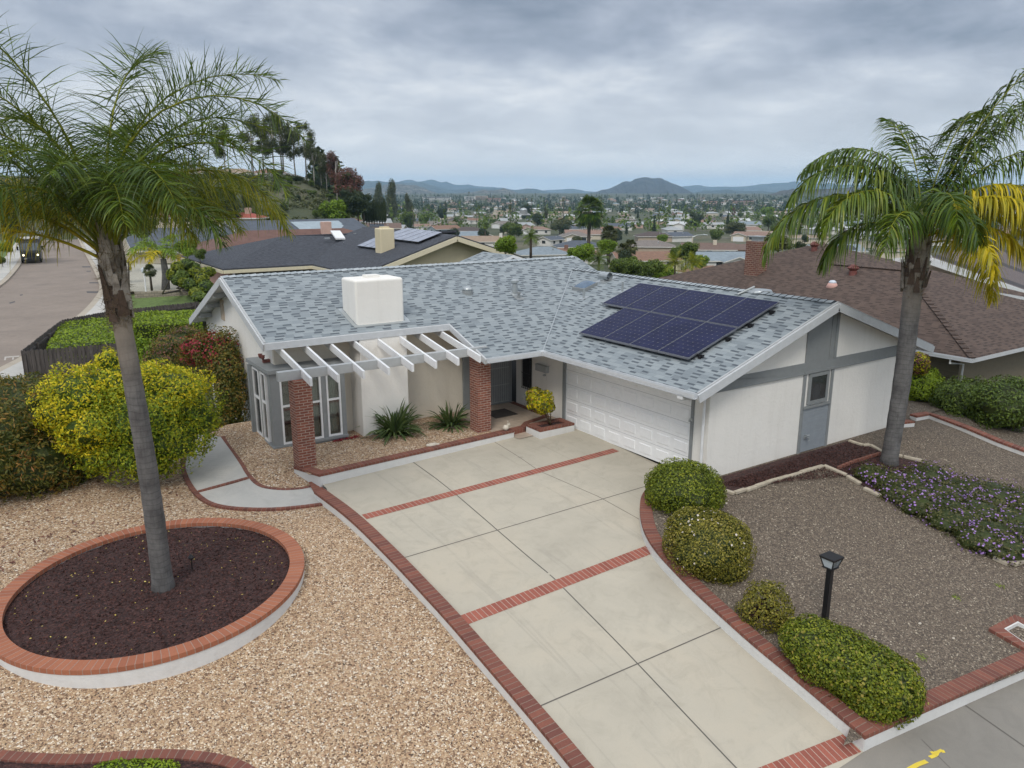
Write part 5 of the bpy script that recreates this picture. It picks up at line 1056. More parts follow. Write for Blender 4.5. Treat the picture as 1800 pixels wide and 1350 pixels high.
# strap leaved clumps
def strap_clump(label, base, n, ln, seed, wid=.045):
    t = thing('strap_leaf_plant', label, 'plant', tuple(base), 'strap leaved plants in the front bed'); rg = rng_(seed); az = rg.uniform(0, 6.28, n); e = rg.uniform(.25, 1.45, n); L_ = ln * rg.uniform(.6, 1.1, n)
    h = np.stack([np.cos(az), np.sin(az), 0 * az], 1); P = base + h * rg.uniform(0, .22, (n, 1)); D = h * np.cos(e)[:, None] + np.array([0, 0, 1.]) * np.sin(e)[:, None]; S = unit(np.cross(D, [0, 0, 1.]) + rg.normal(0, .25, (n, 3))); rings = []; q = P.copy()
    for j in range(6):
        w_ = wid * (.6 + 1.2 * (j / 5) * (1 - j / 5) * 2) * (1 if j < 5 else .1); rings += [q - S * w_ / 2, q + S * w_ / 2]; D = unit(D + np.array([0, 0, -.13]) * (1 + j * .35)); q = q + D * (L_ / 5)[:, None]
    V = np.stack(rings, 1).reshape(-1, 3); b = np.arange(n)[:, None] * 12; F = np.vstack([b + np.array([2 * j, 2 * j + 1, 2 * j + 3, 2 * j + 2]) for j in range(5)])
    npmesh('leaves', V, F, G['strap'], t, rnd=np.repeat(rg.uniform(0, 1, n), 12)); m = MB(); m.tube([base - [0, 0, .05], base + [0, 0, .15]], [.12, .05], 8); m.build('base', G['dark'], t)
zpl = lambda x, y: .10 + 0 * x
strap_clump('large dark green strap leaved clump before the chimney wall', atg(695, 762, zpl), 260, .98, 51); strap_clump('smaller strap leaved clump beside the right brick pillar', atg(793, 748, zpl), 130, .75, 52)
# croton in the entry planter
b = np.array([-.75, -.28, .2]); lo = [lpx(948, 705, 22, 20, math.hypot(*(b - CAM)[:2]) + .05), lpx(940, 698, 16, 16, math.hypot(*(b - CAM)[:2]) + .1), lpx(958, 712, 17, 16, math.hypot(*(b - CAM)[:2]))]
t = shrub('potted_shrub', 'yellow green speckled shrub in white planter by garage', b, lo, 2000, .085, .045, [G['yellow'], G['dark'], G['darkred']], 53, rough=.18, depth=.6, extra=(350, .07), core=.5, stems=False); stemmesh(t, b, [np.array(l[:3]) for l in lo] + [b + [.1, .1, .45], b + [-.15, 0, .45]], .02, G['dry'])
# magenta petals along the bay foot
V, F, r = leafquads(np.column_stack([rng_(1).uniform(-6.4, -5.6, 120), rng_(2).normal(2.0, .05, 120), np.full(120, .125)]), np.tile([0, 0, 1.], (120, 1)), .06, .05, rng_(1), .8); npmesh('fallen_petals', V, F, G['red'], rnd=r, kind='stuff')
# golden shrub left of the walkway
b, D = gD(250, 845, zl); D -= .1
lo = [lpx(*q) for q in ((135, 700, 50, 48, D + .3), (195, 672, 48, 34, D + .6), (190, 638, 20, 24, D + .7), (262, 665, 40, 26, D + .7), (300, 690, 60, 44, D + .2), (342, 730, 42, 50, D), (250, 735, 76, 62, D - .1), (165, 752, 58, 46, D), (305, 772, 56, 44, D - .3), (175, 805, 36, 24, D - .1), (232, 800, 50, 36, D - .3), (100, 730, 30, 30, D + .2), (275, 818, 34, 20, D - .3))]
t = thing('golden_shrub', 'large golden yellow shrub behind the left palm trunk', 'shrub', tuple(b)); up_ = lo[:5] + [lo[7]] + [lo[11]]; dn_ = [lo[i_] for i_ in (5, 6, 8, 9, 10, 12)]
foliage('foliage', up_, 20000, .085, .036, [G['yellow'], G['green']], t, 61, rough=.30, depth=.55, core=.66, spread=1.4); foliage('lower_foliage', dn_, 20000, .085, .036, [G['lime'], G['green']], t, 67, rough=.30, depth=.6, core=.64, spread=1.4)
stemmesh(t, b - np.array([0, 0, .05]), [np.array(l[:3]) for l in dn_], .04, seed=3)
# dark mass at the left edge
b, D = gD(60, 870, zl)
lo = [lpx(*q) for q in ((20, 745, 85, 65, D + 1.3), (95, 735, 70, 55, D + 1.5), (-40, 790, 90, 80, D + .6), (60, 810, 80, 55, D + .6), (130, 800, 55, 55, D + .8), (-80, 730, 80, 70, D + 2.2), (30, 700, 60, 35, D + 2), (115, 703, 45, 30, D + 2.2))]
shrub('dark_shrub', 'dark green oleander like shrub mass at left edge', b, lo, 26000, .13, .035, [G['darkred'], G['dark']], 62, rough=.16, depth=.45, core=.78, spread=1.2)
# bougainvillea and its neighbour by the gable wall
def ring_at(lobs): return [lpx(*q) for q in lobs]
b = at(395, 740, z=0.1); D = math.hypot(*(b - CAM)[:2]) 
t = shrub('bougainvillea', 'dark green climbing shrub with magenta red blooms on gable wall', b, ring_at([(388, 625, 42, 45, D + .6), (400, 665, 36, 45, D), (405, 705, 32, 48, D - .2), (350, 615, 32, 30, D + 1.2), (395, 740, 30, 25, D - .2)]), 14000, .075, .045, [G['darkred'], G['dark'], G['red']], 63, rough=.22, depth=.4, core=.62, extra=(10, .06), xmax=-7.66)
P, Nn = lobes_pts(ring_at([(370, 622, 34, 28, D + .5), (345, 612, 24, 20, D + 1.0), (412, 640, 15, 14, D + .3), (385, 600, 26, 12, D + .6)]), 1500, rng_(64), .4, .4); kp = P[:, 0] < -7.68; P, Nn = P[kp], Nn[kp]; V, F, r = leafquads(P + Nn * .05, Nn, .08, .06, rng_(64)); npmesh('blossoms', V, F, G['red'], t, rnd=r)
b = at(305, 660, z=-.6); D = math.hypot(*(b - CAM)[:2]); shrub('rusty_shrub', 'olive and rust coloured loose shrub between hedge and magenta blooms', b, ring_at([(310, 612, 38, 30, D), (330, 595, 26, 22, D + .5), (295, 640, 34, 30, D - .3)]), 9000, .08, .04, [G['darkred'], G['dark'], G['rust']], 65, rough=.22, depth=.4, extra=(1500, .07))
b = at(262, 640, z=-.3); D = math.hypot(*(b - CAM)[:2]); shrub('lime_sapling', 'small lime green leafy sapling right of palm trunk', b, ring_at([(262, 618, 16, 18, D), (250, 603, 9, 10, D), (272, 630, 14, 12, D)]), 500, .16, .08, [G['bright'], G['hedge']], 66, rough=.3, depth=.6, core=.3)
# clipped hedges inside the fence (box forms)
def boxhedge(name, label, corners, z0, z1, n, seed, pal, rz=.12):
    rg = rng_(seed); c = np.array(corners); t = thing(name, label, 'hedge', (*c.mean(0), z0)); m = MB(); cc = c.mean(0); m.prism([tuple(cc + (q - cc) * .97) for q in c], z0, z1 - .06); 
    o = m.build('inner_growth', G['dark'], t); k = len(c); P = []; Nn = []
    e = [np.linalg.norm(c[(i + 1) % k] - c[i]) for i in range(k)]; ar = [q * (z1 - z0) for q in e]; mn, mx = c.min(0), c.max(0); top = (mx - mn).prod() * .8; pr_ = np.array(ar + [top]); pick = rg.choice(k + 1, n, p=pr_ / pr_.sum())
    from mathutils.geometry import intersect_point_line
    def inside(p):
        r = 0
        for i in range(k):
            a, b = c[i], c[(i + 1) % k]
            if (a[1] > p[1]) != (b[1] > p[1]) and p[0] < (b[0] - a[0]) * (p[1] - a[1]) / (b[1] - a[1]) + a[0]: r ^= 1
        return r
    for q in pick:
        if q < k:
            u = rg.uniform(); p = c[q] * (1 - u) + c[(q + 1) % k] * u; d = c[(q + 1) % k] - c[q]; nn = np.array([d[1], -d[0], 0]); nn /= np.linalg.norm(nn); 
            if np.dot(nn[:2], p - cc) < 0: nn = -nn
            P.append((p[0], p[1], rg.uniform(z0, z1))); Nn.append(nn)
        else:
            for _ in range(8):
                p = rg.uniform(mn, mx)
                if inside(p): P.append((p[0], p[1], z1)); Nn.append((0, 0, 1.)); break
    P = np.array(P); Nn = np.array(Nn); P = P + Nn * (.05 * np.sin(P[:, :1] * 2.3) * np.sin(P[:, 1:2] * 1.9) + rg.uniform(-.06, .05, (len(P), 1))); V, F, r = leafquads(P, Nn, .12, .07, rg, 1.1); npmesh('foliage', V, F, pal, t, rnd=r); return t
hz_ = .25
hc = [at(*q, z=hz_)[:2] for q in ((80, 612), (112, 563), (200, 557), (205, 600))]; boxhedge('clipped_hedge', 'flat topped bright green hedge inside the dark wooden fence', hc, -1.6, hz_, 9000, 71, G['hedge'])
hc = [at(*q, z=.30)[:2] for q in ((236, 572), (236, 549), (350, 545), (352, 566))]; boxhedge('clipped_hedge', 'long straight clipped hedge right of palm trunk before gable wall', hc, -1.6, .30, 9000, 72, G['hedge'])
# ---- weathered board fence
def board_fence(label, pts, ztop, zbot, seed, group='weathered board fences'):
    rg = random.Random(seed); t = thing('board_fence', label, 'fence', (pts[0][0], pts[0][1], zbot), group); m = MB()
    for a, b in zip(pts[:-1], pts[1:]):
        a, b = np.array(a[:2]), np.array(b[:2]); L_ = np.linalg.norm(b - a); d = (b - a) / L_; n = int(L_ / .15); nn = np.array([-d[1], d[0]])
        for i in range(n):
            p = a + d * (i * .15 + .005); q = a + d * (i * .15 + .143); h = ztop + rg.uniform(-.02, .02); o = nn * rg.uniform(-.006, .006); w_ = nn * .011; m_ = (p + q) / 2; s = .045
            prof = [(p, zbot), (q, zbot), (q, h - s), (q - d * .03, h), (p + d * .03, h), (p, h - s)]
            v = [(*(x + o - w_), z) for x, z in prof] + [(*(x + o + w_), z) for x, z in prof]; m.add(v, [tuple(range(6)), tuple(range(11, 5, -1))] + [(i, i + 6, (i + 1) % 6 + 6, (i + 1) % 6) for i in range(6)])
    m.build('boards', MT['fence'], t)
    for a, b in zip(pts[:-1], pts[1:]):
        a, b = np.array(a[:2]), np.array(b[:2]); d = (b - a) / np.linalg.norm(b - a); nn = np.array([d[1], -d[0]]) * .04; m = MB()
        for z in (ztop - .25, zbot + .4): m.bar((*(a + nn), z), (*(b + nn), z), .04, .09)
        m.build('rail', MT['fence'], t)
        L_ = np.linalg.norm(b - a)
        for k in range(int(L_ / 2.4) + 1): p = a + d * k * 2.4 + nn * 2.2; m = MB(); m.box(p[0] - .045, p[1] - .045, zbot, p[0] + .045, p[1] + .045, ztop - .1); m.build('post', MT['fence'], t)
fp = [at(*q, z=.45) for q in ((205, 603), (37, 617))]; board_fence('dark weathered board fence running behind the golden shrub', fp, .45, -1.6, 1)
fp = [at(*q, z=.45) for q in ((37, 617), (108, 562))]; board_fence('dark board fence side receding along the street', fp, .45, -1.6, 2)
fp = [at(*q, z=.45) for q in ((108, 562), (190, 547), (350, 530))]; board_fence('scalloped dark board fence behind the clipped hedges', fp, .45, -1.6, 3)
# ground between fence and street, neighbour's yard
MT['lawn'] = paint('lawn', (.10, .15, .035), .95, .35, .8, 3); MT['yard'] = pebbles('pale_gravel', [(0, (.40, .38, .31)), (.5, (.47, .45, .38)), (.8, (.33, .31, .26))], .06, (.25, .23, .19), .01, (.36, .35, .28))
def ground_quad(name, px, z, mat, **k):
    P = [at(*q, z=z) for q in px]; m = MB(); m.poly(P if np.cross(P[1] - P[0], P[2] - P[0])[2] > 0 else P[::-1]); return m.build(name, mat, kind='structure')
ground_quad('lawn', [(200, 545), (225, 512), (420, 505), (400, 560)], -1.30, MT['lawn']); ground_quad('gravel_yard', [(205, 513), (215, 462), (420, 470), (420, 510)], -1.05, MT['yard'])
# ================================================================ STREET
rp = [at(*q, z=-1.5)[:2] for q in ((128, 400), (132, 410), (147, 443), (160, 467), (174, 497), (176, 512), (167, 527), (145, 552))] + [np.array([-11.2, 33.]), np.array([-13.2, 26.5]), np.array([-16, 21.]), np.array([-24, 12.])]
lp_ = [at(*q, z=-1.5)[:2] for q in ((52, 400), (60, 413), (41, 458), (33, 473), (0, 510))] + [np.array([-16, 52.]), np.array([-20, 45.]), np.array([-26, 37.]), np.array([-38, 27.])]
rp = smoothpath(np.array(rp), 2); lp_ = smoothpath(np.array(lp_), 2); tt = np.linspace(0, 1, 60)
def rs2(p):
    s = np.concatenate([[0], np.cumsum(np.linalg.norm(np.diff(p, axis=0), axis=1))]); s /= s[-1]; return np.column_stack([np.interp(tt ** .6 if 0 else tt, s, p[:, i]) for i in range(2)])
rp, lp_ = rs2(rp), rs2(lp_); loft_surface('street', lp_, rp, lambda x, y: -1.5 + 0 * x, MT['street'], ns=10)
for p, q in ((rp, lp_), (lp_, rp)):
    nn = path_normals(p); nn = nn if (nn[20] @ (p[20] - q[20])) > 0 else -nn; z = np.full((60, 1), -1.36)
    m = MB(); ribbon_block(m, np.hstack([p, z]), np.hstack([p + nn * .45, z]), .2); m.build('kerb', MT['kerb'], kind='structure'); m = MB(); ribbon_block(m, np.hstack([p + nn * .46, z + .01]), np.hstack([p + nn * 2.1, z + .01]), .2); m.build('pavement', MT['walk'], kind='structure')
    m = MB(); ribbon_block(m, np.hstack([p + nn * 2.1, z - .02]), np.hstack([p + nn * 9.5, z + .0]), .2); 
    if p is lp_: m.build('lawn', MT['lawn'], kind='structure')
# patched asphalt and faint markings on the street
m = MB()
for px in ([(152, 512), (174, 512), (175, 515), (153, 515)], [(157, 496), (173, 496), (173, 498), (157, 498)], [(144, 468), (159, 468), (159, 470), (145, 470)], [(152, 476), (160, 476), (160, 477.5), (152, 477.5)], [(16, 532), (26, 529), (27, 531), (17, 534)], [(35, 518), (40, 517), (40, 519), (35, 520)]):
    P = [at(*q, z=-1.496) for q in px]; m.poly(P if np.cross(P[1] - P[0], P[2] - P[0])[2] > 0 else P[::-1])
m.build('asphalt_patch', paint('patch', (.09, .085, .085), .9), kind='structure')
m = MB()
for px in ([(8, 627), (34, 625), (34, 627), (8, 629)], [(8, 629), (11, 629), (10, 633), (7, 633)], [(22, 627), (25, 627), (24, 632), (21, 632)]):
    P = [at(*q, z=-1.495) for q in px]; m.poly(P if np.cross(P[1] - P[0], P[2] - P[0])[2] > 0 else P[::-1])
m.build('street_marking', paint('faded_marking', (.45, .42, .38), .9), kind='structure')
# ---- step van
vb = at(56, 463, z=-1.5); heading = unit(np.append(rp[18] - rp[10], 0)); vt = thing('delivery_van', 'dark boxy delivery van driving towards the viewer with headlights on', 'van', tuple(vb), rz=math.atan2(heading[1], heading[0]))
def lbuild(m, name, mat, parent, **k): s = ORG[parent]; ORG[parent] = np.zeros(3); o = m.build(name, mat, parent, **k); ORG[parent] = s; ORG[o] = np.zeros(3); return o
MT['vanpaint'] = paint('van_paint', (.035, .04, .05), .35, .1, 0); MT['vanroof'] = paint('van_roof', (.55, .52, .46), .5); MT['tyre'] = paint('tyre', (.02, .02, .02), .9); MT['rim'] = paint('rim', (.3, .3, .31), .4, metal=.5)
m = MB(); m.box(-6.0, -1.08, .45, -.9, 1.08, 2.75); m.add([(-.9, -1.08, .45), (-.9, 1.08, .45), (-.9, 1.08, 2.75), (-.9, -1.08, 2.75), (0, -1.0, .45), (0, 1.0, .45), (-.05, 1.0, 1.35), (-.05, -1.0, 1.35), (-.45, -1.02, 2.6), (-.45, 1.02, 2.6)], [(0, 4, 7, 8, 3), (1, 2, 9, 6, 5), (4, 5, 6, 7), (7, 6, 9, 8), (8, 9, 2, 3), (0, 1, 5, 4)]); vbd = lbuild(m, 'body', MT['vanpaint'], vt, bevel=.04)
m = MB(); m.box(-5.95, -1.0, 2.76, -.6, 1.0, 2.84); lbuild(m, 'roof', MT['vanroof'], vt, bevel=.03)
MT['wind'] = glass('windscreen', (.10, .12, .13), .1)
for s in (-1, 1):
    m = MB(); a, b_ = (.05, .92) if s > 0 else (-.92, -.05); f = lambda y, z: (-.05 - .4 * (z - 1.35) / 1.25 + .012, y, z); m.poly([f(a, 1.5), f(b_, 1.5), f(b_, 2.35), f(a, 2.35)]); lbuild(m, 'windscreen', MT['wind'], vt)
    m = MB(); m.tube([(-.01, .72 * s, .98), (.035, .72 * s, .98)], .11, 12); h_, t_, b2 = newmat('headlight'); setp(b2, Base_Color=(.9, .85, .7, 1)); b2.inputs['Emission Color'].default_value = (1, .85, .55, 1); b2.inputs['Emission Strength'].default_value = 3.; lbuild(m, 'headlight', h_, vt)
    m = MB(); m.bar((-.5, 1.05 * s, 1.9), (-.3, 1.35 * s, 1.9), .03, .03); m.box(-.36, 1.25 * s - .08, 1.55, -.28, 1.25 * s + .12, 2.0); lbuild(m, 'wing_mirror', MT['black'], vt)
    for x in (-1.3, -4.7): m = MB(); m.tube([(x, .85 * s, .42), (x, 1.06 * s, .42)], .42, 18); w_o = lbuild(m, 'wheel', MT['tyre'], vt); m = MB(); m.tube([(x, 1.06 * s, .42), (x, 1.075 * s, .42)], .22, 14); lbuild(m, 'rim', MT['rim'], w_o)
m = MB(); m.box(-.01, -.55, .75, .03, .55, 1.2); lbuild(m, 'grille', MT['black'], vt); m = MB(); m.box(-.05, -1.02, .42, .14, 1.02, .60); lbuild(m, 'bumper', MT['black'], vt, bevel=.02); m = MB(); m.box(.14, .2 - .9, .50, .15, .5 - .9, .62); lbuild(m, 'number_plate', MT['vanroof'], vt)
def car(label, pos, rz, col, group=None):
    t = thing('parked_car', label, 'car', tuple(pos), group, rz); pm = paint('car_paint', col, .3, .03, 0); m = MB(); L2, W2 = 2.2, .88
    prof = [(-2.2, .35), (2.2, .35), (2.25, .7), (1.95, .88), (1.15, .98), (.45, 1.42), (-.95, 1.45), (-1.75, 1.02), (-2.2, .95)]
    n = len(prof); m.add([(x, -W2 * (.86 if z > 1.2 else 1), z) for x, z in prof] + [(x, W2 * (.86 if z > 1.2 else 1), z) for x, z in prof], [tuple(range(n)), tuple(reversed(range(n, 2 * n)))] + [(i, i + n, (i + 1) % n + n, (i + 1) % n) for i in range(n)]); lbuild(m, 'body', pm, t, bevel=.05)
    m = MB(); m.poly([(1.13, -.68, 1.02), (1.13, .68, 1.02), (.52, .62, 1.38), (.52, -.62, 1.38)]); lbuild(m, 'windscreen', MT['wind'], t); m = MB(); m.poly([(-1.70, .68, 1.08), (-1.70, -.68, 1.08), (-1.05, -.62, 1.42), (-1.05, .62, 1.42)]); 
    lbuild(m, 'rear_window', MT['wind'], t)
    for s in (-1, 1):
        m = MB(); m.poly([(1.0, s * .885, 1.0), (-1.5, s * .885, 1.03), (-.9, s * .79, 1.36), (.45, s * .79, 1.34)][::s]); lbuild(m, 'side_window', MT['wind'], t)
        m = MB(); m.box(2.14, .55 * s - .15, .62, 2.26, .55 * s + .15, .76); lbuild(m, 'headlight', MT['vanroof'], t)
        for x in (1.35, -1.4): m = MB(); m.tube([(x, .7 * s, .32), (x, .90 * s, .32)], .32, 14); lbuild(m, 'wheel', MT['tyre'], t)
    return t
p = at(70, 420, z=-1.5); car('pale grey car parked behind the dark van', p, math.atan2(heading[1], heading[0]) + .05, (.22, .26, .30))
# ================================================================ PALMS
def queen_palm(label, base, top, r0, r1, fr, seed, boot_len=1.3):
    t = thing('palm_tree', label, 'palm tree', tuple(base), 'tall feather palms in the front garden'); base, top = np.array(base), np.array(top); m = MB(); K = 26; pts = []; rad = []
    side = RT * .10
    for i in range(K + 1):
        s = i / K; p = base * (1 - s) + top * s + side * math.sin(s * math.pi) * .5; pts.append(p - [0, 0, .15 if i == 0 else 0]); rad.append((r0 * (1.38 - .38 * min(1, s / .045)) if s < .045 else r0 + (r1 - r0) * s) * (1 + .012 * ((i * 37) % 5 - 2)))
    m.tube(pts, rad, 18); m.build('trunk', MT['ptrunk'], t, smooth=True)
    ax = unit(top - base); rg = rng_(seed); m = MB()                      # old leaf boots
    m.tube([top - ax * .1, top + ax * boot_len * .35, top + ax * boot_len * .75, top + ax * boot_len * 1.15], [r1 * 1.02, r1 * 1.28, r1 * .92, r1 * .5], 14)
    for i in range(44):
        a = i * 2.399; z = boot_len * (-.18 + 1.2 * (i / 44)); d = unit(np.cross(ax, [math.cos(a), math.sin(a), 0.2])); fz = max(0., z / boot_len); p = top + ax * z + d * r1 * (1.15 - .55 * fz * fz); m.cm = [0, 1, 2, 0, 1][i % 5]; q = p + ax * rg.uniform(.28, .6) + d * rg.uniform(-.02, .10) * (1 - .6 * fz); w_ = rg.uniform(.05, .11)
        e = unit(np.cross(d, ax)) * w_; th_ = d * .03; v = [p - e, p + e, q + e * .35, q - e * .35, p - e + th_, p + e + th_, q + e * .35 + th_ * .5, q - e * .35 + th_ * .5]; m.add(v, [(0, 1, 2, 3), (7, 6, 5, 4), (0, 4, 5, 1), (1, 5, 6, 2), (2, 6, 7, 3), (3, 7, 4, 0)])
    m.build('leaf_boots', [MT['ptrunktop'], MT['bootdark'], MT['bootpale']], t)
    P = top + rg.uniform(-.2, boot_len * 1.0, (1500, 1)) * ax + sph(1500, rg) * r1 * rg.uniform(1.0, 1.45, (1500, 1)); V, F, r = leafquads(P, np.tile(ax, (1500, 1)), .34, .008, rg, 3.); npmesh('hanging_fibre', V, F, G['dry'], t, rnd=r)
    for i, (az, e0, e1, ln, kind, kw) in enumerate(fr):
        o = top + ax * boot_len * (.62 + .4 * min(1, max(0, e0) / 90)) + unit(np.cos(R(az)) * RT + np.sin(R(az)) * FH) * r1 * .35; pal = {'g': G['palm'], 'y': G['palmy'], 'o': G['palmo']}[kind]
        frond('frond', o, az, e0, e1, ln, [pal, G['palmo'] if kind != 'y' else G['palmy']], t, seed * 100 + i, **kw)
    return t
bL = np.append(atg(287, 1032, lambda x, y: ZO)[:2], ZO - .05); DL = math.hypot(*(bL - CAM)[:2])
topL = at(210, 545, D=DL - .2)
W = dict(leaf=.80, wid=.0175, n=160, droop=.55, plum=.65, spread=.8)
def K_(**k): d = dict(W); d.update(k); return d
frL = [ # az (0 right, 90 away, 180 left, 270 to the viewer), start elevation, end elevation, length, palette
 (6, 90, -52, 4.7, 'g', K_(droop=.15, plum=.9)), (-6, 76, -62, 4.1, 'g', K_(droop=.35)), (40, 82, -25, 3.9, 'g', K_(droop=.3, plum=.9)), (-45, 74, -60, 3.3, 'g', K_()), (4, 70, -64, 3.5, 'o', K_(droop=.7)), (28, 60, -62, 3.4, 'o', K_(droop=.8)), (-25, 62, -66, 2.8, 'g', K_(droop=.8)), (12, 62, -54, 2.4, 'o', K_(droop=.8)),
 (172, 82, 12, 5.3, 'g', K_(droop=.25, plum=.9)), (190, 66, -30, 4.5, 'g', K_()), (150, 74, -25, 4.3, 'g', K_()), (205, 52, -48, 4.0, 'o', K_(droop=.9)), (185, 44, -44, 4.4, 'y', K_(droop=1.1)), (160, 50, -46, 4.0, 'y', K_(droop=1.1)), (192, 32, -52, 3.7, 'y', K_(droop=1.1)), (176, 56, -10, 4.6, 'g', K_(droop=.5)), (182, 44, -40, 3.3, 'o', K_(droop=.9)), (200, 84, -8, 4.2, 'g', K_(droop=.4)),
 (110, 76, -30, 4.0, 'g', K_()), (80, 66, -50, 3.5, 'g', K_(droop=.7)), (262, 84, -40, 2.9, 'g', K_()), (240, 70, -60, 2.7, 'g', K_(droop=.8)), (305, 72, -60, 2.7, 'g', K_(droop=.7)), (130, 54, -60, 3.4, 'o', K_(droop=.9)), (330, 68, -66, 2.3, 'o', K_(droop=.9)), (24, 88, -12, 4.4, 'g', K_(droop=.25, plum=.9)), (95, 86, 10, 4.5, 'g', K_(droop=.3)), (215, 76, -20, 3.7, 'g', K_(droop=.5)), (60, 74, -45, 3.2, 'g', K_()), (350, 80, -30, 3.4, 'g', K_(droop=.4)), (285, 78, -30, 2.6, 'g', K_(droop=.6))]
queen_palm('tall feather palm rising from the oval brick planter', bL, topL, .175, .14, frL, 3, 1.0)
bR = atg(1562, 815, zr); DR = math.hypot(*(bR - CAM)[:2]); topR = at(1606, 497, D=DR)
W = dict(leaf=1.05, wid=.042, n=95, droop=1.9, plum=.25, spread=.7)
frR = [(181, 48, -80, 4.7, 'g', K_(leaf=1.2, n=130, mi_y=.18)), (176, 70, -62, 4.2, 'g', K_(leaf=1.1, mi_y=.1)), (168, 84, -45, 3.9, 'g', K_()), (150, 76, -40, 3.8, 'g', K_()), (195, 60, -78, 3.6, 'g', K_(mi_y=.2)), (14, 70, 35, 5.6, 'g', K_(leaf=1.1)), (5, 66, 15, 5.4, 'g', K_(leaf=1.1)), (-15, 66, -25, 4.4, 'g', K_()), (28, 60, 25, 5.0, 'g', K_(leaf=1.05)), (350, 42, -45, 4.6, 'g', K_()),
 (-25, 64, -86, 3.9, 'y', K_(leaf=.9, n=130)), (-42, 58, -86, 3.5, 'y', K_(leaf=.9, n=130)), (-5, 50, -86, 3.4, 'y', K_(leaf=.9, n=120)), (-72, 34, -84, 2.7, 'y', K_(leaf=.8)), (-30, 34, -84, 2.9, 'y', K_(leaf=.8)), (90, 64, -50, 3.8, 'g', K_()), (120, 50, -65, 3.8, 'g', K_()), (60, 46, -60, 3.8, 'g', K_()), (38, 78, -5, 4.8, 'g', K_()),
 (225, 50, -80, 2.7, 'g', K_(mi_y=.15)), (262, 66, -70, 2.8, 'g', K_()), (282, 54, -75, 2.3, 'g', K_()), (100, 84, 20, 3.4, 'g', K_(droop=1.2)), (184, 36, -82, 2.9, 'g', K_()), (20, 12, -80, 3.4, 'y', K_())]
queen_palm('tall feather palm beside purple flowers with yellowing lower fronds', bR, topR, .20, .215, frR, 5, 1.35)
# ================================================================ NEIGHBOURING HOUSES
# brown hipped house on the right
XE, ZE = 12.2, 1.5
def bpl(px, py, k=KK):
    d = ray(px, py); n = np.array([-k, 0, 1.]); t_ = (ZE - k * XE - n @ CAM) / (n @ d); return CAM + t_ * d
P1 = bpl(1445, 427); Vv = bpl(1463, 465); Rr = bpl(1592, 474); Fa = bpl(1190, 494); yN = at(1792, 643, z=ZE)[1] - .1
Fa = np.array([XE, P1[1] + (P1[0] - XE), ZE]); Hh = np.array([Vv[0], Rr[1], Vv[2]]); Nn_ = np.array([XE, Rr[1] - (Vv[0] - XE), ZE])
Rr[0] = Vv[0]; Rr[2] = Vv[2]
bh = thing('house', 'brown shingled hipped house at the right with olive walls', 'house', (16, 0, -.9)); m = MB(); xb2 = 2 * Vv[0] - XE; xp2 = 2 * P1[0] - XE
Vv[1] = P1[1] - (P1[0] - Vv[0])
m.slab([tuple(q) for q in (Nn_, Rr, Vv, P1, Fa)][::-1], .14)
m.slab([tuple(Nn_), (xb2, Nn_[1], ZE), tuple(Rr)], .14); m.slab([(xb2, Nn_[1], ZE), (xb2, Vv[1] - (xb2 - Vv[0]) * 0 , ZE), (Vv[0] + .001, Vv[1], Vv[2]), tuple(Rr)], .14)
m.slab([tuple(P1), tuple(Vv), (xp2, 2 * P1[1] - Fa[1], ZE)], .14)
m.slab([tuple(Fa), tuple(P1), (xp2, Fa[1], ZE)], .14); m.slab([(xp2, 2 * P1[1] - Fa[1], ZE), (xp2, Fa[1], ZE), tuple(P1)], .14)
m.build('roof', [MT['rbrown'], MT['gutter']], bh)
m = MB(); y0 = Nn_[1]; m.box(XE + .7, y0 + .7, -1.6, xb2 - .7, Fa[1] - .7, ZE - .05); m.build('wall', MT['olive'], bh)
m = MB()
for z in np.arange(-.8, 1.3, .2): m.box(XE + .675, y0 + .7, z, XE + .70, Fa[1] - .7, z + .03)
m.build('board_lines', MT['olive'], bh)
m = MB(); gm = m; gutter((XE, Fa[1], ZE - .03), (XE, y0, ZE - .03), (-1, 0, 0)); m.build('gutter', MT['gutter'], bh)
m = MB(); q = at(1672, 630, X=XE - .02); m.tube([(XE - .06, q[1], ZE - .12), (XE - .06, q[1], ZE - .25), (XE + .62, q[1] - .1, ZE - .35), (XE + .62, q[1] - .1, -.9)], .035, 8); m.build('downspout', MT['trim'], bh)
c = bpl(1326, 480); c[2] = ZE + KK * (c[0] - XE); ct = c[2] + 1.25
m = MB(); cc_ = at(1327, 424, D=math.hypot(*(c - CAM)[:2])); m.box(c[0] - .30, c[1] - .36, c[2] - .5, c[0] + .42, c[1] + .36, cc_[2]); cb = m.build('chimney', MT['rchim'], bh); m = MB(); z = cc_[2]; m.box(c[0] - .12, c[1] - .2, z, c[0] + .24, c[1] + .2, z + .2); m.box(c[0] - .22, c[1] - .3, z + .2, c[0] + .34, c[1] + .3, z + .24); m.build('chimney_cap', MT['metal'], cb)
for px, py, s in ((1499, 482, .22), (1431, 440, .20)):
    c = bpl(px, py); m = MB(); m.lathe(c, [(s * .75, -.1), (s * .75, .14), (s * .6, .16)], 14)
    for k in range(14):
        a = k * math.pi / 7
        m.tube([c + [math.cos(a) * s * .5, math.sin(a) * s * .5, .15], c + [math.cos(a + .3) * s, math.sin(a + .3) * s, .27], c + [math.cos(a + .6) * s * .4, math.sin(a + .6) * s * .4, .40]], [.03, .035, .02], 5)
    m.lathe(c + [0, 0, .38], [(s * .5, 0), (.02, .04)], 12); m.lathe(c + [0, 0, .15], [(s * .55, 0), (s * .6, .12), (s * .5, .24)], 12); m.build('turbine_vent', MT['rust'], bh)
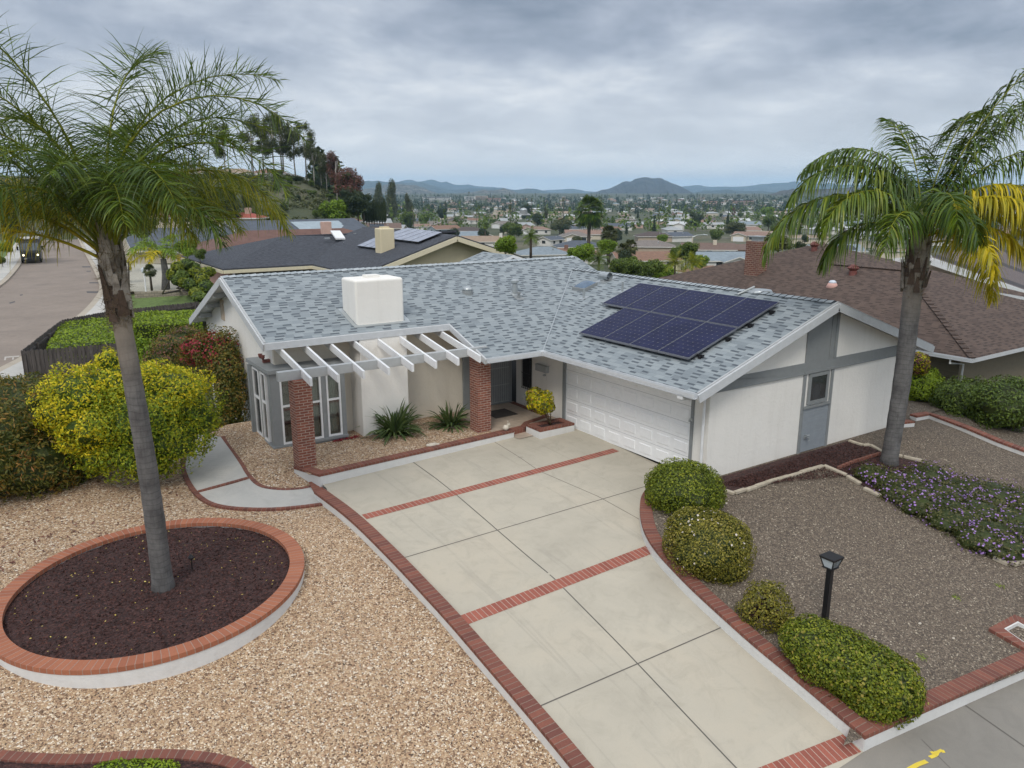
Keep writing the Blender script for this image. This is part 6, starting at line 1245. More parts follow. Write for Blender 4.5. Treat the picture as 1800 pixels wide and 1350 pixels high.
c = bpl(1463, 502); m = MB(); m.lathe(c, [(.29, -.12), (.20, .05), (.17, .11)], 16); sv = m.build('roof_vent', MT['pink'], bh, smooth=True); m = MB(); m.lathe(c + [0, 0, .10], [(.17, 0), (.15, .07), (.09, .12), (.01, .13)], 16); m.build('vent_dome', MT['dome'], sv, smooth=True)
# ridge/hip cap line
m = MB()
for a, b in ((Rr, Vv), (Rr, Nn_), (Vv, P1)):
    for s in range(24):
        p, q = np.array(a) + (np.array(b) - a) * s / 24, np.array(a) + (np.array(b) - a) * (s + .9) / 24; m.bar(p + [0, 0, .01], q + [0, 0, .03], .22, .03)
m.build('ridge_cap', MT['rbrown'], bh)
# ribbed dark brown gable house behind it
gh = thing('house', 'dark brown ribbed roof house with white fascia behind right palm', 'house', (22, 6, -1)); q0 = at(1596, 508, z=2.2); ap = at(1745, 420, D=math.hypot(*(q0 - CAM)[:2]) + 12)
a = at(1640, 454, D=46); e_ = at(1815, 522, D=38); r2 = at(1700, 425, D=56); m = MB()
dv = (e_ - a); rr3 = a + np.array([dv[0], dv[1], 0]) * -.0
f0 = at(1637, 452, D=44); f1 = at(1830, 520, Y=f0[1]); t0 = at(1722, 420, D=54)
m.slab([tuple(f0), tuple(f1), (t0[0] + (f1[0] - f0[0]) , t0[1], t0[2] + (f1[2] - f0[2])), tuple(t0)], .2); 
ribm, t_, b_ = newmat('ribbed_roof'); uv_ = coords(t_); s_ = t_.nodes.new('ShaderNodeSeparateXYZ'); t_.links.new(uv_, s_.inputs[0]); fr_ = M_(t_, 'FRACT', M_(t_, 'MULTIPLY', s_.outputs[1], .9)); t_.links.new(mix(t_, M_(t_, 'LESS_THAN', fr_, .22), ramp(t_, noise(t_, uv_, 6, 3), [(.3, (.10, .075, .07)), (.7, (.14, .105, .095))]), (.035, .026, .026)), b_.inputs['Base Color']); bump(t_, b_, fr_, .5, .05)
m.build('roof', [ribm, MT['trim']], gh)
m = MB(); fd_ = np.array([0, -.05, -.22]); m.bar(f0 + fd_, f1 + fd_, .06, .34); m.build('fascia', MT['trim'], gh); m = MB(); m.poly([f0 + [0, .4, -.3], (f0[0], f0[1] + .4, -2.5), (f1[0], f1[1] + .4, -2.5), f1 + [0, .4, -.3]]); m.poly([f0 + [0, .4, -.3], f0 + [-6, .4, -1.6], (f0[0] - 6, f0[1] + .4, -3), (f0[0], f0[1] + .4, -2.5)]); m.build('wall', MT['tanwall'], gh)
m = MB(); l0 = at(1570, 459, D=44.5); m.bar(l0, f0 + [0, -.04, -.02], .06, .28); m.build('fascia', MT['trim'], gh)
# shrubs along the low wall
zq = lambda x, y: -.5 + 0 * x
for i, (px, py, rx_, ry_, lb) in enumerate(((1618, 690, 34, 40, 'rounded dark green shrub nearest the palm by low wall'), (1690, 712, 42, 46, 'middle dark green shrub behind the low brick capped wall'), (1768, 715, 50, 52, 'large dark green multi stemmed shrub at the right edge'))):
    D = 28.3 - i * .7; lo = [lpx(px, py - 5, rx_, ry_ * .75, D), lpx(px - rx_ * .4, py + 8, rx_ * .6, ry_ * .6, D), lpx(px + rx_ * .4, py - 15, rx_ * .6, ry_ * .6, D + .3)]; b = at(px, py + 20, D=D); b[2] = -.9
    shrub('hedge_shrub', lb, b, lo, 9000, .085, .045, [G['hedge'] if i == 0 else G['green'], G['dark']], 81 + i, group='dark shrubs along the neighbouring house', rough=.2, depth=.4, core=.8)
D = 28; b = at(1614, 660, D=D); b[2] = -.7; shrub('rusty_shrub', 'small orange topped shrub at the far garage corner', b, [lpx(1613, 640, 17, 18, D)], 1200, .08, .04, [G['yellow'], G['dark'], G['rust']], 85, extra=(500, .07))
ground_quad('gravel_yard', [(1600, 760), (1830, 900), (1900, 700), (1600, 640)], -.62, MT['mulch'])
# ---- black shingled neighbour behind
ZB = .8; KB = .3135; nb_ = thing('house', 'black shingle roofed house with cream gable and yellow chimney', 'house', (12, 42, -1.8))
AP = at(803, 413, z=3.4); yF = AP[1]; xL_ = AP[0] - (3.4 - ZB) / KB; xR_ = AP[0] + (3.4 - ZB) / KB; yM0 = at(480, 468, z=ZB)[1]; HC = at(390, 472, z=ZB); HL = at(352, 449, z=ZB)
yM2 = HL[1]; ym = (yM0 + yM2) / 2; zR = ZB + (ym - yM0) * .27; HR1 = at(507, 415, z=zR); HR1[1] = ym
m = MB(); xj = AP[0] - (3.4 - zR) / KB if zR < 3.4 else AP[0]
m.slab([(HC[0], yM0, ZB), (xL_, yM0, ZB), (AP[0], yM0 + (AP[0] - xL_), 3.4), (AP[0], ym + 1, zR), (HR1[0], ym, zR)], .2)
m.slab([(HC[0], yM0, ZB), (HR1[0], ym, zR), (HC[0], yM2, ZB)], .2); m.slab([(HR1[0], ym, zR), (AP[0] + 10, ym, zR), (AP[0] + 10, yM2, ZB), (HC[0], yM2, ZB)], .2)
m.slab([(AP[0], ym + .5, 3.4), (xL_, ym + .5 - (AP[0] - xL_) * 0, ZB), (xL_, yF, ZB), (AP[0], yF, 3.4)], .2); m.slab([(AP[0], yF, 3.4), (xR_ + 3, yF, ZB - .94), (xR_ + 3, ym + .5, ZB - .94), (AP[0], ym + .5, 3.4)], .2)
m.build('roof', [MT['rblack'], MT['rblack']], nb_)
MT['creamtrim'] = paint('cream_trim', (.66, .60, .44), .6)
m = MB(); d_ = np.array([0, -.06, -.30]); m.bar(np.array([xL_, yF, ZB]) + d_, np.array([AP[0], yF, 3.4]) + d_, .1, .36); m.bar(np.array([AP[0], yF, 3.4]) + d_, np.array([xR_ + 3, yF, ZB - .94]) + d_, .1, .36)
m.bar((HC[0], yM0 - .06, ZB - .25), (xL_, yM0 - .06, ZB - .25), .08, .26); m.bar((xL_ - .06, yM0, ZB - .25), (xL_ - .06, yF, ZB - .25), .08, .26); m.bar((HC[0] - .06, yM0, ZB - .25), (HC[0] - .06, yM2, ZB - .25), .08, .26); m.build('fascia', MT['creamtrim'], nb_)
m = MB(); wallpoly(m, [(xL_ + 2.6, yF + .9, -2.5), (xR_ + 1, yF + .9, -2.5), (xR_ + 1, yF + .9, ZB - .5), (AP[0], yF + .9, 3.1), (xL_ + 2.6, yF + .9, ZB + .5)], (0, -1, 0), .2); m.build('wall', MT['yellowst'], nb_, label='cream gable wall')
m = MB(); m.box(HC[0] + 1.2, yM0 + .9, -2.5, xL_ + 2.5, yM0 + 1.1, ZB - .1); m.box(xL_ + 2.4, yF + .9, -2.5, xL_ + 2.6, yM0 + 1, ZB + .3); m.build('wall', MT['olive'], nb_)
m = MB(); m.box(HC[0] + .7, yM0 + .8, -2.5, HC[0] + .9, yM2, ZB); m.build('wall', MT['pink'], nb_, label='pink side wall')
m = MB(); gx = at(853, 450, Y=yF + .85); m.box(gx[0] - .32, yF + .84, gx[2] - .55, gx[0] + .32, yF + .89, gx[2] + .35); gv = m.build('gable_vent', MT['rust'], nb_)
m = MB()
for k in range(7): z = gx[2] - .5 + k * .13; m.box(gx[0] - .30, yF + .80, z, gx[0] + .30, yF + .84, z + .05)
m.build('louvre', MT['yellowst'], gv)
def nbz(x): return 3.4 - KB * (AP[0] - x)
def nbp(px, py):
    d = ray(px, py); n = np.array([-KB, 0, 1.]); t_ = (3.4 - KB * AP[0] - n @ CAM) / (n @ d); return CAM + t_ * d
c = nbp(677, 440); tp = at(675, 401, D=math.hypot(*(c - CAM)[:2])); m = MB(); m.box(c[0] - .6, c[1] - .5, c[2] - .6, c[0] + .65, c[1] + .6, tp[2]); ch2 = m.build('chimney', MT['yellowst'], nb_, bevel=.08); m = MB(); m.box(c[0] - .3, c[1] - .2, tp[2], c[0] + .35, c[1] + .3, tp[2] + .12); m.build('flue', MT['yellowst'], ch2)
def sp(pts):
    P = [nbp(*q) + [0, 0, .22] for q in pts]; m = MB(); m.slab([tuple(p) for p in P][::-1] if np.cross(P[1] - P[0], P[2] - P[0])[2] < 0 else [tuple(p) for p in P], .08, 0, 1)
    o = m.build('solar_panel', [MT['solar2'], MT['black']], nb_); uv = o.data.uv_layers[0].data
    for li, c_ in zip(o.data.polygons[0].loop_indices, ((0, 0), (1, 0), (1, 1), (0, 1))): uv[li].uv = c_
def lerp(a, b, t): return (a[0] + (b[0] - a[0]) * t, a[1] + (b[1] - a[1]) * t)
A, B_2, C_2, D_2 = (628, 436), (713, 405), (778, 413), (735, 430)
# rows of pale panels: upper row right of the chimney, lower row to its left
for i in range(5): a, b = lerp((663, 421), (736, 430), i / 5), lerp((663, 421), (736, 430), (i + .94) / 5); c, d = lerp((716, 405), (778, 413), (i + .94) / 5), lerp((716, 405), (778, 413), i / 5); sp([a, b, c, d])
for i in range(3): a, b = lerp((628, 436), (664, 441), i / 3), lerp((628, 436), (664, 441), (i + .94) / 3); c, d = lerp((662, 421), (694, 425), (i + .94) / 3), lerp((662, 421), (694, 425), i / 3); sp([a, b, c, d])
def nbm(px, py): 
    d = ray(px, py); n = np.array([0, -KB, 1.]); t_ = (ZB - KB * yM0 - n @ CAM) / (n @ d); return CAM + t_ * d
P = [nbm(*q) + [0, 0, .15] for q in ((590, 421), (607, 421), (598, 408), (581, 408))]; m = MB(); m.slab([tuple(p) for p in P], .15, 0, 0); m.build('skylight', MT['trim'], nb_)
m = MB()
for q in ((575, 420), (608, 428), (627, 412), (622, 420)): p = nbm(*q); m.box(p[0] - .25, p[1] - .12, p[2], p[0] + .25, p[1] + .12, p[2] + .12)
m.build('roof_vent', MT['metal'], nb_)
# ---------------------------------------------------------------- generic house builder
RC = {'terracotta': (.215, .125, .085), 'brown': (.155, .105, .085), 'dark brown': (.085, .065, .06), 'slate': (.085, .10, .125), 'blue grey': (.22, .265, .30), 'pale grey': (.33, .35, .36), 'white': (.50, .52, .53), 'tan': (.30, .225, .165), 'red': (.33, .085, .06), 'red brown': (.145, .078, .062), 'pinkish': (.25, .165, .13), 'grey brown': (.19, .165, .15)}
WC = {'cream': (.56, .50, .40), 'white': (.66, .65, .62), 'tan': (.42, .34, .26), 'pink': (.52, .36, .30), 'blue': (.30, .36, .40), 'brown': (.20, .14, .10)}
def farroof(n, c):
    m, t, b = newmat(n + '_roof'); uv = coords(t, True); s = t.nodes.new('ShaderNodeSeparateXYZ'); t.links.new(uv, s.inputs[0]); f = M_(t, 'FRACT', M_(t, 'MULTIPLY', s.outputs[1], 3.0))
    c1 = ramp(t, noise(t, coords(t), 1.2, 6, .75), [(.3, tuple(x * .75 for x in c)), (.7, tuple(min(1, x * 1.2) for x in c))]); c1 = mix(t, M_(t, 'MULTIPLY', M_(t, 'LESS_THAN', f, .2), .35), c1, tuple(x * .4 for x in c)); t.links.new(c1, b.inputs['Base Color']); setp(b, Roughness=.9); return m
RM = {k: farroof(k.replace(' ', '_'), v) for k, v in RC.items()}; WM = {k: paint(k + '_wall', v, .85, .08, .05, 1) for k, v in WC.items()}
def groundhit(px, py, D0=55.):
    D = D0
    while D < 6000:
        p = at(px, py, D=D)
        if p[2] < float(terrain(p[0], p[1])): break
        D *= 1.006
    p[2] = float(terrain(p[0], p[1])); return p, D
def gen_house(label, p, w_, d_, rz, roof, wall, kind='gable', h=2.5, wing=0, chim=None, detail=2, group=None, pitch=.33, solar=0, seed=0):
    t = thing('house', label, 'house', tuple(p), group, rz); rg = random.Random(seed); s = ORG[t]; ORG[t] = np.zeros(3); o = .5; rm, wmt = RM[roof], WM[wall]
    hr = h + (d_ / 2) * pitch; m = MB(); x, y = w_ / 2, d_ / 2
    if kind == 'gable':
        m.poly([(-x, -y, -2), (x, -y, -2), (x, -y, h), (-x, -y, h)]); m.poly([(x, y, -2), (-x, y, -2), (-x, y, h), (x, y, h)]); m.poly([(x, -y, -2), (x, y, -2), (x, y, h), (x, 0, hr), (x, -y, h)]); m.poly([(-x, y, -2), (-x, -y, -2), (-x, -y, h), (-x, 0, hr), (-x, y, h)])
    else: m.box(-x, -y, -2, x, y, h)
    m.build('wall', wmt, t); m = MB(); e = o * pitch
    if kind == 'gable': m.slab([(-x - o, -y - o, h - e), (x + o, -y - o, h - e), (x + o, 0, hr), (-x - o, 0, hr)], .22); m.slab([(-x - o, 0, hr), (x + o, 0, hr), (x + o, y + o, h - e), (-x - o, y + o, h - e)], .22)
    else:
        k = y + o; a = [(-x - o, -y - o, h - e), (x + o, -y - o, h - e), (x + o, y + o, h - e), (-x - o, y + o, h - e)]; r1_, r2_ = (-x - o + k, 0, hr), (x + o - k, 0, hr); m.slab([a[0], a[1], r2_, r1_], .22); m.slab([a[2], a[3], r1_, r2_], .22); m.slab([a[1], a[2], r2_], .22); m.slab([a[3], a[0], r1_], .22)
    m.build('roof', [rm, WM['white'] if wall != 'brown' else WM['brown']], t)
    if wing:
        wx = wing * (x - 3.2); wy = y + 3.2; ww = 3.1; hw = h + ww * pitch; m = MB(); m.poly([(wx - ww, -wy, -2), (wx + ww, -wy, -2), (wx + ww, -wy, h), (wx, -wy, hw), (wx - ww, -wy, h)]); m.poly([(wx + ww, -wy, -2), (wx + ww, -y, -2), (wx + ww, -y, h), (wx + ww, -wy, h)]); m.poly([(wx - ww, -y, -2), (wx - ww, -wy, -2), (wx - ww, -wy, h), (wx - ww, -y, h)]); m.build('wall', wmt, t, label=None)
        m = MB(); m.slab([(wx - ww - o, -wy - o, h - e), (wx, -wy - o, hw), (wx, 0, hw), (wx - ww - o, 0, h - e)][::1], .22); m.slab([(wx, -wy - o, hw), (wx + ww + o, -wy - o, h - e), (wx + ww + o, 0, h - e), (wx, 0, hw)], .22); m.build('roof', [rm, WM['white']], t)
        if detail > 1: m = MB(); m.box(wx - 2.3, -wy - .03, 0, wx + 2.3, -wy, 2.1); m.build('garage_door', MT['trim'], t)
    if detail > 1:
        for k in range(max(2, int(w_ / 4))):
            cx2 = -x + w_ * (k + .5) / max(2, int(w_ / 4)) + rg.uniform(-.3, .3); ww = rg.choice([.6, .9]); m = MB(); m.box(cx2 - ww - .08, -y - .05, .82, cx2 + ww + .08, -y - .01, 2.08); f_ = m.build('window', MT['trim'], t); m = MB(); m.box(cx2 - ww, -y - .07, .9, cx2 + ww, -y - .04, 2.0); m.build('pane', MT['glass'], f_)
        for sx in (-1, 1): m = MB(); m.box(sx * x - (.05 if sx < 0 else -.01), -.8, .9, sx * x + (.05 if sx > 0 else -.01), .8, 2.0); m.build('window', MT['glass'], t)
    if chim: cx2 = chim[0] * x; m = MB(); m.box(cx2 - .55, -y * .35, h, cx2 + .55, -y * .35 + .9, hr + .9); m.build('chimney', {'brick': MT['rchim'], 'white': WM['white'], 'cream': WM['cream'], 'pink': WM['pink']}[chim[1]], t, bevel=.05)
    if solar:
        m = MB(); f = lambda yy: h - e + (yy + y + o) * pitch + .12; x0 = -x * .7 if solar < 0 else -x * .1; y0, y1 = -y * .85, -y * .2; m.slab([(x0, y0, f(y0)), (x0 + w_ * .4, y0, f(y0)), (x0 + w_ * .4, y1, f(y1)), (x0, y1, f(y1))], .08, 0, 0); m.build('solar_panel', MT['rblack'] if solar < 2 else WM['blue'], t)
    if detail > 0 and rg.random() < .6: m = MB(); m.box(x * .3, -y * .5, h, x * .3 + .3, -y * .5 + .3, h + y * .5 * pitch + .5); m.build('roof_vent', MT['metal'], t)
    ORG[t] = s; return t
A1 = math.atan2(RT[1], RT[0])
HL_ = [ # px, base py, apparent width px, roof, wall, kind, extra rotation (deg), label, options
 (1135, 474, 118, 'terracotta', 'cream', 'gable', 8, 'orange brown gable roofed house in front of the two headed tree', dict(detail=2)),
 (1262, 474, 100, 'blue grey', 'white', 'gable', 0, 'pale blue roofed house left of the brick chimney', dict(wing=1)),
 (1248, 502, 86, 'terracotta', 'cream', 'hip', 20, 'low orange tile roof just behind the brown ridge', dict(detail=1, chim=None)),
 (1247, 452, 112, 'brown', 'cream', 'gable', -6, 'brown roofed house with cream chimney beyond the pale blue roof', dict(chim=(.25, 'cream'))),
 (1310, 452, 60, 'brown', 'brown', 'gable', 0, 'brown roofed wing beside the brick chimney top', dict(detail=1)),
 (1020, 447, 90, 'slate', 'cream', 'hip', 5, 'slate grey hipped roof behind the tall fan palm trunk', dict(detail=1)),
 (968, 432, 42, 'slate', 'white', 'gable', 50, 'small slate roof with white gable left of fan palm', dict(wing=0)),
 (955, 462, 96, 'blue grey', 'white', 'hip', 12, 'wide pale blue grey roof behind the main roof peak', dict(detail=1)),
 (1004, 458, 46, 'terracotta', 'white', 'gable', 0, 'small orange roof with red chimney near fan palm foot', dict(chim=(-.4, 'brick'), detail=1)),
 (1045, 464, 40, 'terracotta', 'white', 'gable', 60, 'orange roof with white gable right of fan palm trunk', dict(detail=1)),
 (1145, 446, 110, 'grey brown', 'tan', 'hip', -8, 'large grey brown hipped roof in the mid distance', dict(detail=1)),
 (1150, 425, 62, 'dark brown', 'tan', 'hip', 0, 'dark brown roof above the large grey brown one', dict(detail=1)),
 (1025, 421, 76, 'pinkish', 'cream', 'gable', 0, 'pale pinkish long roof behind the fan palm', dict(detail=1)),
 (1190, 425, 50, 'slate', 'white', 'gable', 30, 'slate blue roof with white gable in middle distance', dict(detail=1)),
 (780, 410, 58, 'terracotta', 'blue', 'gable', 35, 'orange roof with blue grey gable wall behind black roof', dict()),
 (822, 414, 78, 'dark brown', 'cream', 'hip', 0, 'dark brown hipped roof above the cream gable', dict(detail=1)),
 (850, 436, 84, 'tan', 'white', 'gable', 0, 'tan roofed white house with white chimney by small fan palm', dict(chim=(.8, 'white'))),
 (670, 412, 66, 'brown', 'pink', 'gable', 10, 'brown roofed house carrying solar panels behind yellow chimney', dict(solar=-1)),
 (600, 409, 62, 'terracotta', 'tan', 'hip', 0, 'orange brown hipped roof with white chimney below hillside', dict(chim=(.4, 'white'), detail=1)),
 (1470, 455, 104, 'blue grey', 'cream', 'gable', 5, 'pale blue roofed cream house with dark solar panels', dict(solar=1, wing=-1)),
 (1537, 423, 62, 'pale grey', 'white', 'gable', 0, 'long pale grey roof left of the right palm trunk', dict(detail=1)),
 (1550, 436, 58, 'slate', 'cream', 'gable', 20, 'dark slate roof with cream gable behind palm fronds', dict(detail=1)),
 (1315, 401, 52, 'blue grey', 'white', 'gable', 0, 'pale blue roof with white gable by the cypress', dict(detail=1)),
 (1338, 418, 60, 'tan', 'white', 'gable', 0, 'long flat pale tan roof right of the cypress', dict(detail=1, pitch=.12)),
 (1420, 428, 66, 'tan', 'cream', 'gable', 0, 'low tan roof above the pale blue solar house', dict(detail=1, pitch=.15)),
 (1570, 455, 50, 'tan', 'cream', 'gable', 0, 'pale flat roofed house below the yellow palm', dict(detail=1, pitch=.1)),
 (1460, 405, 60, 'white', 'white', 'gable', 0, 'pale white roof seen under hanging palm fronds', dict(detail=1)),
 (430, 404, 56, 'red', 'cream', 'hip', 0, 'bright red tile roof below the hillside', dict(detail=1, chim=(.2, 'pink'))),
 (372, 402, 62, 'tan', 'cream', 'gable', 0, 'tan tile roof left of the bright red one', dict(detail=1, chim=(-.5, 'brick'))),
 (300, 404, 64, 'terracotta', 'cream', 'hip', 10, 'orange tile roof seen past the left palm', dict(detail=1)),
 (345, 395, 50, 'brown', 'tan', 'gable', 0, 'brown roof at the foot of hillside behind palm', dict(detail=1)),
 (740, 405, 30, 'pinkish', 'white', 'gable', 20, 'small pink roof right of round green tree', dict(detail=1)),
 (1640, 432, 50, 'grey brown', 'white', 'gable', 15, 'grey brown roof right of the palm trunk', dict(detail=1)),
 (1590, 410, 44, 'pale grey', 'white', 'gable', 0, 'pale roof just left of palm crown base', dict(detail=1)),
 (905, 410, 50, 'terracotta', 'cream', 'hip', 0, 'orange tile roof above the feathery palm', dict(detail=1)),
 (1090, 405, 44, 'slate', 'white', 'gable', 0, 'slate roof right of the fan palm crown', dict(detail=1)),
 (700, 423, 40, 'red', 'pink', 'hip', 0, 'red tile roof partly hidden behind yellow chimney', dict(detail=1)),
]
occupied = []
for i, (px, py, wpx, rf, wl_, kd, rot, lb, op) in enumerate(HL_):
    p, D = groundhit(px, py); W_ = wpx * np.linalg.norm(p - CAM) / FPX; W_ = min(max(W_, 7), 17); d_ = min(10, W_ * .7); op = dict(op); op.setdefault('detail', 2)
    p = p + FH * d_ * .3; gen_house(lb, p, W_ * .92, d_, A1 + R(rot), rf, wl_, kd, seed=i, group='houses across the valley', **op); occupied.append((p[0], p[1], W_ * .7))
# larger roofs just behind the black house
def roof_house(label, px, py, z, w_, d_, rz, rf, wl_, kind, **k):
    p = at(px, py, z=z); p[2] = z - 2.5 - d_ * .165; t = gen_house(label, p, w_, d_, rz, rf, wl_, kind, h=2.5, **k); occupied.append((p[0], p[1], w_ * .6)); return t
roof_house('red brown hipped roof house behind the black roofed house', 520, 403, 2.3, 25, 13, .0, 'red brown', 'pink', 'hip', chim=(.25, 'pink'), detail=1)
roof_house('slate roofed house with long ridge left of red brown roof', 432, 397, 1.9, 32, 14, .0, 'slate', 'cream', 'gable', detail=1)
roof_house('slate roofed house with pale solar array and white gable', 515, 386, 2.6, 20, 12, .12, 'slate', 'white', 'gable', wing=1, solar=2, detail=2)
# far rooftops: individual houses by row
rg = random.Random(17); cnt = 0
rows = [(349.5, .40, 14), (351, .42, 22), (353, .45, 26), (355.5, .5, 30), (358.5, .5, 30), (362, .55, 28), (367, .6, 26), (372, .65, 26), (378, .7, 26), (385, .75, 24), (393, .8, 22), (402, .8, 18), (412, .8, 14), (424, .8, 10)]
ROOFS = ['terracotta', 'pinkish', 'pale grey', 'blue grey', 'grey brown', 'white', 'tan', 'dark brown', 'slate', 'pinkish', 'white', 'pale grey']
where = lambda px: 'left of tall fan palm' if px < 1000 else 'left of brick chimney' if px < 1300 else 'behind right palm'
bandn = {0: 'in farthest rows under the hills', 1: 'in the far valley rows', 2: 'in middle valley rows', 3: 'in the nearer valley rows'}
for r_, (py, sc, n) in enumerate(rows):
    for i in range(n):
        px = 650 + (1790 - 650) * (i + rg.uniform(.1, .9)) / n
        if px < 740 and py < 366: continue
        if r_ < 3 and not (980 < px < 1300 or rg.random() < .3): continue
        p, D = groundhit(px, py + rg.uniform(-1.2, 1.8), 120)
        if D > 3200: continue
        if any(math.hypot(p[0] - a, p[1] - b) < c + 9 for a, b, c in occupied): continue
        w_ = rg.uniform(10, 15.5); d_ = rg.uniform(7.5, 10); rf = rg.choice(ROOFS); wl_ = rg.choice(['white', 'cream', 'white', 'pink', 'tan']); bd = 0 if r_ < 3 else 1 if r_ < 6 else 2 if r_ < 8 else 3
        gen_house('small %s roofed house %s %s' % (rf, bandn[bd], where(px)), p, w_, d_, A1 + R(rg.choice([0, 0, 90, 25, -25]) + rg.uniform(-8, 8)), rf, wl_, rg.choice(['gable', 'gable', 'hip']), detail=0 if r_ < 8 else 1 if r_ < 11 else 2, group='small %s roofs %s %s' % (rf, bandn[bd], where(px)), h=2.8 if r_ > 4 else 3.6, wing=rg.choice([1, -1, 1, -1, 0]) if r_ > 5 else 0, seed=i); occupied.append((p[0], p[1], 9)); cnt += 1
print('far houses', cnt)
# long pale commercial blocks at the far side
for i, (px, py, wpx, hh, lb) in enumerate(((768, 353.5, 48, 9, 'long white commercial block below the left hills'), (826, 353, 18, 10, 'short white commercial block left of the boulder hill'), (846, 352.5, 22, 11, 'grey commercial block among far conifers'), (868, 355, 24, 8, 'pink tiled long building under boulder hill'), (1305, 360, 34, 7, 'pale pink building complex in right hand woods'), (1250, 361, 16, 7, 'pink house cluster in the right hand woods'))):
    p, D = groundhit(px, py, 900); k = np.linalg.norm(p - CAM) / FPX; t = thing('commercial_block', lb, 'building', tuple(p), rz=A1); ORG[t] = np.zeros(3); m = MB(); w_ = wpx * k; m.box(-w_ / 2, -8, -5, w_ / 2, 8, hh); m.build('wall', WM['white'] if i < 2 else WM['tan'] if i == 2 else WM['pink'], t); m = MB(); m.box(-w_ / 2 - .5, -8.5, hh, w_ / 2 + .5, 8.5, hh + 1); m.build('roof', RM['pale grey'] if i < 3 else RM['terracotta'], t); m = MB()
    for q in range(3): m.box(-w_ / 2 + 2, -8.2, 1.5 + q * 3, w_ / 2 - 2, -8.05, 2.8 + q * 3)
    m.build('window_band', MT['glass'], t)
# white walled houses along the hilltop
for i, (px, py, w_, lb) in enumerate(((415, 318, 22, 'cream hilltop house left among eucalyptus trunks'), (475, 316, 18, 'white hilltop house in the middle of eucalyptus row'), (345, 312, 24, 'pale hilltop house behind the left palm'), (250, 305, 26, 'hilltop house hidden behind left palm crown'))):
    p = at(px, py + 8, D=250); p[2] = float(terrain(p[0], p[1])) - .5; gen_house(lb, p, w_ * .55, 7, A1 + R(5 * i), 'terracotta' if i % 2 else 'tan', 'cream' if i % 2 == 0 else 'white', 'hip', h=2.6, detail=2, seed=i + 90)
fa, fb_ = at(380, 321, D=222), at(545, 326, D=222); t = thing('hilltop_wall', 'long low white wall along hilltop behind eucalyptus trunks', 'wall', tuple(fa)); m = MB(); n_ = 20
for i in range(n_):
    a = fa + (fb_ - fa) * i / n_; b = fa + (fb_ - fa) * (i + 1) / n_; a[2] = float(terrain(a[0], a[1])) + .6; b[2] = float(terrain(b[0], b[1])) + .6; m.bar(a, b, .2, 1.3)
m.build('wall', WM['white'], t)
# ================================================================ TREES: templates
def crown_mesh(name, lobes, n, ln, mats, seed, rough=.2, depth=.6, core=.6, spread=1.6):
    o = foliage(name, lobes, n, ln, ln * .6, mats, None, seed, rough=rough, depth=depth, core=core, spread=spread); me = o.data; bpy.data.objects.remove(o); return me
def lobset(k, R_, H0, H1, seed, sq=1.):
    rg = random.Random(seed); out = [(0, 0, (H0 + H1) / 2, R_ * .7, R_ * .7, (H1 - H0) * .42)]
    for i in range(k): a = rg.uniform(0, 6.28); r = R_ * rg.uniform(.3, .65); z = H0 + (H1 - H0) * rg.uniform(.2, .85); s = R_ * rg.uniform(.32, .5); out.append((r * math.cos(a), r * math.sin(a), z, s, s, s * .85 * sq))
    return out
def tk(name, H, r, mat, seed, limbs=4, spread=1.):
    rg = random.Random(seed); m = MB(); m.tube([(0, 0, -.6), (.05 * H * .3, 0, H * .45), (0, 0, H)], [r, r * .75, r * .4], 7)
    for i in range(limbs): a = i * 6.28 / max(1, limbs) + rg.uniform(0, 1); z = H * rg.uniform(.45, .8); m.tube([(0, 0, z), (math.cos(a) * spread * .5, math.sin(a) * spread * .5, z + .25 * H * .6), (math.cos(a) * spread, math.sin(a) * spread, z + .3 * H)], [r * .45, r * .3, r * .12], 5)
    o = m.build(name, mat, None, smooth=True); me = o.data; bpy.data.objects.remove(o); return me
TT = {}
def tmpl(key, crown, trunk): TT[key] = (crown, trunk)
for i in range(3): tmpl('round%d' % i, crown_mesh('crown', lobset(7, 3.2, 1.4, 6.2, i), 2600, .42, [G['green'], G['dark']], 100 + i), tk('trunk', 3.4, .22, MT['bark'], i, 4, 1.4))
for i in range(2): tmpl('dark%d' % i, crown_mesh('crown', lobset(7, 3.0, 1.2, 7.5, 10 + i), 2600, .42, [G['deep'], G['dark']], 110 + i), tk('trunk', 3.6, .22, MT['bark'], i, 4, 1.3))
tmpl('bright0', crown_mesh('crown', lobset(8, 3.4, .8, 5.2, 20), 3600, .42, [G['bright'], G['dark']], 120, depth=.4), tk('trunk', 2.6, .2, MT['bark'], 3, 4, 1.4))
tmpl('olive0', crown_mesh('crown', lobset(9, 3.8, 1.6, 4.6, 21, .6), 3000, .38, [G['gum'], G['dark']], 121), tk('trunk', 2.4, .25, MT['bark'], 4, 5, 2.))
tmpl('tall0', crown_mesh('crown', [(0, 0, 5, 1.8, 1.8, 3.2), (.6, .2, 9, 1.6, 1.6, 3), (-.4, -.3, 12, 1.1, 1.1, 2.5), (-.9, .3, 7.5, 1.3, 1.3, 1.8), (.9, -.4, 6, 1.3, 1.3, 1.6)], 4200, .45, [G['gum'], G['dark']], 122), tk('trunk', 8, .28, MT['bark'], 5, 3, 1.2))
